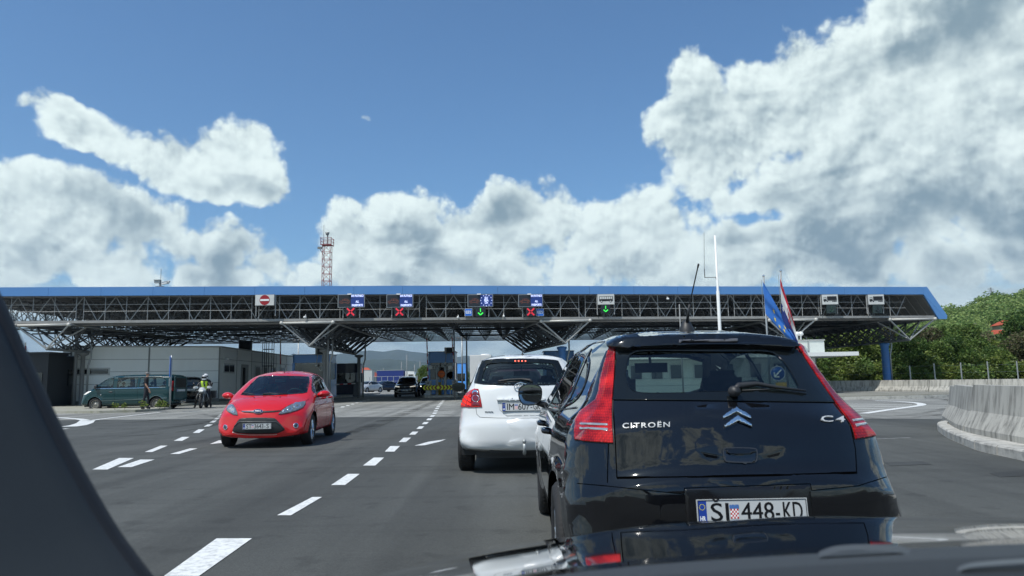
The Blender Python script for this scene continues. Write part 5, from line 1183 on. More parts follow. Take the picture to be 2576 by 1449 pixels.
FI.line('cam', c8([(335, 1150), (420, 1180), (600, 1196), (1000, 1194), (1070, 1184)]), .014, CHROME, 'chrome_lip', .010)
FI.patch('upper_slot', c8([(470, 812), (560, 806), (800, 808), (960, 802), (1140, 796), (1120, 812), (1020, 824), (840, 834), (660, 836), (520, 828)]), 'cam', .006, BLACKP, step=3)
FI.line('cam', c8([(490, 812), (680, 812)]), .010, CHROME, 'slot_chrome', .012)
em = c8(disc2(757, 818, 80, 28, 34)); e_ = FI.patch('oval_emblem', em, 'cam', .022, CHROME, step=3, skirt=.014); FI.patch('oval_field', c8(disc2(757, 818, 70, 28, 27)), 'cam', .026, mat('emblem_blue', lin((20, 40, 96)), .2, coat=1), step=3, parent=e_, skirt=.003)
car_text(FI, 'Ford', *[c8([(x, 0)])[0][0] for x in (712, 802)], *[c8([(0, y)])[0][1] for y in (803, 829)], 'lettering', off=.031)
for x, y, rx in ((217, 1073, 36), (1378, 1044, 44)):
    q = FI.patch('fog_lamp', c8(disc2(x, y, rx, 20, 44)), 'cam', .012, CHROME, step=2, skirt=.02); FI.patch('fog_lens', c8(disc2(x, y, rx * .72, 16, 32)), 'cam', .018, mat('fog_glass', (.03, .035, .04), .1, coat=1), step=2, parent=q, skirt=.004)
FI.line('cam', c8([(425, 790), (520, 808), (700, 806), (1000, 800), (1120, 790), (1300, 690), (1540, 640), (1600, 600)]), .006); FI.line('cam', c8([(430, 790), (380, 690), (330, 630)]), .006)
FI.line('cam', c8([(240, 700), (300, 625), (440, 545)]), .004)
for x, y in ((692, 583), (1118, 573)): FI.patch('washer_jet', c8(disc2(x, y, 9, 8, 6)), 'cam', .012, BLACKP, step=2, skirt=.01)
for pts in ([(500, 512), (580, 522), (690, 546)], [(835, 534), (950, 524), (1060, 532), (1240, 532)]):
    h = FI.proj('cam', c8(pts), .02); mb = MB(); mb.path([tuple(q) for q in h], .010, 6); mb.build('wiper', BLACKP, FI.t)
q = c8([(742, 1055)])[0]; hv = FI.proj('cam', [q], .01)[0]
p_, I_ = plate(FI.t, (3.975, hv.y, hv.z), (0, 1, 0), (0, 0, 1), [('ST', -.145, .10)], [('3643', .035, .165), ('-', .145, .02), ('S', .195, .04)]); shield(p_, I_, (0, 1, 0), (0, 0, 1), -.078, .032)
for vw, sd in (('left', 1), ('right', -1)):
    FI.window(chaikin([(2.80, 1.03), (2.5, 1.18), (2.15, 1.315), (1.85, 1.37), (1.3, 1.385), (.88, 1.34), (.68, 1.23), (.74, 1.12), (1.3, 1.03), (2.3, .99), (2.72, .985)], 2), vw, .03, name='side_window', glass=DARKGLASS, step=.03)
    for xx, tl in ((1.62, .06),): FI.patch('door_pillar', [(xx - .04, 1.02), (xx + .05, 1.02), (xx + .05 - tl, 1.40), (xx - .04 - tl, 1.40)], vw, .006, BLACKG, skirt=.004)
    FI.line(vw, [(1.58, 1.38), (1.64, 1.0), (1.62, .6), (1.66, .24)], .007); FI.line(vw, [(2.95, .98), (2.80, .8), (2.74, .5), (2.70, .24)], .007); FI.line(vw, [(.85, 1.1), (.98, .75), (1.02, .5), (1.1, .26), (2.7, .25)], .007)
    FI.line(vw, [(.55, .90), (1.5, .82), (2.4, .74), (2.9, .69)], .012, paint('red_crease_shade', (.36, .01, .018), .3), 'side_crease_shade', .004)  # darker red ribbon paints the shade along the body crease
    for xx in (1.78, .92):
        y = FI.proj(vw, [(xx, .88)], 0)[0].y; mb = MB(); mb.path([(xx - .01, y, .88), (xx + .02, y + sd * .035, .885), (xx + .17, y + sd * .038, .89), (xx + .2, y, .885)], [.015, .018, .019, .015], 8); mb.build('door_handle', REDPAINT, FI.t)
    M_ = Vector((2.62, sd * .965, .985)); mb = MB(); rows = []
    for dx, f, oy in ((-.07, .80, 0), (-.065, .92, 0), (0, 1, 0), (.06, .85, -.02), (.10, .45, -.04), (.115, .1, -.04)): rows.append([(M_.x + dx, M_.y + sd * oy + a * f * .125, M_.z + b * f * .07 + (-.02 if a * sd < 0 else .0) * abs(a)) for a, b in disc2(0, 0, 1, 18)])
    mb.grid(rows, True, closed=True); mb.add(rows[0], [tuple(range(18))]); mi = mb.build('door_mirror', REDPAINT, FI.t); mb = MB(); mb.bar((2.66, sd * .80, .93), (2.62, sd * .90, .945), .03, 8); mb.build('mirror_arm', BLACKP, mi)
FI.line('top', [(.6, -.53), (1.2, -.56), (2.1, -.575)], .01, INK, 'roof_channel'); FI.line('top', [(.6, .53), (1.2, .56), (2.1, .575)], .01, INK, 'roof_channel')
mb = MB(); mb.bar((2.02, .02, 1.44), (2.0, .02, 1.47), .018, 8, r2=.01); mb.bar((2.0, .02, 1.47), (1.88, .01, 1.60), .005, 5); mb.build('roof_aerial', BLACKP, FI.t)
FI.body(); FI.wheels(.30, .195, .755, mat('bright_alloy', (.62, .64, .66), .25, .9, noise=.05), 7)
for y in (.36, -.36): seat(FI.t, 1.75, y, .36)
mb = MB(); mb.box((.9, 0, .6), (.16, 1.15, .6)); mb.build('rear_seat_back', INTER, FI.t)
mb = MB(); mb.box((2.80, 0, .82), (.42, 1.1, .22)); mb.lathe([(.0, 0), (.16, 0)], (2.75, .36, .97), 'Z', 12); mb.build('dashboard', GREYIN, FI.t)
mb = MB(); mb.path([(2.50 + .06 * sin(a), .36 + .18 * cos(a), .93 + .17 * sin(a)) for a in np.linspace(0, 2 * pi, 25)], .014, 6); mb.box((2.52, .36, .93), (.03, .3, .04)); mb.build('steering_wheel', INTER, FI.t)
mb = MB(); mb.box((2.28, 0, 1.27), (.04, .22, .07)); mb.build('interior_mirror', INTER, FI.t)
mb = MB(); mb.box((2.08, .36, 1.33), (.02, .42, .035)); mb.build('sun_visor', mat('pale_visor', (.38, .42, .38), .7), FI.t)
# ================================================================ parked and queueing vehicles
def simple_car(name, label, X, Y, rz, outline, H, Wd, pm, side, ws, rear=None, arches=None, group=None, front=True, lamps=None, cat='car', step=.09, rim=ALLOY, wr=.31, fpl=True, tail=True, glass=DARKGLASS, at='front', plan=None, grille=None, handle=True):
    k = Wd / .885; sec = [(z, w * k) for z, w in ((.16, .79), (.3, .85), (.45, .875), (.65, .885), (.85, .875), (1.0, .845), (1.1, .79), (1.25, .71), (H - .12, .63), (H, .56))]
    L = max(o[0] for o in outline); d = Vector((cos(rz), sin(rz), 0)); org = Vector((X, Y, 0)) - d * (L if at == 'front' else 0 if at == 'rear' else L / 2)
    c = Car(name, label, tuple(org), rz, outline, plan or sec, [(0, .9), (.5, .96), (1, 1), (L - .9, 1), (L - .3, .95), (L, .88)], [(0, .84), (.6, .9), (1.3, .97), (2.2, 1), (L, .95)], arches, pm, cat=cat, step=step, group=group, p=2.4, zsplit=(.95, 1.2))
    for vw in ('left', 'right'):
        for pl in side: c.window(chaikin(pl, 1), vw, .03, name='side_window', glass=glass)
        xs = [min(p[0] for p in pl) for pl in side]; mx = max(p[0] for pl in side for p in pl); mid = sum((min(p[0] for p in pl) + max(p[0] for p in pl)) / 2 for pl in side) / len(side)
        c.line(vw, [(mid, 1.0), (mid, .3)], .008); c.line(vw, [(mx - .15, .98), (mx - .25, .3)], .008)
    if ws: c.window(ws, 'front', .04, name='windscreen', glass=glass)
    if rear: c.window(rear, 'rear', .04, name='rear_window', glass=glass)
    for (nm, view, poly, m_, off) in (lamps or []):
        for s_ in (1, -1): c.patch(nm, [(s_ * a, b) for a, b in poly] if s_ == 1 else [(s_ * a, b) for a, b in poly][::-1], view, off, m_, skirt=.01)
    for (nm, view, poly, m_, off) in (grille or []): c.patch(nm, poly, view, off, m_, skirt=.01)
    c.body()
    c.wheels(wr, .2, Wd - .11, rim, 5 if rim is not STEEL_RIM else 0)
    for y in (.36, -.36): seat(c.t, L * .46, y, .42)
    for s_ in (1, -1):
        z = 1.02 if H < 1.6 else 1.12; x = mx - .25; mi = door_mirror(c, (x, s_ * (Wd + .07), z), s_, .10, .075, pm)
    if fpl:
        h = c.proj('front', [(0, fpl if isinstance(fpl, float) else .45)], .012)[0]; pp, I = plate(c.t, h, (0, 1, 0), (0, 0, 1), [('ZG', -.145, .09)], [('1207', .03, .165), ('-', .13, .02), ('B', .19, .04)]) if 0 else plate(c.t, h, (0, 1, 0), (0, 0, 1), [('ST', -.145, .09)], [('1275', .03, .16), ('-', .13, .02), ('O', .19, .045)])
    return c
STEEL_RIM = mat('steel_wheel', (.30, .29, .26), .5, .5, noise=.2)
HLAMP = mat('lit_headlamp', (.8, .82, .84), .1, .3, coat=1, noise=.3, nscale=40, emit=(1, .97, .85), estr=.5)
HLON = mat('bright_headlamp', (.9, .9, .85), .2, emit=(1, .98, .8), estr=2.2)
SEDAN = [(.08, .28, .1), (.02, .4, .3), (0, .55, .36), (.02, .78, .34), (.06, .90, .28), (.25, 1.0, .26), (.60, 1.06, .24), (1.0, 1.28, .2), (1.3, 1.38, .14), (1.8, 1.44, .12), (2.4, 1.42, .13), (2.8, 1.28, .17), (3.35, 1.02, .22), (3.8, .92, .26), (4.3, .80, .34), (4.48, .64, .42), (4.52, .45, .42), (4.48, .28, .3), (4.35, .2, .1), (2.5, .18, .08), (.7, .2, .08)]
HATCH = [(a * 1.02, b, c) for a, b, c in FIO]
SUVO = [(.08, .34, .1), (.02, .48, .3), (0, .65, .36), (.02, .9, .34), (.08, 1.08, .28), (.22, 1.35, .2), (.34, 1.56, .13), (.7, 1.62, .11), (1.4, 1.67, .12), (2.1, 1.66, .12), (2.6, 1.58, .14), (3.0, 1.36, .18), (3.4, 1.14, .24), (3.8, 1.08, .28), (4.2, 1.0, .34), (4.38, .90, .4), (4.46, .72, .44), (4.48, .52, .46), (4.44, .36, .3), (4.3, .27, .1), (2.5, .26, .08), (.7, .3, .08)]
SED_S = [[(3.15, 1.03), (2.75, 1.23), (2.4, 1.34), (1.9, 1.37), (1.4, 1.33), (1.0, 1.2), (.95, 1.07), (1.8, 1.0), (2.8, .98)]]
SED_W = [(-.64, 1.03), (-.55, 1.25), (-.48, 1.37), (.48, 1.37), (.55, 1.25), (.64, 1.03), (0, 1.05)]
SUV_S = [[(3.2, 1.18), (2.8, 1.40), (2.5, 1.52), (1.9, 1.56), (1.4, 1.56), (.7, 1.52), (.5, 1.42), (.55, 1.2), (1.4, 1.13), (2.6, 1.10)]]
SUV_W = [(-.70, 1.17), (-.64, 1.36), (-.56, 1.55), (.56, 1.55), (.64, 1.36), (.70, 1.17), (0, 1.19)]
# dark SUV facing the camera in the exit lane
p0 = G(1018, 1000)
SU = simple_car('dark_suv', 'shiny black SUV with lit headlamps driving out from under the canopy', p0.x, p0.y, radians(-88), SUVO, 1.67, .92, BLACKPAINT, SUV_S, SUV_W, arches=[(.8, .36, .41), (3.5, .36, .41)], wr=.35, fpl=.56, step=.07,
    lamps=[('headlamp', 'front', [(.40, .86), (.78, .92), (.82, .84), (.42, .80)], HLAMP, .012), ('fog_lamp', 'front', [(.60, .46), (.74, .48), (.74, .42), (.6, .41)], LAMPCLR, .012)],
    grille=[('grille', 'front', [(-.39, .80), (.39, .80), (.40, .88), (-.40, .88)], BLACKP, .008), ('grille_bar', 'front', [(-.40, .815), (.40, .815), (.40, .825), (-.40, .825)], CHROME, .014), ('grille_bar', 'front', [(-.41, .86), (.41, .86), (.41, .872), (-.41, .872)], CHROME, .014),
            ('round_badge', 'front', disc2(0, .84, .06, 16), CHROME, .02), ('lower_trim', 'front', [(-.62, .395), (.62, .395), (.6, .375), (-.6, .375)], CHROME, .012)])
p0 = G(1056, 997)
B2_ = simple_car('dark_estate', 'dark car half hidden behind the black SUV, one headlamp lit', p0.x + .35, 64.5, radians(-90), SUVO, 1.67, .90, paint('navy_car_paint', (.012, .016, .03), .2), SUV_S, SUV_W, arches=[(.8, .36, .41), (3.5, .36, .41)], wr=.35, fpl=.56,
    lamps=[('headlamp', 'front', [(.45, .84), (.76, .90), (.80, .82), (.46, .78)], HLON, .012)], grille=[('grille', 'front', [(-.36, .72), (.36, .72), (.38, .86), (-.38, .86)], BLACKP, .008)])
SV = simple_car('silver_car', 'silver estate car parked far behind the dark exit booth', P(925, 975, 92).x, 92, radians(-115), SEDAN, 1.45, .87, paint('silver_car_paint', (.48, .50, .51), .3, .3), SED_S, SED_W, arches=[(.8, .32, .37), (3.5, .32, .37)],
    lamps=[('headlamp', 'front', [(.36, .62), (.74, .66), (.78, .75), (.38, .70)], HLAMP, .012)], grille=[('grille', 'front', [(-.3, .60), (.3, .60), (.32, .69), (-.32, .69)], BLACKP, .008)], at='c')
NV = simple_car('navy_saloon', 'dark navy saloon parked beside the far silver car', P(966, 975, 97).x, 97, radians(-130), SEDAN, 1.45, .88, paint('navy_car_paint', (.012, .016, .03), .2), SED_S, SED_W, arches=[(.8, .32, .37), (3.5, .32, .37)],
    lamps=[('headlamp', 'front', [(.36, .62), (.74, .66), (.78, .75), (.38, .70)], HLAMP, .012)], grille=[('grille', 'front', [(-.3, .50), (.3, .50), (.32, .69), (-.32, .69)], CHROME, .008)], at='c')
# dark red hatchback in the queue, left of and beyond the white one
DR = simple_car('dark_hatchback', 'dark red hatchback queueing just beyond the white hatchback', .02, 15.6, radians(92), [(a, b * 1.03, r) for a, b, r in HATCH], 1.52, .89, paint('dark_red_paint', (.05, .008, .012), .25), [[(2.80, 1.06), (2.5, 1.2), (2.15, 1.34), (1.85, 1.40), (1.3, 1.41), (.88, 1.36), (.68, 1.25), (.74, 1.14), (1.3, 1.06), (2.3, 1.02)]],
    [(-.62, 1.06), (-.52, 1.36), (.52, 1.36), (.62, 1.06)], rear=[(-.60, 1.10), (-.50, 1.38), (.50, 1.38), (.60, 1.10)], arches=[(.68, .32, .36), (3.2, .32, .36)], fpl=False, at='rear', lamps=[('tail_lamp', 'rear', [(.60, .85), (.80, .86), (.78, 1.08), (.66, 1.10)], LAMPRED, .012)])
# green van with its tailgate doors open
GREEN = paint('dark_teal_van_paint', (.004, .034, .039), .25)
VANO = [(.02, .34, .1), (0, .5, .25), (.0, .9, .22), (.02, 1.3, .2), (.06, 1.66, .14), (.14, 1.78, .10), (.5, 1.82, .10), (1.5, 1.84, .11), (2.8, 1.83, .11), (3.3, 1.78, .13), (3.6, 1.66, .15), (4.0, 1.40, .18), (4.3, 1.19, .22), (4.55, 1.07, .28), (4.78, .93, .36), (4.90, .76, .42), (4.95, .58, .44), (4.94, .40, .36), (4.86, .27, .15), (4.7, .23, .1), (2.5, .22, .08), (.5, .25, .08)]
VSEC = [(.2, .88), (.35, .93), (.6, .95), (.9, .95), (1.08, .94), (1.2, .915), (1.6, .84), (1.75, .79), (1.85, .72)]
VY = 38.6; VX = P(193.5, 1000, VY).x
v_s = [[(4.18, 1.12), (4.02, 1.28), (3.93, 1.30), (3.93, 1.12)], [(3.86, 1.14), (3.86, 1.33), (3.62, 1.52), (3.30, 1.66), (3.12, 1.68), (3.12, 1.15)], [(2.92, 1.17), (2.92, 1.69), (1.88, 1.69), (1.88, 1.17)], [(1.76, 1.18), (1.76, 1.69), (.62, 1.68), (.40, 1.52), (.36, 1.22), (.5, 1.18)]]
VN = Car('teal_van', 'dark teal minivan parked sideways by the pale building, rear door open', (VX + 4.95, VY + .95, 0), pi, VANO, VSEC, [(0, .97), (.5, 1), (4, 1), (4.6, .95), (4.95, .86)], [(0, .97), (1, 1), (4, 1), (4.95, .95)], [(.84, .33, .39), (4.02, .33, .39)], GREEN, cat='van', step=.07, p=2.6, zsplit=(1.0, 1.3), bumps=[bmp(.3, 4.5, .52, .60, .012, .2, .04)])
for vw in ('left', 'right'):
    for pl in v_s: VN.window(pl, vw, .022, name='side_window', glass=WINGLASS)
    VN.line(vw, [(4.1, 1.135), (2.0, 1.135), (.4, 1.155)], .02, CHROME, 'beltline_trim', .006); VN.line(vw, [(3.98, .50), (.3, .60)], .03, mat('side_rub_strip', (.12, .17, .17), .4), 'rub_strip', .008)
    for x in (3.88, 3.02, 1.82): VN.line(vw, [(x, 1.12), (x - .02, .3)], .01)
    VN.patch('door_handle', chaikin([(3.12, .93), (3.32, .93), (3.32, .985), (3.12, .985)], 1), vw, .02, BLACKP, skirt=.02)
VN.window([(-.78, 1.2), (-.70, 1.45), (-.62, 1.68), (.62, 1.68), (.70, 1.45), (.78, 1.2)], 'front', .05, name='windscreen')
for s_ in (1, -1):
    VN.patch('headlamp', [(s_ * .48, .78), (s_ * .86, .84), (s_ * .9, 1.02), (s_ * .6, .92)], 'front', .012, HLAMP, skirt=.01); door_mirror(VN, (3.95, s_ * 1.02, 1.22), s_, .10, .13, BLACKP)
tlv = [(-.005, .95), (.10, .95), (.12, 1.45), (.03, 1.52)]
for vw in ('left', 'right'): VN.patch('tail_lamp', tlv, vw, .02, LAMPRED, skirt=.03)
VN.cut |= (VN.C[:, 0] < .06) & (np.abs(VN.C[:, 1]) < .78) & (VN.C[:, 2] > .5) & (VN.C[:, 2] < 1.70)
VN.patch('marker_lamp', disc2(3.72, .82, .03, 10), 'left', .008, LAMPCLR, skirt=.006)
VN.body(); VN.wheels(.325, .2, .83, STEEL_RIM, 0)
for x, y in ((3.1, .4), (3.1, -.4), (2.0, .4), (2.0, -.4), (.95, .4), (.95, -.4)): seat(VN.t, x, y, .62)
mb = MB(); mb.path([(3.62 + .04 * sin(a), .42 + .19 * cos(a), 1.12 + .17 * sin(a)) for a in np.linspace(0, 2 * pi, 21)], .016, 6); mb.build('steering_wheel', INTER, VN.t)
# open rear door, hinged on the camera side
dr = bpy.data.objects.new('rear_door', None); COL.objects.link(dr); dr.parent = VN.t; dr.location = (0.0, .86, 0); dr.rotation_euler = (0, 0, radians(-205))
mb = MB(); W_ = .80
prof = [(0, .5), (W_, .5), (W_, 1.2), (W_ - .03, 1.62), (W_ - .1, 1.70), (.05, 1.72), (0, 1.66)]
mb.prism([(0.03, a, b) for a, b in prof], (.05, 0, 0)); mb.build('door_panel', GREEN, dr)
for sx in (.02, .088): mb = MB(); mb.prism([(sx, a, b) for a, b in [(.08, 1.12), (W_ - .08, 1.12), (W_ - .1, 1.60), (.1, 1.62)]], (.006, 0, 0)); mb.build('door_window', BLACKG, dr)
plate(dr, (.02, .40, .98), (0, -1, 0), (0, 0, 1), [('DU', -.14, .09)], [('517', .02, .13), ('-', .11, .02), ('AD', .18, .08)]); plate(dr, (.092, .40, .98), (0, 1, 0), (0, 0, 1), [('DU', -.14, .09)], [('517', .02, .13), ('-', .11, .02), ('AD', .18, .08)])
# dark off-roader behind the van
OFFR = [(.06, .42, .1), (0, .6, .25), (0, .95, .24), (.03, 1.12, .2), (.10, 1.42, .15), (.20, 1.72, .12), (.6, 1.80, .10), (1.6, 1.83, .11), (2.4, 1.80, .12), (2.7, 1.68, .14), (3.15, 1.26, .2), (3.6, 1.20, .24), (4.3, 1.12, .28), (4.55, .98, .32), (4.62, .7, .36), (4.6, .45, .3), (4.4, .36, .1), (2.5, .34, .08), (.6, .36, .08)]
p0 = G(478, 1018)
OR = simple_car('black_offroader', 'black off-road car parked behind the teal van, between it and the motorcycle', p0.x - .1, p0.y + .2, radians(112), OFFR, 1.83, .95, BLACKPAINT, [[(3.0, 1.27), (2.65, 1.62), (1.9, 1.68), (1.9, 1.24)], [(1.8, 1.24), (1.8, 1.68), (.4, 1.64), (.3, 1.26)]], [(-.70, 1.30), (-.6, 1.66), (.6, 1.66), (.70, 1.30)], rear=[(-.74, 1.18), (-.62, 1.62), (.62, 1.62), (.74, 1.18)],
    arches=[(.9, .38, .43), (3.75, .38, .43)], wr=.37, fpl=False, at='rear', step=.09, lamps=[('tail_lamp', 'rear', [(.70, .85), (.88, .85), (.86, 1.12), (.72, 1.12)], LAMPRED, .012)])
h = OR.proj('rear', [(0, .95)], .012)[0]; plate(OR.t, h, (0, -1, 0), (0, 0, 1), [('ST', -.14, .09)], [('902', .02, .13), ('-', .11, .02), ('KV', .18, .08)])
# ================================================================ buildings, booths and street furniture
PANEL = mat('pale_wall_panel', (.86, .89, .87), .6, noise=.04, nscale=1.5, dirt=(.74, .76, .73), dscale=.8, damt=.4, stretch=(1, 1, .3))
JOINT = mat('panel_joint_grey', (.20, .21, .205), .6)
FRAMEW = mat('window_frame_white', (.50, .52, .50), .5)
DARKWIN = mat('dark_window_pane', (.010, .013, .016), .06, spec=.8, noise=.2)
GREYWALL = mat('grey_plinth', (.17, .18, .18), .8, noise=.2)
B = thing('customs_building', 'long low pale panel building behind the parked van', 'building', (-26, 52, 0))
A0, A1 = Vector((P(152, 1000, 47.2).x, 47.2, 0)), Vector((-20.2, 51.0, 0)); A2 = Vector((-21.25, 71.5, 0)); HB = 3.80
dA = (A1 - A0).normalized(); nA = Vector((dA.y, -dA.x, 0)); dS = (A2 - A1).normalized(); nS = Vector((dS.y, -dS.x, 0)); WL = (A1 - A0).length
def onA(s, z, o=0.0): return A0 + dA * s + nA * o + Vector((0, 0, z))
def onS(s, z, o=0.0): return A1 + dS * s + nS * o + Vector((0, 0, z))
mb = MB(); mb.prism([A0, A1, A2, A2 + Vector((-9, 0, 0)), A0 + Vector((-1, 12, 0))], (0, 0, HB)); mb.build('wall', PANEL, B, True)
def slab(fn, s0, s1, z0, z1, o0, o1, name, m, par=B):
    mb = MB(); v = [fn(s, z, o) for s in (s0, s1) for z in (z0, z1) for o in (o0, o1)]
    mb.add(v, [(0, 1, 3, 2), (4, 6, 7, 5), (0, 4, 5, 1), (2, 3, 7, 6), (0, 2, 6, 4), (1, 5, 7, 3)]); return mb.build(name, m, par, True)
slab(onA, -.02, WL + .05, HB, HB + .10, -.3, .05, 'roof_edge', mat('roof_edge_grey', (.36, .37, .36), .6)); slab(onS, 0.06, 20.4, HB, HB + .10, -.3, .05, 'roof_edge', MATS['roof_edge_grey'])
slab(onA, 0, WL, 0, .35, .0, .03, 'plinth', GREYWALL); slab(onS, 0, 20.4, 0, .3, .0, .03, 'plinth', GREYWALL)
for px in (202, 360, 513): s = (P(px, 940, 48.5).x - A0.x) / dA.x; slab(onA, s - .05, s + .05, .35, HB, 0, .012, 'panel_joint', JOINT)
for z in (1.4, 2.2, 3.0): slab(onA, 0, WL, z - .012, z + .012, 0, .006, 'panel_joint', JOINT)
for s in (3.6, 7.2, 10.8, 14.4, 18): slab(onS, s - .03, s + .03, .3, HB, 0, .012, 'panel_joint', JOINT)
slab(onS, 0, 20.4, 3.0, 3.03, 0, .006, 'panel_joint', JOINT)
def win(fn, s0, s1, z0, z1, n=2, blind=True, name='window'):
    w = slab(fn, s0, s1, z0, z1, .0, .05, name, FRAMEW)
    for k in range(n):
        a, b = s0 + .1 + (s1 - s0 - .1) * k / n, s0 + (s1 - s0 - .1) * (k + 1) / n
        slab(fn, a, b, z0 + .1, z1 - .1, .045, .056, 'pane', DARKWIN, w)
        if blind and k == n - 1: slab(fn, a + .03, b - .05, z0 + .28, z1 - .12, .05, .062, 'blind', mat('grey_blind', (.24, .25, .25), .7), w)
    return w
sa = (P(184, 935, 47.9).x - A0.x) / dA.x; sb = (P(281, 935, 48.5).x - A0.x) / dA.x
win(onA, sa, sb, P(230, 944.5, 48).z, P(230, 925.5, 48).z)
win(onS, .7, 3.0, 2.05, 2.75, 2, False); win(onS, 8.2, 9.6, 1.0, 2.7, 1, True); win(onS, 10.6, 11.6, 1.0, 2.7, 1, True); win(onS, 12.8, 14.2, 1.0, 2.7, 2, True); win(onS, 16, 17.4, 1.0, 2.7, 2, False)
d_ = slab(onS, 4.6, 6.3, .05, 2.75, 0, .05, 'door', mat('door_grey', (.26, .27, .27), .6)); slab(onS, 4.9, 5.5, .9, 2.5, .05, .06, 'door_pane', DARKWIN, d_)
for fn, s in ((onA, .75), (onS, 1.2)):
    q = fn(s, 3.05, .03); t = thing('wall_camera', 'small white camera on the %s wall of the pale building' % ('front' if fn is onA else 'side'), 'camera', tuple(q), 0, 'wall cameras of the pale building')
    mb = MB(); mb.bar((0, 0, 0), (.12, -.25, .05), .02, 5); mb.bar((.05, -.25, .02), (.32, -.42, -.03), .07, 8); mb.build('camera_body', WHITE, t)
# roof clutter behind: hanging box, ladder cage
def hang_box(px0, px1, py0, py1, Y, label, front, zhang=5.1):
    a, b = P(px0, py1, Y), P(px1, py0, Y); t = thing('hanging_board', label, 'sign board', ((a.x + b.x) / 2, Y, a.z)); w, h = b.x - a.x, b.z - a.z
    mb = MB(); mb.box((0, .12, h / 2), (w, .24, h)); mb.build('housing', STEEL if front is not LEDBLK else STEEL_DK, t); mb = MB(); mb.box((0, -.01, h / 2), (w * .8, .02, h * .82)); mb.build('face', front, t)
    mb = MB()
    for s in (-1, 1): mb.bar((s * w * .4, .1, h), (s * w * .6, .1, zhang - a.z), .03, 5)
    if zhang: mb.build('hanger', STEEL_DK, t)
    return t
hang_box(600, 632.5, 857, 881, 62, 'dark board hanging from the canopy above the pale building', LEDBLK, 5.2)
a = P(671, 940, 60); t = thing('ladder_cage', 'dark steel ladder cage rising beside the pale building', 'ladder', (a.x, 60, 0))
mb = MB()
for x in (-.38, -.06, .12, .38): mb.bar((x, 0, 0), (x, 0, 4.75), .028, 5)
for y in (.5,):
    for x in (-.38, .38): mb.bar((x, y, 0), (x, y, 4.75), .028, 5)
for z in (4.75, 4.05, 2.7, 2.0, 1.2): mb.bar((-.38, 0, z), (.38, 0, z), .03, 5); mb.bar((-.38, .5, z), (.38, .5, z), .03, 5); mb.bar((-.38, 0, z), (-.38, .5, z), .03, 5); mb.bar((.38, 0, z), (.38, .5, z), .03, 5)
mb.build('cage', STEEL_DK, t)
def booth(name, label, X, Y, w, d, h, m, band=.95, winz=(1.35, 2.65), glass=None, nosmoke=None, base=.16, group='passport booths'):
    t = thing(name, label, 'booth', (X, Y, base), 0, group); hw = w / 2
    mb = MB(); mb.box((0, d / 2, winz[0] / 2), (w, d, winz[0])); mb.build('lower_wall', m, t)
    mb = MB(); mb.prism([(x, y, winz[1]) for x, y in chaikin([(-hw, 0), (hw, 0), (hw, d), (-hw, d)], 2, True, .06)], (0, 0, h - winz[1])); mb.build('roof_band', m, t)
    mb = MB(); mb.prism([(x, y, h) for x, y in chaikin([(-hw - .05, -.05), (hw + .05, -.05), (hw + .05, d + .05), (-hw - .05, d + .05)], 2, True, .06)], (0, 0, .05)); mb.build('roof', mat('booth_roof', (.10, .14, .20), .5), t)
    for x in (-hw + .09, hw - .09):
        for y in (.09, d - .09): mb = MB(); mb.box((x, y, (winz[0] + winz[1]) / 2), (.18, .18, winz[1] - winz[0])); mb.build('corner_post', m, t)
    gp = glass or glass_mat('booth_glass', (.30, .34, .36))
    mb = MB(); mb.box((0, .06, (winz[0] + winz[1]) / 2), (w - .36, .02, winz[1] - winz[0])); mb.build('front_window', gp, t)
    for s in (-1, 1): mb = MB(); mb.box((s * (hw - .06), d / 2, (winz[0] + winz[1]) / 2), (.02, d - .36, winz[1] - winz[0])); mb.build('side_window', gp, t)
    mb = MB(); mb.box((0, d * .55, 1.0), (w - .5, .5, .9)); mb.box((.3, d * .6, 1.65), (.5, .08, .35)); mb.box((-.5, d * .7, 1.5), (.4, .3, .8)); mb.box((0, d - .15, 1.9), (w - .4, .06, 1.4)); mb.build('desk_and_screens', INTER, t)
    if nosmoke:
        px, py = nosmoke; q = P(px, py, Y - .03) - Vector((X, Y, base)); n_ = bpy.data.objects.new('no_smoking_plate', None); 
        mb = MB(); mb.box((q.x, q.y, q.z), (.34, .02, .34)); pl_ = mb.build('no_smoking_plate', WHITE, t)
        mb = MB(); mb.path([(q.x + .12 * cos(a), q.y - .014, q.z + .12 * sin(a)) for a in np.linspace(0, 2 * pi, 25)], .012, 5); mb.bar((q.x - .085, q.y - .016, q.z + .085), (q.x + .085, q.y - .016, q.z - .085), .012, 5); mb.bar((q.x - .07, q.y - .013, q.z - .01), (q.x + .06, q.y - .013, q.z + .02), .014, 4); mb.build('no_smoking_symbol', INK, pl_)
    return t
BOOTHBLUE = mat('booth_blue_paint', (.10, .36, .88), .35, coat=.3, noise=.08, nscale=2, dirt=(.14, .36, .75), dscale=2, damt=.4)
NAVY = mat('booth_dark_navy', lin((20, 38, 78)), .35, coat=.3, noise=.1)  # even dark navy, much darker than the blue booths
booth('passport_booth', 'blue passport booth behind the red hatchback, no-smoking sign on its window', P(781, 960, 57).x, 57, 2.85, 2.4, 3.25, BOOTHBLUE, nosmoke=(809.5, 926))
booth('passport_booth', 'dark navy passport booth beyond the blue one', P(863, 960, 70).x, 70, 2.6, 2.6, 2.85, NAVY, winz=(1.1, 2.0))
booth('passport_booth', 'blue passport booth on the kerb island behind the chevron board', P(1111, 960, 62).x, 62, 2.25, 2.6, 3.5, BOOTHBLUE, winz=(1.2, 2.6), nosmoke=(1137, 929))
booth('passport_booth', 'blue passport booth with its roof just showing between the white and black hatchbacks', P(1408, 960, 61).x, 61, 2.5, 2.6, 3.35, BOOTHBLUE)
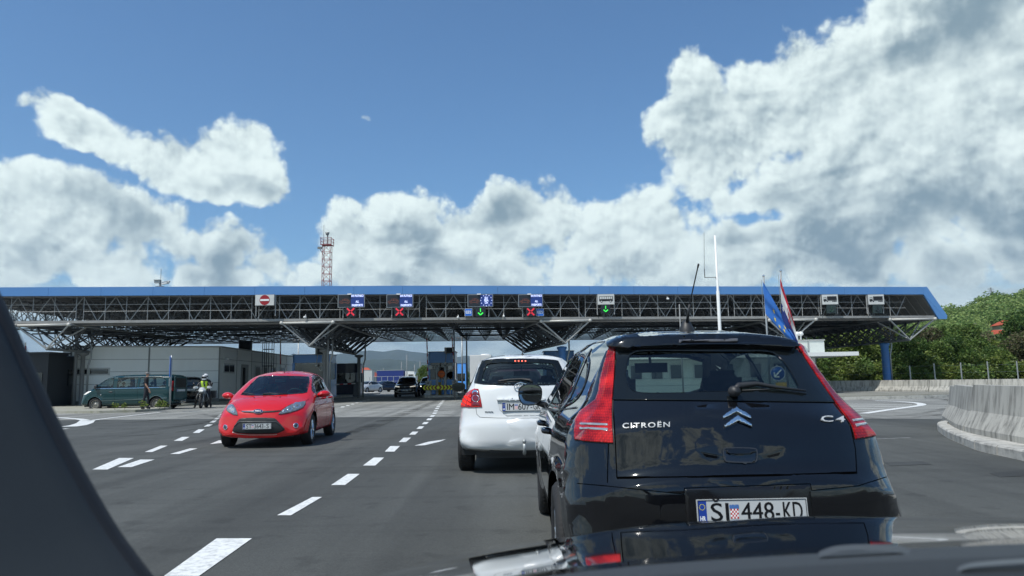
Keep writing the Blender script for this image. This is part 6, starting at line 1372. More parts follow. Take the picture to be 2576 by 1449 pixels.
booth('passport_booth', 'small blue booth far beyond, right of the centre island', P(1157, 940, 96).x, 96, 1.7, 2.2, 3.5, BOOTHBLUE, winz=(1.2, 2.2), base=0)
booth('guard_booth', 'very dark booth at the left edge beside the pale building', P(138, 960, 46.2).x, 46.2, 1.1, 3.0, 3.0, mat('charcoal_panel', (.016, .020, .026), .5, noise=.15), winz=(1.2, 2.2), group=None)
a = P(76, 1010, 44.2); mb = MB(); t = thing('guard_booth', 'tall dark box at the far left, behind the windscreen pillar', 'booth', (a.x, 44.5, 0)); mb.box((0, 1, 1.65), (1.5, 2, 3.3)); mb.build('wall', MATS['charcoal_panel'], t); mb = MB(); mb.box((0, .98, 3.34), (1.75, 2.15, .08)); mb.build('roof', STEEL_DK, t); mb = MB(); mb.box((0, -.02, 1.7), (.9, .04, .9)); mb.build('window', DARKWIN, t)
# display boxes on the booths
def disp(px0, px1, py0, py1, Y, label, X0=None):
    a, b = P(px0, py1, Y), P(px1, py0, Y); w, h = b.x - a.x, b.z - a.z; t = thing('traffic_display', label, 'display', ((a.x + b.x) / 2, Y, a.z), 0, 'display boxes above the booths')
    mb = MB(); mb.box((0, .14, h / 2), (w, .28, h)); mb.build('housing', mat('pale_housing', (.38, .40, .39), .5), t); mb = MB(); mb.box((w * .06, -.01, h / 2), (w * .68, .02, h * .84)); mb.build('screen', LEDBLK, t)
    mb = MB(); mb.bar((-w * .3, .1, 0), (-w * .4, .1, -.75), .03, 5); mb.bar((w * .2, .1, 0), (w * .2, .1, -.55), .03, 5); mb.build('bracket', GALV, t); mb = MB(); mb.box((-w * .4, .06, -.8), (.14, .14, .14)); mb.build('sensor', WHITE, t)
disp(793, 817.5, 875, 893, 56.6, 'grey display box above the blue booth behind the red hatchback'); disp(1118, 1141, 873.5, 889, 61.5, 'grey display box above the centre island booth')
# ---- barrier gates
REDB, WHB = mat('barrier_red', lin((170, 30, 34)), .5), mat('barrier_white', (.72, .73, .71), .5)
def cabinet(t, w=.42, d=.4, h=1.05, m=None):
    mb = MB(); mb.prism([(x, y, 0) for x, y in chaikin([(-w / 2, -d / 2), (w / 2, -d / 2), (w / 2, d / 2), (-w / 2, d / 2)], 1, True, .12)], (0, 0, h)); mb.box((0, 0, h + .03), (w + .05, d + .05, .05)); return mb.build('cabinet', m or mat('cabinet_grey', (.40, .42, .41), .5, noise=.1), t)
def arm(t, a, b, n=9, r=.045):
    a, b = Vector(a), Vector(b)
    e = bpy.data.objects.new('barrier_arm', None); COL.objects.link(e); e.parent = t
    for k in range(n): mb = MB(); mb.bar(a.lerp(b, k / n), a.lerp(b, (k + 1) / n), r, 8); mb.build('red_band' if k % 2 else 'white_band', REDB if k % 2 else WHB, e)
def gate(label, bx, by, Y, tx, ty, base=.16, cab=True, n=9, m=None):
    a = P(bx, by, Y); t = thing('barrier_gate', label, 'barrier gate', (a.x, Y, base), 0, 'barrier gates of the crossing')
    if cab: cabinet(t, m=m)
    b = P(tx, ty, Y) - Vector((a.x, Y, base)); arm(t, (0, -.28, a.z - base), (b.x, -.28, b.z), n); mb = MB(); mb.box((0, -.2, a.z - base), (.14, .2, .2)); mb.build('arm_hub', STEEL_DK, t)
gate('barrier gate with raised striped arm left of the chevron board', 1078, 962, 57.3, 1074.5, 842, n=13); gate('barrier gate with raised striped arm right of the chevron board', 1144.5, 958, 57.3, 1137.5, 840, n=13)
gate('barrier gate with raised white arm in front of the pale building', 708, 950, 58, 708.5, 852, n=3)
gate('barrier gate with its arm lowered across the exit lane past the red hatchback', 896, 964.5, 59, 846, 967.5, n=5, m=STEEL_DK)
gate('barrier gate with raised rusty striped arm by the windscreen pillar', 73, 890, 44, 71.5, 862, n=3, cab=False, base=0.0)
# ---- centre island furniture
Yc = 56.9; a, b = P(1066, 981.5, Yc), P(1138.5, 968.5, Yc); w, h = b.x - a.x, b.z - a.z
t = thing('chevron_board', 'yellow and dark red chevron board across the centre kerb island', 'warning board', ((a.x + b.x) / 2, Yc, .16)); zc = (a.z + b.z) / 2 - .16
mb = MB(); mb.box((0, .04, zc), (w, .06, h)); mb.build('board', mat('board_maroon', lin((120, 36, 34)), .5, noise=.1), t)
mb = MB(); hh = h / 2; tw = h * .36; nch = 4
for k in range(4):
    for s in (-1, 1):
        x = s * (.12 * h + (k + .45) * h * .72); flat(mb, [(x, zc + hh), (x + s * tw, zc + hh), (x + s * (tw + h * .42), zc), (x + s * tw, zc - hh), (x, zc - hh), (x + s * h * .42, zc)] if True else [], (0, .006, 0), (1, 0, 0), (0, 0, 1))
flat(mb, [(-h * .42, zc), (0, zc + hh), (h * .42, zc), (0, zc - hh)], (0, .006, 0), (1, 0, 0), (0, 0, 1)); mb.build('yellow_chevrons', mat('fluorescent_yellow', (.82, .86, .03), .5, noise=.04), t, fix=False)
mb = MB(); mb.box((-w * .42, .12, zc / 2), (.06, .06, zc)); mb.box((w * .42, .12, zc / 2), (.06, .06, zc)); mb.build('post', GALV, t)
for px, lab in ((1099, 'left of the orange disc'), (1119.7, 'right of the orange disc')):
    a = P(px, 918.5, 58); t = thing('camera_post', 'thick grey camera post ' + lab, 'post', (a.x, 58, .16), 0, 'grey camera posts on the centre island'); z = a.z - .16
    mb = MB(); mb.lathe([(.11, 0), (.10, z - .1), (.07, z), (0, z)], n=14); mb.lathe([(.13, z * .72), (.13, z * .78)], n=14); mb.build('post', GALV, t)
    s = -1 if px < 1110 else 1; q = P(1086.5 if s < 0 else 1130, 925, 58) - Vector((a.x, 58, .16)); mb = MB(); mb.box((q.x, -.05, q.z), (.34, .42, .26), rz=s * .4); mb.box((q.x, -.08, q.z + .15), (.38, .48, .03), rz=s * .4); mb.build('camera_housing', WHITE, t); mb = MB(); mb.box((q.x - s * .07, -.27, q.z), (.18, .03, .17), rz=s * .4); mb.build('lens_window', INK, t); mb = MB(); mb.bar((0, 0, q.z - .15), (q.x, -.02, q.z - .12), .03, 6); mb.build('arm', GALV, t)
a = P(1110.5, 941, 57.8); t = thing('disc_sign', 'small round orange sign on a thin post between the grey posts', 'sign', (a.x, 57.8, .16)); z = a.z - .16
mb = MB(); mb.bar((0, 0, 0), (0, 0, z), .05, 8); mb.build('post', GALV, t); mb = MB(); mb.lathe([(0, -.06), (.31, -.06), (.31, -.02)], (0, 0, z), 'Y', 28); mb.build('rim', INK, t); mb = MB(); mb.lathe([(0, -.066), (.27, -.066), (.27, -.05)], (0, 0, z), 'Y', 28); mb.build('disc', mat('orange_face', lin((236, 120, 60)), .5), t)
mb = MB(); mb.box((0, -.07, z + .03), (.46, .006, .03)); put_text(mb, 'STOP', (0, -.072, z - .06), (1, 0, 0), (0, 0, 1), .1, width=.3); mb.build('band', INK, t)
a = P(1104.5, 985, 59); t = thing('yellow_post', 'short yellow guard post in front of the centre booth', 'bollard', (a.x, 59, .16)); mb = MB(); mb.lathe([(.16, 0), (.16, .95), (.12, 1.0), (0, 1.0)], n=16); mb.build('post', mat('dull_yellow', lin((190, 160, 60)), .6, noise=.2), t)
# ---- parking sign
g0 = G(426.5, 1030.5, .12); t = thing('parking_sign', 'blue P parking sign turned almost edge-on, on a grey post by the van', 'sign', (g0.x, g0.y, .12)); zt = P(431, 894, g0.y).z - .12
mb = MB(); mb.bar((0, 0, 0), (0, 0, zt), .04, 10); mb.build('post', GALV, t)
R_ = Matrix.Rotation(radians(-64), 3, 'Z'); ax = R_ @ Vector((1, 0, 0)); nz_ = R_ @ Vector((0, -1, 0)); zs = zt - .52
mb = MB(); mb.box(Vector((0, 0, zs)) + nz_ * .06, (.66, .02, .98), rot=R_); sp_ = mb.build('sign_plate', SIGNB, t)
mb = MB(); put_text(mb, 'P', Vector((0, 0, zs + .12)) + nz_ * .073, ax, (0, 0, 1), .62, bold=.02); mb.build('letter', WHITEINK, sp_)
mb = MB(); mb.box(Vector((0, 0, zs - .74)) + nz_ * .06, (.5, .02, .36), rot=R_); mb.build('lower_plate', mat('grey_plate', (.4, .42, .42), .4), t)
# ---- poles and masts
def pole(px, py0, py1, Y, r, label, name='lamp_post', cat='lamp post', m=GALV, top=None, group=None):
    a = P(px, py0, Y); t = thing(name, label, cat, (P(px, py1, Y).x if False else a.x, Y, 0), 0, group); mb = MB(); mb.bar((0, 0, 0), (0, 0, a.z), r, 8, r2=r * .7); mb.build('pole', m, t)
    if top: mb = MB(); top(mb, a.z); mb.build('head', WHITE if name != 'thin_mast' else m, t)
    return t
def two_heads(mb, z): mb.bar((-.35, 0, z - .3), (0, 0, z - .1), .025, 5); mb.bar((.3, 0, z - .05), (0, 0, z - .2), .025, 5); mb.box((-.45, 0, z - .18), (.35, .3, .16)); mb.box((.38, 0, z), (.35, .3, .16))
G_ = 'slender lamp posts beyond the canopy'
pole(751, 852, 0, 80, .09, 'slender post beyond the pale building, left of the blue booth', group=G_, top=two_heads)
pole(1162, 846, 0, 78, .10, 'grey lamp post with two lamp heads right of the centre booth', group=G_, top=two_heads)
pole(1173.5, 838, 0, 74, .10, 'thicker grey post between the centre booth and the white truck', group=G_); pole(1220, 897, 0, 120, .07, 'thin dark post above the white truck', group=G_)
for px, py, Yp, lab in ((1023.5, 905, 150, 'tallest of the thin far posts over the dark SUV'), (1010, 922, 160, 'thin far post left of the tallest one over the dark SUV'), (1043, 929, 160, 'thin far post by the round tree'), (1056.5, 920, 150, 'thin far post right above the round tree'), (965, 938, 170, 'short thin far post above the blue trailer')):
    pole(px, py - 12, 0, Yp, .10, lab, 'floodlight_mast', 'mast', STEEL, group='thin far posts')
pole(826, 806, 0, 47.5, .09, 'grey pipe post under the trough truss left of the dark booth', 'canopy_post', 'post', STEEL); pole(196, 812, 0, 47, .13, 'grey post under the left end of the canopy', 'canopy_post', 'post', STEEL); pole(1142, 806, 0, 47.3, .06, 'thin hanging post under the middle of the canopy', 'canopy_post', 'post', STEEL_DK)
# white mast and thin aerial
a = P(1797, 592, 38); t = thing('white_mast', 'tall slim white mast rising above the black hatchback', 'mast', (a.x + .03, 38, 0)); mb = MB(); mb.lathe([(.085, 0), (.085, 5.6), (.06, 5.65), (.055, a.z), (0, a.z)], n=14); mb.build('pole', WHITE, t)
q = P(1773, 698, 38) - Vector((a.x + .03, 38, 0)); qt = P(1771, 585, 38) - Vector((a.x + .03, 38, 0)); mb = MB(); mb.bar((0, 0, q.z), (q.x, 0, q.z), .018, 5); mb.bar((0, 0, q.z - .5), (-.06, 0, q.z), .02, 5); mb.bar((q.x, 0, q.z - .02), (q.x, 0, q.z + .45), .022, 5); mb.bar((q.x, 0, q.z + .45), (qt.x, 0, qt.z), .010, 4); mb.build('whip_aerial', STEEL_DK, t)
pole(1709, 765, 0, 42, .05, 'thin grey post left of the white mast, partly behind the roof aerial', 'thin_mast', 'post', STEEL)
# red and white lattice mast
Ym = 112; zt = P(822, 617, Ym).z; xm = P(822, 700, Ym).x; t = thing('lattice_mast', 'red and white lattice radio mast standing behind the canopy roof', 'mast', (xm, Ym, 0)); rd, wh = MB(), MB()
nl = 20
def hw_(z): return .60 + .42 * max(0, (zt - 7.5 - z) / zt) * 1.5
for k in range(nl):
    z0, z1 = zt * k / nl, zt * (k + 1) / nl; q = rd if z1 > zt - 7.2 else (wh if k % 8 > 3 or z1 > zt - 13 else rd)
    cs = [(-1, -1), (1, -1), (1, 1), (-1, 1)]
    for i in range(4):
        a_, b_ = cs[i], cs[(i + 1) % 4]; q.bar((a_[0] * hw_(z0), a_[1] * hw_(z0), z0), (a_[0] * hw_(z1), a_[1] * hw_(z1), z1), .042, 4); q.bar((a_[0] * hw_(z0), a_[1] * hw_(z0), z0), (b_[0] * hw_(z1), b_[1] * hw_(z1), z1), .026, 4); q.bar((a_[0] * hw_(z1), a_[1] * hw_(z1), z1), (b_[0] * hw_(z1), b_[1] * hw_(z1), z1), .035, 4)
q = rd; q.box((0, 0, zt + .02), (1.5, 1.5, .1))
for z in (zt + .5, zt + 1.0):
    for a_, b_ in zip([(-.8, -.8), (.8, -.8), (.8, .8), (-.8, .8)], [(.8, -.8), (.8, .8), (-.8, .8), (-.8, -.8)]): q.bar((*a_, z), (*b_, z), .035, 4)
for a_ in ((-.8, -.8), (.8, -.8), (.8, .8), (-.8, .8)): q.bar((*a_, zt - .1), (*a_, zt + 1.1), .05, 4)
rd.build('red_lattice', mat('mast_red', lin((140, 60, 66)), .6, noise=.1), t, fix=False); wh.build('white_lattice', mat('mast_white', (.5, .52, .52), .6, noise=.1), t, fix=False)
mb = MB(); mb.bar((.05, 0, zt), (.05, 0, zt + 1.6), .1, 6); mb.lathe([(0, zt + 2.0), (.35, zt + 2.0), (.2, zt + 1.6), (0, zt + 1.5)], n=12); mb.box((-1.15, 0, zt - .4), (.6, .4, .3)); mb.bar((-1.1, 0, zt - .6), (-.5, 0, zt - 1.6), .05, 5); mb.bar((-.55, 0, zt), (-.55, 0, zt + 3.2), .03, 4); mb.build('antennas', STEEL, t)
# ---- flags
def flagpole(px, py, Y, label):
    a = P(px, py, Y); t = thing('flagpole', label, 'flagpole', (a.x, Y, 0), 0, 'flagpoles by the black hatchback'); mb = MB(); mb.bar((0, 0, 0), (0, 0, a.z), .06, 10, r2=.04); mb.bar((-.13, 0, 4.2), (-.13, 0, a.z - .15), .012, 5); mb.build('pole', GALV, t); mb = MB(); mb.lathe([(0, -.02), (.05, .01), (.07, .06), (.05, .11), (0, .14)], (0, 0, a.z), n=12); mb.build('finial', CHROME, t); return t
YF = 38.5; flagpole(1921, 697, YF, 'left flagpole carrying the blue flag with stars'); flagpole(1964, 684, YF, 'right flagpole carrying the red, white and blue flag')
EUB = mat('flag_blue_cloth', lin((52, 112, 190)), .8, noise=.15, nscale=4)
def cloth(quad, Y, nx, ny, amp, seed):
    """quad of display points TL,TR(free end top),BR,BL; returns grid of 3D points hanging with folds"""
    r = random.Random(seed); TL, TR, BR, BL = [np.array(q, float) for q in quad]; rows = []
    for j in range(ny + 1):
        v = j / ny; row = []
        for i in range(nx + 1):
            u = i / nx; p = (TL * (1 - u) + TR * u) * (1 - v) + (BL * (1 - u) + BR * u) * v; w = amp * u * sin(u * 9 + v * 3.5 + seed) + amp * .6 * sin(v * 11 + u * 4); row.append(P(p[0], p[1], Y + w))
        rows.append(row)
    return rows
def flag_obj(name, label, quad, Y, amp, seed, mats, fm, emblem=None):
    rows = cloth(quad, Y, 28, 18, amp, seed); o0 = rows[0][0]; t = thing(name, label, 'flag', tuple(o0)); mb = MB(); nr, nc = len(rows), len(rows[0]); vs = [p - o0 for r in rows for p in r]
    for p in vs: mb.v.append(tuple(p))
    for i in range(nr - 1):
        for j in range(nc - 1): mb.f.append((i * nc + j, i * nc + j + 1, (i + 1) * nc + j + 1, (i + 1) * nc + j)); mb.m.append(fm(j / (nc - 1), i / (nr - 1))); mb.sm.append(True)
    ob = mb.build('cloth', mats, t, fix=False)
    def at(u, v):
        a = u * (nc - 1); b = v * (nr - 1); i, j = min(int(b), nr - 2), min(int(a), nc - 2); fa, fb = a - j, b - i
        return (rows[i][j] * (1 - fa) + rows[i][j + 1] * fa) * (1 - fb) + (rows[i + 1][j] * (1 - fa) + rows[i + 1][j + 1] * fa) * fb - o0 + Vector((0, -.03, 0))
    return t, at
# blue flag: hoist along the pole, free corner hanging down to the right
t, at = flag_obj('blue_star_flag', 'blue flag with yellow stars drooping from the left flagpole', [(1919, 708), (2000, 850), (2003, 876), (1926, 790)], YF - .1, .10, 2, [EUB], lambda u, v: 0)
mb = MB()
for u, v in ((.30, .50), (.32, .78), (.46, .86), (.62, .76), (.66, .5)):
    pts = []
    for j in range(10): r = .0 + (1 if j % 2 == 0 else .42); pts.append(at(u + .045 * r * sin(pi * j / 5), v + .10 * r * cos(pi * j / 5)))
    c_ = at(u, v); mb.add([c_] + pts, [(0, 1 + j, 1 + (j + 1) % 10) for j in range(10)])
mb.build('stars', mat('flag_yellow', lin((226, 200, 70)), .8), t, fix=False)
FR, FW, FB = mat('flag_red_cloth', lin((178, 34, 52)), .8, noise=.1), mat('flag_white_cloth', (.62, .63, .62), .8, noise=.08), mat('flag_navy_cloth', lin((26, 46, 108)), .8, noise=.1)
t, at = flag_obj('tricolour_flag', 'red, white and blue flag with a checked shield drooping from the right flagpole', [(1962, 698), (1997, 808), (2013, 890), (1967, 800)], YF - .1, .10, 5, [FR, FW, FB], lambda u, v: 0 if v < .20 else (1 if v < .60 else 2))
mb = MB()
for i in range(5):
    for j in range(5):
        if (i + j) % 2 == 0: u, v = .42 + .2 * i / 5, .30 + .4 * j / 5; q = [at(u, v), at(u + .04, v), at(u + .04, v + .08), at(u, v + .08)]; mb.add(q, [(0, 1, 2, 3)])
mb.build('checked_shield', FR, t, fix=False)
# ---- white office building right of the crossing, seen over and through the black car
YO = 47.0; X0, X1 = P(1560, 900, YO).x, P(2098, 900, YO).x; z1 = P(1900, 899, YO).z
t = thing('office_building', 'low white office building with a flat roof slab, right of the black hatchback', 'building', ((X0 + X1) / 2, YO, 0)); OW = mat('office_white', (.62, .66, .62), .6, noise=.05, dirt=(.45, .48, .46), dscale=1.2, damt=.3)
mb = MB(); mb.box(((X0 + X1) / 2 - .6, YO + 3, z1 / 2), (X1 - X0 - 1.2, 6, z1)); w_ = mb.build('wall', OW, t, True)
mb = MB(); xs1 = P(2139, 898, YO).x; mb.box(((X0 + xs1) / 2, YO + 2.5, z1 + .1), (xs1 - X0, 7.4, .24)); mb.build('roof_slab', WHITE, t, True)
zu = P(2050, 857, YO + 1.5).z; xa, xb = P(1890, 860, YO + 1.5).x, P(2073, 860, YO + 1.5).x; mb = MB(); mb.box(((xa + xb) / 2, YO + 3.5, (z1 + .22 + zu) / 2), (xb - xa, 4, zu - z1 - .22)); mb.build('upper_box', OW, t, True)
mb = MB(); mb.box(((xa + xb) / 2, YO + 3.5, zu + .04), (xb - xa + .1, 4.1, .08)); mb.build('upper_roof', mat('roof_edge_grey', (.36, .37, .36), .6), t, True)
mb = MB(); mb.box((P(2033, 870, YO + 1.5).x, YO + 1.47, (z1 + zu) / 2 + .1), (.06, .06, zu - z1 - .3)); mb.build('downpipe', GALV, t, True)
for px in (1600, 1652, 1700, 1760, 1830, 1900, 1960, 2030):
    x = P(px, 930, YO).x; mb = MB(); mb.box((x, YO - .02, 1.55), (.85, .06, 1.0)); wn = mb.build('window', FRAMEW, t, True); mb = MB(); mb.box((x, YO - .055, 1.55), (.68, .02, .84)); mb.build('pane', DARKWIN, wn); wn2 = bpy.data.objects[-1] if False else None
for o in [o for o in bpy.data.objects if o.name.startswith('pane') and o.parent and o.parent.parent == t]: o.location = -Vector(t.location)
for z in (.7, 1.15, 2.3): mb = MB(); mb.box(((X0 + X1) / 2 - .6, YO - .008, z), (X1 - X0 - 1.2, .016, .02)); mb.build('cladding_joint', JOINT, t, True)
# dome cameras on the roof slab
for px in (2006, 2014.5):
    q = P(px, 852, YO + 1); s = thing('dome_camera', 'round white dome camera on the office roof beside the flags', 'camera', (q.x, q.y, zu + .07), 0, 'dome cameras on the office roof'); mb = MB(); mb.lathe([(.05, 0), (.05, .25), (.17, .27), (.19, .36), (.14, .48), (0, .52)], n=14); mb.build('dome', WHITE, s)
# keep-left style sign seen through the black car's window
q = P(1955.5, 939.5, 30); t = thing('arrow_sign', 'round blue sign with a white arrow pointing down left, seen through the black hatchback', 'sign', (q.x, 30, 0)); z = q.z
mb = MB(); mb.bar((0, 0, 0), (0, 0, z + .35), .035, 8); mb.build('post', GALV, t); mb = MB(); mb.lathe([(0, -.05), (.30, -.05), (.30, -.03), (0, -.03)], (0, 0, z), 'Y', 32); ds = mb.build('blue_disc', mat('sign_disc_blue', lin((24, 88, 170)), .4), t)
mb = MB(); a_, b_ = Vector((.15, -.058, z + .15)), Vector((-.14, -.058, z - .14)); mb.bar(a_, b_, .028, 4); mb.bar(b_, b_ + Vector((.19, 0, 0)), .028, 4); mb.bar(b_, b_ + Vector((0, 0, .19)), .028, 4); mb.build('arrow', WHITEINK, ds); mb = MB(); mb.path([(.29 * cos(a), -.052, z + .29 * sin(a)) for a in np.linspace(0, 2 * pi, 33)], .012, 5); mb.build('rim', WHITEINK, ds)
mb = MB(); mb.box((.12, -.02, z - .5), (.42, .04, .28)); mb.build('amber_plate', mat('amber_plate', lin((214, 170, 60)), .5), t)
# ---- far trucks, white truck, house
def trailer(px0, px1, py0, Y, label, mcol, cab=None, h0=1.0):
    a, b = P(px0, py0, Y), P(px1, py0, Y); w = b.x - a.x; zt = a.z; t = thing('lorry_trailer', label, 'lorry', ((a.x + b.x) / 2, Y, 0)); mb = MB(); mb.box((0, 1.25, (zt + h0) / 2), (w, 2.5, zt - h0)); mb.build('tarpaulin', mcol, t)
    mb = MB(); mb.box((0, 1.25, zt + .04), (w + .05, 2.55, .12)); mb.build('roof_rail', GALV, t)
    for k in range(5): tyre_wheel(t, (w * (-.3 + .15 * k), .2, .5), .5, .3, -1, STEEL_RIM, 0).rotation_euler = (0, 0, pi)
    mb = MB(); mb.box((0, 1.25, .85), (w * .96, .9, .22)); mb.build('chassis', BLACKP, t)
    if cab: mb = MB(); mb.prism([(w / 2 + .4, 0, .7), (w / 2 + 2.4, 0, .7), (w / 2 + 2.4, 0, zt * .6), (w / 2 + 2.1, 0, zt * .92), (w / 2 + .4, 0, zt * .95)], (0, 2.5, 0)); mb.build('cab', cab, t); mb = MB(); mb.box((w / 2 + 1.5, -.02, zt * .66), (1.0, .05, zt * .2)); mb.build('cab_window', DARKWIN, t)
    return t
trailer(948, 1015, 932.5, 150, 'long blue curtain-sided lorry trailer parked across the far yard', mat('blue_tarpaulin', lin((26, 48, 116)), .6, noise=.15), WHITE); trailer(914, 936, 932, 140, 'white lorry body at the left end of the far blue trailer', mat('white_tarpaulin', (.5, .52, .5), .6)); trailer(1050, 1068, 947, 165, 'small red lorry far away behind the dark cars', mat('red_tarpaulin', lin((190, 50, 56)), .6), h0=.9)
Yt = 87; a = P(1182, 893, Yt); t = thing('box_truck', 'white box truck in the lane beyond the white hatchback', 'truck', (a.x + 1.25, Yt, 0)); mb = MB(); mb.box((0, 3.2, (a.z + 1.0) / 2), (2.5, 6.4, a.z - 1.0)); mb.build('box_body', WHITE, t)
for s in (-1, 1): mb = MB(); mb.box((s * .62, -.02, (a.z + 1.0) / 2), (1.2, .04, a.z - 1.2)); mb.build('rear_door', mat('door_white', (.68, .70, .69), .4), t)
mb = MB(); mb.box((0, .1, .75), (2.4, .2, .3)); mb.build('rear_bumper', BLACKP, t)
for s in (-1, 1):
    mb = MB(); mb.box((s * 1.0, -.03, .95), (.3, .05, .14)); mb.build('tail_lamp', LAMPRED, t); tyre_wheel(t, (s * 1.05, 1.3, .45), .45, .3, 1, STEEL_RIM, 0).rotation_euler = (0, 0, radians(90)); tyre_wheel(t, (s * 1.05, 5.3, .45), .45, .3, 1, STEEL_RIM, 0).rotation_euler = (0, 0, radians(90))
mb = MB(); mb.lathe([(0, .12), (.5, .12), (.6, 0), (.6, -.05)], (.5, 1.5, a.z + .02), n=16); mb.build('roof_vent', WHITE, t)
TILE = mat('red_roof_tiles', lin((170, 78, 54)), .8, noise=.3, nscale=3)
def house(px, pyr, Y, w, d, hw, hr, label, wallm, rz=0):
    z0 = P(px, pyr, Y).z - hw - hr; x = P(px, pyr, Y).x; t = thing('house', label, 'house', (x, Y, z0), rz); mb = MB(); mb.box((0, 0, hw / 2 - 1.5), (w, d, hw + 3)); mb.build('wall', wallm, t)
    mb = MB(); e = .5; mb.add([(-w / 2 - e, -d / 2 - e, hw), (w / 2 + e, -d / 2 - e, hw), (w / 2 + e, d / 2 + e, hw), (-w / 2 - e, d / 2 + e, hw), (-w / 2 + d * .3, 0, hw + hr), (w / 2 - d * .3, 0, hw + hr)], [(0, 1, 5, 4), (2, 3, 4, 5), (1, 2, 5), (3, 0, 4), (3, 2, 1, 0)]); mb.build('roof', TILE, t)
    for k in (-1, 0, 1): mb = MB(); mb.box((k * w * .28, -d / 2 - .03, hw * .55), (w * .12, .08, hw * .4)); mb.build('window', DARKWIN, t)
    return t
CREAM = mat('cream_plaster', (.42, .38, .30), .85, noise=.1)
house(2529, 806, 232, 5.4, 5, 3.6, 1.6, 'upper house with red roof and cream wall among the trees on the slope', CREAM); house(2511, 830, 222, 6.8, 6, 1.6, 2.2, 'wide red roofed house below the upper one on the slope', CREAM, .1)
house(905, 925, 190, 9, 8, 3, 2.4, 'small house with a brown roof behind the dark exit booth', CREAM)
# pylon on the hill
q = hill_pt(2494, 1.0); t = thing('power_pylon', 'small faint lattice power pylon on the skyline of the wooded hill', 'pylon', (P(2494, 745, HY).x, HY, q.z - 1)); mb = MB(); H_ = P(2494, 726, HY).z - q.z + 1.5
for sx in (-1, 1):
    for sy in (-1, 1): mb.bar((sx * .8, sy * .8, 0), (sx * .12, sy * .12, H_), .07, 4)
for k in range(6): z = H_ * k / 6; w = .8 - .68 * k / 6; mb.bar((-w, -w, z), (w, -w, z + H_ / 6), .05, 4); mb.bar((w, -w, z), (-w, -w, z + H_ / 6), .05, 4)
for z, w in ((H_ * .72, 2.0), (H_ * .88, 1.5)): mb.bar((-w, 0, z), (w, 0, z), .07, 4); mb.bar((-w, 0, z), (0, 0, z + .6), .04, 4); mb.bar((w, 0, z), (0, 0, z + .6), .04, 4)
mb.build('lattice', STEEL, t, fix=False)
# mesh fence before the far yard
Yf = 112; t = thing('yard_fence', 'wire fence with pale posts in front of the far blue trailer', 'fence', (P(960, 960, Yf).x, Yf, 0)); w = (P(1075, 960, Yf).x - P(895, 960, Yf).x)
for k in range(13): mb = MB(); mb.bar((-w / 2 + w * k / 12, 0, 0), (-w / 2 + w * k / 12, 0, 2.1), .05, 5); mb.build('post', GALV, t)
mb = MB(); 
for z in (2.1, 1.4, .7): mb.bar((-w / 2, 0, z), (w / 2, 0, z), .02, 4)
mb.build('wires', GALV, t)
# wire fence behind the far barriers on the right
FXS = [(2288, 920), (2349, 914), (2416, 912), (2483, 909), (2557, 908), (2636, 906)]
fpx = [P(x, y, 52.5) for x, y in FXS]; t = thing('wire_fence', 'wire fence on grey posts between the far barriers and the trees', 'fence', (fpx[0].x, 52.5, 0))
for k, q in enumerate(fpx): mb = MB(); mb.bar((q.x, q.y, 0), (q.x, q.y, q.z), .045, 6); (mb.bar((q.x + .35, q.y, .3), (q.x, q.y, .9), .03, 5) if k == 1 else None); mb.build('post', GALV, t, True)
mb = MB()
for z in (1.7, 1.2): mb.bar((fpx[0].x - 8, 52.5, z), (fpx[-1].x, 52.5, z), .003, 4)
mb.build('wires', GALV, t, True)
# ================================================================ trees and plants
def leaf_mat(name, c1, c2, c3):
    m = bpy.data.materials.new(name); m.use_nodes = True; nt = m.node_tree; nt.nodes.clear(); L = nt.links
    geo = nt.nodes.new('ShaderNodeNewGeometry'); cr = nt.nodes.new('ShaderNodeValToRGB'); cr.color_ramp.elements[0].color = (*c1, 1); cr.color_ramp.elements[1].color = (*c3, 1); e = cr.color_ramp.elements.new(.55); e.color = (*c2, 1)
    L.new(geo.outputs['Random Per Island'], cr.inputs[0])
    tc = nt.nodes.new('ShaderNodeTexCoord'); nz = nt.nodes.new('ShaderNodeTexNoise'); nz.inputs['Scale'].default_value = .9; L.new(tc.outputs['Object'], nz.inputs['Vector'])
    hs = nt.nodes.new('ShaderNodeHueSaturation'); mr = nt.nodes.new('ShaderNodeMapRange'); mr.inputs[1].default_value = .3; mr.inputs[2].default_value = .7; mr.inputs[3].default_value = .55; mr.inputs[4].default_value = 1.5; L.new(nz.outputs['Fac'], mr.inputs[0]); L.new(mr.outputs[0], hs.inputs['Value']); L.new(cr.outputs[0], hs.inputs['Color'])
    d = nt.nodes.new('ShaderNodeBsdfDiffuse'); t = nt.nodes.new('ShaderNodeBsdfTranslucent'); g = nt.nodes.new('ShaderNodeBsdfGlossy'); g.inputs['Roughness'].default_value = .45; g.inputs[0].default_value = (.6, .6, .6, 1)
    L.new(hs.outputs[0], d.inputs[0]); L.new(hs.outputs[0], t.inputs[0]); mx = nt.nodes.new('ShaderNodeMixShader'); mx.inputs[0].default_value = .38; L.new(d.outputs[0], mx.inputs[1]); L.new(t.outputs[0], mx.inputs[2])
    m2 = nt.nodes.new('ShaderNodeMixShader'); m2.inputs[0].default_value = .02; L.new(mx.outputs[0], m2.inputs[1]); L.new(g.outputs[0], m2.inputs[2]); o = nt.nodes.new('ShaderNodeOutputMaterial'); L.new(m2.outputs[0], o.inputs[0]); return m
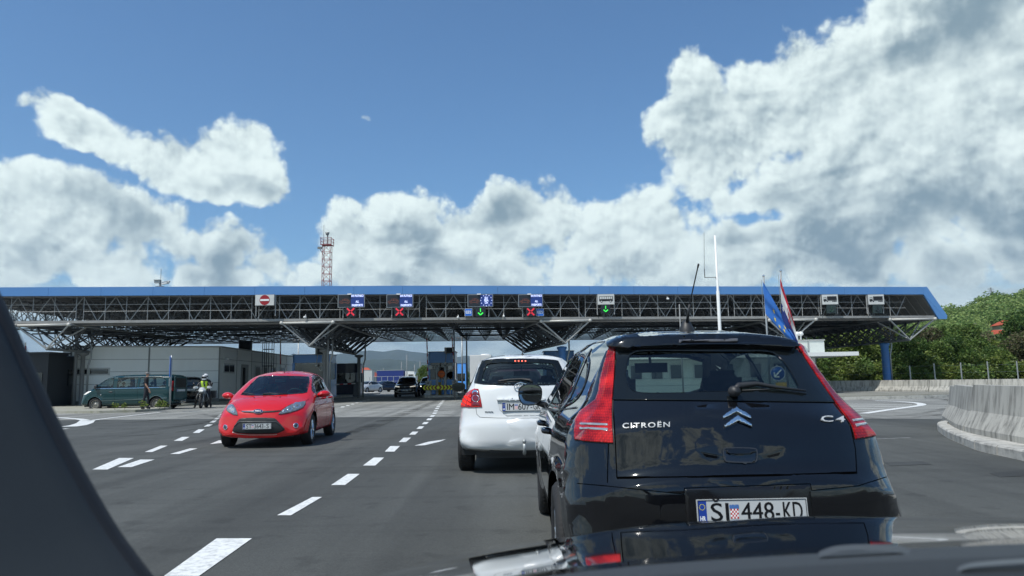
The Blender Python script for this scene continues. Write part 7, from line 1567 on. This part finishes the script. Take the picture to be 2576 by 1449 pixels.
LEAFS = [leaf_mat('leaves_mid_green', (0.056, 0.106, 0.027), (0.106, 0.169, 0.040), (0.188, 0.250, 0.069)), leaf_mat('leaves_dark_green', (0.037, 0.081, 0.025), (0.069, 0.125, 0.035), (0.125, 0.188, 0.050)), leaf_mat('leaves_yellow_green', (0.094, 0.150, 0.031), (0.175, 0.231, 0.050), (0.288, 0.338, 0.094)), leaf_mat('leaves_dry_brown', (0.062, 0.075, 0.031), (0.112, 0.106, 0.056), (0.188, 0.163, 0.100))]
BARK = mat('tree_bark', (.07, .055, .04), .9, noise=.3, nscale=8, bump=.4)
def leaves_np(centers, size, rnd, flat_=.0):
    """one leafy quad per centre, random tilt"""
    n = len(centers); c = np.array(centers); a = rnd.normal(size=(n, 3)); a[:, 2] *= .6; a /= np.linalg.norm(a, axis=1)[:, None]; b = rnd.normal(size=(n, 3)); b -= (a * b).sum(1)[:, None] * a; b /= np.linalg.norm(b, axis=1)[:, None]
    s = size * rnd.uniform(.6, 1.35, (n, 1)); v = np.stack([c - a * s * .5, c + b * s * .32, c + a * s * .5, c - b * s * .32], 1).reshape(-1, 3); return v, np.arange(4 * n).reshape(-1, 4)
def mesh_np(name, v, f, m):
    me = bpy.data.meshes.new(name); me.vertices.add(len(v)); me.vertices.foreach_set('co', v.ravel()); me.loops.add(f.size); me.loops.foreach_set('vertex_index', f.ravel().astype(np.int32)); me.polygons.add(len(f)); me.polygons.foreach_set('loop_start', np.arange(0, f.size, 4, dtype=np.int32)); me.polygons.foreach_set('loop_total', np.full(len(f), 4, dtype=np.int32)); me.update(calc_edges=True); me.materials.append(m); return me
def make_tree(seed, h, w, lobes, nleaf, size, lm, low=.12):
    rnd = np.random.default_rng(seed); pts = []; lob = []
    for k in range(lobes):
        z = low * h + (h * .93 - low * h) * (k + .5) / lobes; prof = math.sin(pi * min(1, (z / h - low * .5) / (1 - low * .5)) ** .8) ** .6; a = rnd.uniform(0, 2 * pi); r = w * .5 * prof * rnd.uniform(.25, .75)
        lob.append((r * cos(a), r * sin(a), z, w * rnd.uniform(.17, .30), w * rnd.uniform(.13, .24)))
    for (x, y, z, rx, rz_) in lob:
        n = int(nleaf / lobes); d = rnd.normal(size=(n, 3)); d /= np.linalg.norm(d, axis=1)[:, None]; rad = rnd.uniform(.45, 1.08, (n, 1)) ** .6; p = d * rad * np.array([rx, rx, rz_]) + np.array([x, y, z]); pts.append(p)
    pts = np.vstack(pts); pts[:, 2] = np.maximum(pts[:, 2], .15); v, f = leaves_np(pts, size, rnd); crown = mesh_np('crown', v, f, lm)
    mb = MB(); mb.path([(0, 0, 0), (.05, .03, h * .3), (-.04, .05, h * .6), (0, 0, h * .85)], [h * .022, h * .017, h * .011, .02], 7)
    for (x, y, z, rx, rz_) in lob[::2]: mb.bar((0, 0, z * .6), (x, y, z), h * .007, 5, r2=.012)
    o = mb.build('trunk', BARK); tr = o.data; bpy.data.objects.remove(o); return crown, tr
VAR = [make_tree(11, 6.0, 4.6, 20, 5200, .27, LEAFS[0]), make_tree(12, 6.4, 4.2, 22, 5200, .25, LEAFS[1]), make_tree(13, 5.6, 4.8, 18, 5000, .28, LEAFS[2]), make_tree(14, 6.2, 4.4, 20, 4200, .25, LEAFS[0]), make_tree(15, 5.4, 4.2, 16, 3600, .24, LEAFS[3])]
TL = ['mid green bushy tree in the belt behind the wire fence', 'dark green bushy tree in the belt behind the wire fence', 'yellow green bushy tree in the belt behind the wire fence', 'mid green bushy tree in the belt behind the wire fence', 'dry brownish tree in the belt behind the wire fence']
SHV = [make_tree(21, 2.0, 2.6, 9, 1500, .20, LEAFS[0], .03), make_tree(22, 1.8, 2.4, 9, 1400, .19, LEAFS[2], .03)]
SL = ['low mid green shrub at the foot of the tree belt', 'low yellow green shrub at the foot of the tree belt']
def plant(name, lab, cat, grp, data, x, y, z, s, rz, sz=1):
    t = thing(name, lab, cat, (x, y, z), rz, grp); t.scale = (s, s, s * sz)
    for nm, d in zip(('crown', 'trunk'), data): o = bpy.data.objects.new(nm, d); COL.objects.link(o); o.parent = t
    return t
rr = random.Random(4)
TOPS = ([2060, 2150, 2240, 2300, 2350, 2400, 2450, 2500, 2540, 2576, 2660, 2800], [838, 822, 822, 818, 822, 808, 818, 850, 850, 792, 770, 760])
def belt(px0, px1, Y0_, Y1_, n, dy=0):
    for k in range(n):
        px = px0 + (px1 - px0) * (k + rr.uniform(.2, .8)) / n; Y = rr.uniform(Y0_, Y1_); x = P(px, 900, Y).x; top = P(px, float(np.interp(px, *TOPS)) + rr.uniform(-6, 14) + dy, Y).z; v = rr.choice([0, 0, 1, 1, 2, 3, 4]) if px > 2250 else rr.choice([0, 1, 2, 3]); h = [6.0, 6.4, 5.6, 6.2, 5.4][v]
        plant('tree', TL[v], 'tree', 'trees behind the wire fence', VAR[v], x, Y, 0, top / h * .98, rr.uniform(0, 6.28), 1.0)
belt(2040, 2300, 86, 94, 9); belt(2265, 2660, 58, 62, 10, 26); belt(2300, 2720, 64, 70, 10, 4); belt(2280, 2760, 76, 90, 10, -4)
for k in range(26):
    px = 2070 + 22 * k + rr.uniform(-6, 6); Y = rr.uniform(54.5, 57) if px > 2300 else rr.uniform(81, 84); v = rr.choice([0, 1]); plant('shrub', SL[v], 'shrub', 'shrubs behind the wire fence', SHV[v], P(px, 900, Y).x, Y, 0, rr.uniform(.8, 1.25) * (1 if px > 2300 else 1.3), rr.uniform(0, 6.28), rr.uniform(.8, 1.2))
# dark tree leaning in at the right edge, larger and closer
plant('tree', 'largest dark tree, at the right edge of the photo beside the red roofed houses', 'tree', None, VAR[1], P(2606, 900, 74).x, 74, 0, P(2590, 775, 74).z / 6.4, 1.2, 1.0)
# round trees by the far yard and behind the booth
for px, py, Y, v, lab in ((1044, 946, 175, 2, 'small round tree far away above the black SUV'), (1066, 921, 140, 0, 'tree just showing left of the centre booth roof'), (1018, 948, 180, 0, 'small tree at the right end of the far blue trailer'), (1171, 935, 130, 1, 'dark tree between the centre booth and the white truck')):
    plant('tree', lab, 'tree', None, VAR[v], P(px, py, Y).x, Y, 0, P(px, py - 4, Y).z / 6.0, px, .95)
# hillside wood: one mass of crowns
rnd = np.random.default_rng(3); C_ = []; cols = []
N_ = 2900
for k in range(N_):
    px = rnd.uniform(1980, 2900); s = rnd.uniform(.02, 1.03) ** .8; q = hill_pt(px, s)
    while 2466 < px < 2562 and .30 < s < .64: px = rnd.uniform(1980, 2900); q = hill_pt(px, s)
    R0 = rnd.uniform(1.7, 3.3); n = 44
    d = rnd.normal(size=(n, 3)); d[:, 2] = np.abs(d[:, 2]) * .9; d /= np.linalg.norm(d, axis=1)[:, None]; C_.append(d * R0 * rnd.uniform(.7, 1.05, (n, 1)) + np.array([q.x, q.y, q.z + R0 * .35]))
C_ = np.vstack(C_); sel = rnd.random(N_).repeat(44); hm = [leaf_mat('hill_leaves_green', (0.110, 0.188, 0.055), (0.164, 0.258, 0.077), (0.250, 0.336, 0.110)), leaf_mat('hill_leaves_light', (0.173, 0.250, 0.077), (0.235, 0.312, 0.101), (0.329, 0.406, 0.140))]
v, f = leaves_np(C_, .95, rnd); me = mesh_np('hillside_wood', v, f, hm[0]); me.materials.append(hm[1]); me.polygons.foreach_set('material_index', (sel > .6).astype(np.int32)); o = bpy.data.objects.new('hillside_wood', me); COL.objects.link(o); tag(o, 'dense green wood covering the hillside on the right', 'wood', kind='stuff')
# weeds on the pavement edge by the van
wd = make_tree(31, .35, .5, 5, 60, .10, LEAFS[2], .02)
for px, lab in ((329, 'leafy weed by the front wheel of the teal van'), (352, 'tallest weed under the front door of the teal van'), (397, 'small weed below the middle of the teal van'), (459, 'weed below the rear doors of the teal van'), (472, 'small weed between the teal van and the walking man')):
    q = G(px - 40 if px < 400 else px - 60, 1031, .12); plant('weed', lab, 'weed', 'weeds along the pavement by the van', wd, q.x, q.y, .12, rr.uniform(.8, 1.3), px)
# ================================================================ people and motorcycle
def skin_body(name, J, E, parent, mats, face_mat, sub=2, root='pelvis'):
    """one continuous surface grown over a skeleton: J name -> (xyz, rx, ry)"""
    names = list(J); me = bpy.data.meshes.new('sk'); me.from_pydata([J[n][0] for n in names], [(names.index(a), names.index(b)) for a, b in E], []); ob = bpy.data.objects.new('sk', me); COL.objects.link(ob)
    ob.modifiers.new('s', 'SKIN'); sb = ob.modifiers.new('u', 'SUBSURF'); sb.levels = sub; sb.render_levels = sub
    for i, n in enumerate(names): sv = me.skin_vertices[0].data[i]; sv.radius = (J[n][1], J[n][2] if len(J[n]) > 2 else J[n][1]); sv.use_root = n == root
    dg = bpy.context.evaluated_depsgraph_get(); ev = ob.evaluated_get(dg).to_mesh(); vs = [tuple(v.co) for v in ev.vertices]; fs = [tuple(p.vertices) for p in ev.polygons]; bpy.data.objects.remove(ob)
    mb = MB(); mb.add(vs, fs, True)
    for k, f in enumerate(fs): c = np.mean([vs[i] for i in f], 0); mb.m[k] = face_mat(c)
    return mb.build(name, mats, parent)
SKIN_ = mat('tanned_skin', (.42, .23, .15), .6, noise=.1); TEE = mat('black_cotton', (.012, .013, .016), .9, noise=.3); TROU = mat('dark_trousers', (.018, .02, .026), .9, noise=.25); LEATH = mat('black_riding_leather', (.014, .014, .016), .5, noise=.3); HIVIS = mat('hi_vis_yellow', lin((206, 240, 40)), .7, noise=.08); GREYH = mat('grey_hair', (.18, .17, .16), .9, noise=.3)
def hand(J, E, wr, tip_dir, side_dir, pre, wn):
    """palm and five bent fingers of different lengths"""
    w, t, sd = Vector(wr), Vector(tip_dir).normalized(), Vector(side_dir).normalized(); n = t.cross(sd)
    J[pre + 'palm'] = (tuple(w + t * .055), .026, .020); E.append((wn, pre + 'palm'))
    for k, (o, l) in enumerate(((-.030, .065), (-.011, .078), (.009, .074), (.028, .058))):
        a = w + t * .095 + sd * o; b = a + t * l * .55 - n * .008; c = b + t * l * .4 - n * .022; E += [(pre + 'palm', f'{pre}a{k}'), (f'{pre}a{k}', f'{pre}b{k}'), (f'{pre}b{k}', f'{pre}c{k}')]; J[f'{pre}a{k}'] = (tuple(a), .010); J[f'{pre}b{k}'] = (tuple(b), .009); J[f'{pre}c{k}'] = (tuple(c), .007)
    a = w + t * .04 - sd * .038; b = a + t * .04 - sd * .014; J[pre + 't0'] = (tuple(a), .011); J[pre + 't1'] = (tuple(b), .009); E += [(pre + 'palm', pre + 't0'), (pre + 't0', pre + 't1')]
def head(parent, c, yaw, hair=True, name='head'):
    pass
# walking man: facing to the right of the photo (+x), black tee, arms hanging
gm = G(366, 1030, .12); t = thing('person', 'man in black t-shirt and dark trousers walking past the teal van, right arm swinging', 'person', (gm.x, gm.y, .12), radians(20))
J = {'pelvis': ((0, 0, .96), .135, .10), 'waist': ((-.01, 0, 1.10), .135, .10), 'chest': ((-.02, 0, 1.34), .165, .11), 'upper': ((-.02, 0, 1.46), .13, .09), 'neck': ((0, 0, 1.54), .055), 'jaw': ((.035, 0, 1.60), .062), 'skull': ((.015, 0, 1.68), .088, .082), 'crown': ((.0, 0, 1.74), .062), 'nose': ((.118, 0, 1.655), .012)}
E = [('pelvis', 'waist'), ('waist', 'chest'), ('chest', 'upper'), ('upper', 'neck'), ('neck', 'jaw'), ('jaw', 'skull'), ('skull', 'crown'), ('skull', 'nose')]
for s, n, sw, kx in ((1, 'l', -.05, .10), (-1, 'r', .16, -.12)):
    J[n + 'sh'] = ((-.02, s * .185, 1.44), .062); J[n + 'el'] = ((-.05 + sw * .3, s * .25, 1.16), .043); J[n + 'wr'] = ((sw, s * .26, .92), .030); E += [('upper', n + 'sh'), (n + 'sh', n + 'el'), (n + 'el', n + 'wr')]; hand(J, E, (sw, s * .26, .92), (.25, 0, -1), (1, 0, .1), n, n + 'wr')
    J[n + 'hip'] = ((0, s * .095, .90), .098); J[n + 'kn'] = ((kx * .7 + .02, s * .10, .50), .060); J[n + 'an'] = ((kx - .03, s * .10, .09), .042); J[n + 'bl'] = ((kx + .10, s * .11, .035), .038); J[n + 'he'] = ((kx - .07, s * .10, .04), .036); E += [('pelvis', n + 'hip'), (n + 'hip', n + 'kn'), (n + 'kn', n + 'an'), (n + 'an', n + 'bl'), (n + 'an', n + 'he')]
def fm(c):
    if c[2] > 1.545: return 0
    if c[2] < .10: return 3
    if abs(c[1]) > .19 and c[2] < 1.22: return 0
    return 1 if c[2] > .98 else 2
skin_body('body', J, E, t, [SKIN_, TEE, TROU, BLACKP], fm)
mb = MB(); mb.lathe([(.098, 0), (.1, .03), (.085, .065), (.04, .09), (0, .093)], (-.0, 0, 1.69), 'Z', 18); mb.prism([(.05, -.07, 1.695), (.17, -.05, 1.68), (.18, 0, 1.68), (.17, .05, 1.68), (.05, .07, 1.695)], (0, 0, .008)); mb.build('cap', mat('grey_cap', (.20, .20, .19), .9), t)
mb = MB(); [mb.lathe([(0, -.014), (.02, 0), (0, .014)], (.0, s * .088, 1.665), 'Y', 10) for s in (1, -1)]; mb.build('ears', SKIN_, t); mb = MB(); [mb.box((.096, s * .032, 1.675), (.008, .022, .012)) for s in (1, -1)]; mb.box((.102, 0, 1.615), (.008, .04, .006)); mb.build('eyes_and_mouth', INK, t)
# motorcycle facing the camera, rider astride, passenger behind
gb = G(505, 1027.5); BR = radians(-78)
bt = thing('motorcycle', 'adventure motorcycle with white hand guards and side cases, facing the camera by the pale building', 'motorcycle', (gb.x, gb.y, 0), BR)   # local x forward, origin under the front wheel
def moto_wheel(x, r, w, nm):
    e = bpy.data.objects.new('wheel', None); COL.objects.link(e); e.parent = bt; e.location = (x, 0, r); mb = MB(); mb.lathe([(r * .78, -w * .45), (r * .9, -w * .5), (r, -w * .2), (r, w * .2), (r * .9, w * .5), (r * .78, w * .45)], (0, 0, 0), 'Y', 32); mb.build('tyre', RUBBER, e)
    mb = MB(); mb.lathe([(r * .78, -w * .4), (r * .72, -w * .3), (r * .72, w * .3), (r * .78, w * .4)], (0, 0, 0), 'Y', 32); [mb.bar((0, 0, 0), (r * .74 * cos(a), 0, r * .74 * sin(a)), .008, 4) for a in np.linspace(0, 2 * pi, 17)[:-1]]; mb.lathe([(0, -.06), (.05, -.06), (.05, .06), (0, .06)], (0, 0, 0), 'Y', 14); mb.build('rim', STEEL_DK, e)
moto_wheel(0, .33, .12, 'f'); moto_wheel(-1.5, .32, .16, 'r')
mb = MB(); [mb.bar((0, s * .09, .33), (-.30, s * .09, .98), .026, 8) for s in (1, -1)]; mb.build('fork', GALV, bt)
mb = MB(); mb.prism([(.30, -.04, .74), (-.1, -.09, .80), (-.1, .09, .80), (.30, .04, .74)], (0, 0, .03)); mb.prism([(.14, -.07, .66), (-.2, -.08, .70), (-.2, .08, .70), (.14, .07, .66)], (0, 0, .02)); mb.build('mudguard', BLACKP, bt)
mb = MB(); rows = [[(x + dx, y, z) for x, y, z in [(-.12, -.20, .92), (-.02, -.13, .98), (.02, 0, .99), (-.02, .13, .98), (-.12, .20, .92)]] for dx in (0,)] + [[(-.22, -.15, 1.06), (-.12, -.1, 1.1), (-.1, 0, 1.12), (-.12, .1, 1.1), (-.22, .15, 1.06)], [(-.45, -.2, .95), (-.45, -.14, 1.05), (-.45, 0, 1.08), (-.45, .14, 1.05), (-.45, .2, .95)]]; mb.grid(rows, True); mb.grid([[(-.12, -.20, .92), (-.02, -.13, .90), (.04, 0, .86), (-.02, .13, .90), (-.12, .20, .92)], [(-.12, -.20, .92), (-.02, -.13, .98), (.02, 0, .99), (-.02, .13, .98), (-.12, .20, .92)]], True); mb.build('nose_fairing', mat('white_fairing', (.5, .52, .54), .3, coat=.8), bt)
mb = MB(); mb.box((.03, 0, .935), (.03, .16, .06)); mb.build('headlamp', HLAMP, bt); mb = MB(); mb.grid([[(-.16, -.15, 1.08), (-.10, 0, 1.1), (-.16, .15, 1.08)], [(-.26, -.14, 1.38), (-.22, 0, 1.42), (-.26, .14, 1.38)]], True); mb.build('windshield', glass_mat('clear_visor', (.75, .8, .8)), bt)
mb = MB(); mb.bar((-.36, -.44, 1.10), (-.36, .44, 1.10), .016, 8); mb.build('handlebar', STEEL_DK, bt)
for s in (1, -1):
    mb = MB(); mb.grid([[(-.30, s * .22, 1.06), (-.22, s * .34, 1.05), (-.30, s * .47, 1.06)], [(-.28, s * .22, 1.16), (-.20, s * .34, 1.19), (-.28, s * .47, 1.14)]], True); mb.build('hand_guard', WHITE, bt)
    mb = MB(); mb.bar((-.36, s * .30, 1.10), (-.34, s * .42, 1.28), .008, 5); mb.lathe([(0, -.02), (.065, -.015), (.07, .02), (0, .03)], (-.34, s * .45, 1.30), 'X', 14); mb.build('mirror', BLACKP, bt)
    mb = MB(); mb.path([(-.42, s * .12, .95), (-.30, s * .26, .70), (-.38, s * .30, .46), (-.62, s * .26, .42), (-.75, s * .18, .50)], .016, 6); mb.build('crash_bar', GALV, bt)
    mb = MB(); mb.lathe([(0, 0), (.10, 0), (.105, s * .12), (.07, s * .16), (0, s * .17)], (-.58, s * .18, .48), 'Y', 16); mb.build('cylinder_head', STEEL, bt)
    mb = MB(); mb.box((-1.42, s * .38, .72), (.42, .24, .40)); c_ = mb.build('side_case', mat('case_black', (.02, .02, .022), .4), bt); mb = MB(); mb.box((-1.42, s * .38, .925), (.44, .26, .03)); mb.build('case_lid', GALV, c_)
mb = MB(); mb.grid([[(-.42, y, 1.02 - abs(y) * .3) for y in (-.17, -.08, 0, .08, .17)], [(-.62, y, 1.06 - abs(y) * .5) for y in (-.2, -.1, 0, .1, .2)], [(-.92, y, .90 - abs(y) * .3) for y in (-.14, -.07, 0, .07, .14)]], True); mb.box((-.6, 0, .88), (.5, .26, .22)); mb.build('fuel_tank', MATS['white_fairing'], bt)
mb = MB(); mb.box((-1.12, 0, .86), (.62, .28, .10)); mb.build('saddle', INTER, bt); mb = MB(); mb.box((-.65, 0, .52), (.5, .26, .36)); mb.bar((-.7, 0, .45), (-1.5, .1, .33), .04, 6); mb.bar((-.7, 0, .45), (-1.5, -.1, .33), .04, 6); mb.build('engine', STEEL_DK, bt)
def rider(label, x0, z0, hiv, arms, scale=1.0):
    o = bt.matrix_basis if False else wmat(bt) @ Vector((x0, 0, 0)); t = thing('person', label, 'person', (o.x, o.y, 0), BR); J = {'pelvis': ((0, 0, z0 + .08), .15, .13), 'waist': ((.03, 0, z0 + .22), .15, .12), 'chest': ((.08, 0, z0 + .46), .185, .14), 'upper': ((.09, 0, z0 + .56), .15, .11), 'neck': ((.12, 0, z0 + .64), .07), 'skull': ((.14, 0, z0 + .76), .09)}
    E = [('pelvis', 'waist'), ('waist', 'chest'), ('chest', 'upper'), ('upper', 'neck'), ('neck', 'skull')]
    for s, n in ((1, 'l'), (-1, 'r')):
        J[n + 'sh'] = ((.08, s * .20, z0 + .54), .080); E.append(('upper', n + 'sh'))
        if arms: J[n + 'el'] = ((.22, s * .34, z0 + .32), .058); J[n + 'wr'] = ((.44, s * .34, z0 + .25), .040); tip = ((.44, s * .34, z0 + .25), (1, 0, -.2), (0, s, 0))
        else: J[n + 'el'] = ((.08, s * .30, z0 + .26), .058); J[n + 'wr'] = ((.28, s * .22, z0 + .16), .040); tip = ((.28, s * .22, z0 + .16), (1, -.2 * s, -.1), (0, s, 0))
        E += [(n + 'sh', n + 'el'), (n + 'el', n + 'wr')]; hand(J, E, *tip, n, n + 'wr')
        foot = 0.08 if arms else .38; J[n + 'hip'] = ((.04, s * .13, z0 + .04), .11); J[n + 'kn'] = ((.42, s * .30, z0 - .26) if arms else (.42, s * .30, z0 - .16), .078); J[n + 'an'] = ((.24, s * .40, foot + .02) if arms else (.18, s * .30, foot), .055); J[n + 'to'] = ((.42, s * .42, foot - .03) if arms else (.36, s * .31, foot - .03), .045)
        E += [('pelvis', n + 'hip'), (n + 'hip', n + 'kn'), (n + 'kn', n + 'an'), (n + 'an', n + 'to')]
    skin_body('body', J, E, t, [LEATH, HIVIS], lambda c: 1 if hiv and z0 + .18 < c[2] < z0 + .60 and abs(c[1]) < .165 and not (abs(c[1]) < .03 and c[2] > z0 + .3) else 0)
    c = Vector((.15, 0, z0 + .80)); mb = MB(); mb.lathe([(0, .155), (.07, .14), (.12, .09), (.138, .02), (.135, -.06), (.115, -.12), (.09, -.14)], c, 'Z', 22); hm_ = mb.build('helmet', mat('white_helmet', (.66, .68, .68), .2, coat=1) if not arms else mat('patterned_helmet', (.55, .56, .56), .2, coat=1, dirt=(.01, .01, .01), dscale=9, damt=1), t)
    mb = MB(); mb.grid([[(c.x + .142 * cos(a), .142 * sin(a), c.z + z) for a in np.linspace(-1.05, 1.05, 9)] for z in (-.045, .05)], True); mb.build('visor', BLACKG, hm_); mb = MB(); mb.grid([[(c.x + .15 * cos(a), .13 * sin(a), c.z + z) for a in np.linspace(-.8, .8, 7)] for z in (-.14, -.06)], True); mb.build('chin_guard', MATS['patterned_helmet'] if arms else WHITE, hm_)
    return t
rider('motorcyclist in black leathers, yellow hi-vis vest and black and white helmet, holding the handlebar', -.82, .84, True, True)
rider('passenger in black with a white helmet sitting behind the motorcyclist', -1.22, .90, False, False)
# ================================================================ the car the photo is taken from
OWN = thing('own_car', 'interior and glossy black bonnet of the car the photo is taken from', 'car', (.75, .2, 0))
BON = paint('own_bonnet_paint', (.006, .007, .008), .04)
zc = lambda D: 0.838 + .150 * (1.92 - D) - .013 * (1.92 - D) ** 2
XLs = ([.45, 1.0, 1.25, 1.5, 1.65, 1.78, 1.86, 1.92], [-.34, -.31, -.27, -.175, -.09, .04, .17, .34])
mb = MB(); rows = []
Ds = list(np.linspace(.55, 1.6, 14)) + [1.68, 1.75, 1.81, 1.86, 1.89, 1.92]
us = np.sin(np.linspace(-pi / 2, pi / 2, 41))
def hood_z(D, u): return zc(D) - .035 * u ** 2 - .03 * abs(u) ** 8 + .006 * math.exp(-((abs(u) - .62) / .08) ** 2)
for D in Ds: xl = float(np.interp(D, *XLs)); rows.append([(.75 + (.75 - xl) * u, D, hood_z(D, u)) for u in us])
last = rows[-1]
for k, (dy, dz) in enumerate(((.02, -.008), (.034, -.024), (.05, -.06), (.06, -.12), (.06, -.3))): rows.append([(x + (x - .75) * .02 * k, y + dy - .04 * ((x - .75) / .4) ** 2 * 0, z + dz) for x, y, z in last])
for r in rows:
    a, b = Vector(r[0]), Vector(r[-1]); r.insert(0, tuple(a + Vector((-.010, 0, -.012)))); r.insert(0, tuple(a + Vector((-.016, 0, -.30)))); r.append(tuple(b + Vector((.010, 0, -.012)))); r.append(tuple(b + Vector((.016, 0, -.30))))
mb.grid(rows, True); mb.build('bonnet', BON, OWN, True)
# cowl, washer strip, dashboard top with vent
def band(pts, Ds_, dys, name, m, th=.01):
    rows = [[P(x, y + dy, D) for x, y in pts] for D, dy in zip(Ds_, dys)]
    mb = MB(); mb.grid(rows, True); mb.grid([[p - Vector((0, 0, th)) for p in r] for r in rows][::-1], True); return mb.build(name, m, OWN, True)
edge = catmull([(1120, 1488), (1269, 1452), (1538, 1415), (1850, 1390), (2131, 1373), (2400, 1360), (2700, 1349)], 5, False)
band(edge, (.80, .78, .72), (0, 3, 16), 'scuttle', BLACKG, .03)
band(edge, (.70, .69, .60, .52), (15, 19, 34, 52), 'dashboard_top', mat('dash_soft_black', (.030, .034, .037), .55, noise=.15, nscale=200, bump=.2, bscale=400), .03)
band(edge, (.50, .48, .44, .36), (44, 52, 90, 190), 'dashboard_front', mat('dash_soft_dark', (.016, .018, .02), .6, noise=.15, nscale=200), .03)
mb = MB()
for k in range(7): a = P(2440 + 5 * k, 1424 + 5 * k, .47); b = P(2640, 1410 + 5 * k, .47); mb.bar(a, b, .0016, 4)
vt = mb.build('vent_slats', mat('vent_grey', (.06, .065, .07), .5), OWN, True)
band(catmull([(2395, 1440), (2430, 1420), (2500, 1411), (2640, 1402)], 5, False), (.46, .45), (0, 10), 'vent_rim', mat('vent_rim_grey', (.075, .085, .095), .35), .01)
band(catmull([(2060, 1388), (2100, 1374), (2170, 1369), (2250, 1372), (2290, 1382)], 5, False), (.66, .63), (0, 16), 'sensor_pod', mat('pod_grey', (.05, .055, .06), .5), .02)
# windscreen pillar on the left: seal and trim
pe = catmull([(-330, 120), (-190, 380), (-70, 600), (-2, 735), (30, 800), (88, 930), (158, 1080), (230, 1216), (300, 1334), (385, 1449), (480, 1570)], 4, False)
rows = []
for x, y in pe: rows.append([P(x + 2, y, .66), P(x, y, .62), P(x - 14, y + 4, .605), P(x - 34, y + 10, .60)])
mb = MB(); mb.grid(rows, True); mb.build('pillar_seal', mat('pillar_rubber', (.010, .012, .016), .7), OWN, True)
rows = []
for x, y in pe: rows.append([P(x - 32, y + 10, .598), P(x - 48, y + 15, .585), P(x - 90, y + 30, .57), P(x - 170, y + 60, .545), P(x - 320, y + 110, .50), P(x - 520, y + 170, .46)])
mb = MB(); mb.grid(rows, True); mb.build('pillar_trim', mat('pillar_fabric', (.024, .032, .038), .85, noise=.08, nscale=300), OWN, True)
rows = []
for x, y in pe: rows.append([P(x - 520, y + 170, .462), P(x - 560, y + 180, .56), P(x - 300, y + 100, .66), P(x + 2, y, .668)])
mb = MB(); mb.grid(rows, True); mb.build('pillar_outer', BON, OWN, True)
# roof panel out of view, put in to shade pillar trim and dashboard
mb = MB(); rows = [[(.75 + .62 * u, y, z - .05 * u * u) for u in np.linspace(-1, 1, 9)] for y, z in ((.16, 1.47), (.0, 1.49), (-.6, 1.51), (-1.6, 1.47))]; mb.grid(rows, True); mb.grid([[(a, b, c - .03) for a, b, c in r] for r in rows][::-1], True); mb.build('roof', BON, OWN, True)
# ================================================================ air
hz = bpy.data.materials.new('air'); hz.use_nodes = True; nt = hz.node_tree; nt.nodes.clear(); pv = nt.nodes.new('ShaderNodeVolumePrincipled'); pv.inputs['Density'].default_value = HAZE_DENSITY; pv.inputs['Color'].default_value = (.62, .80, 1.0, 1); pv.inputs['Anisotropy'].default_value = .25
ou = nt.nodes.new('ShaderNodeOutputMaterial'); nt.links.new(pv.outputs[0], ou.inputs['Volume'])
mb = MB(); mb.box((0, 5850, 349), (24200, 12400, 700)); o = mb.build('haze', hz); tag(o, 'thin blue summer haze that fades the far mountains', kind='stuff')
scene.cycles.volume_step_rate = 10; scene.cycles.volume_max_steps = 32
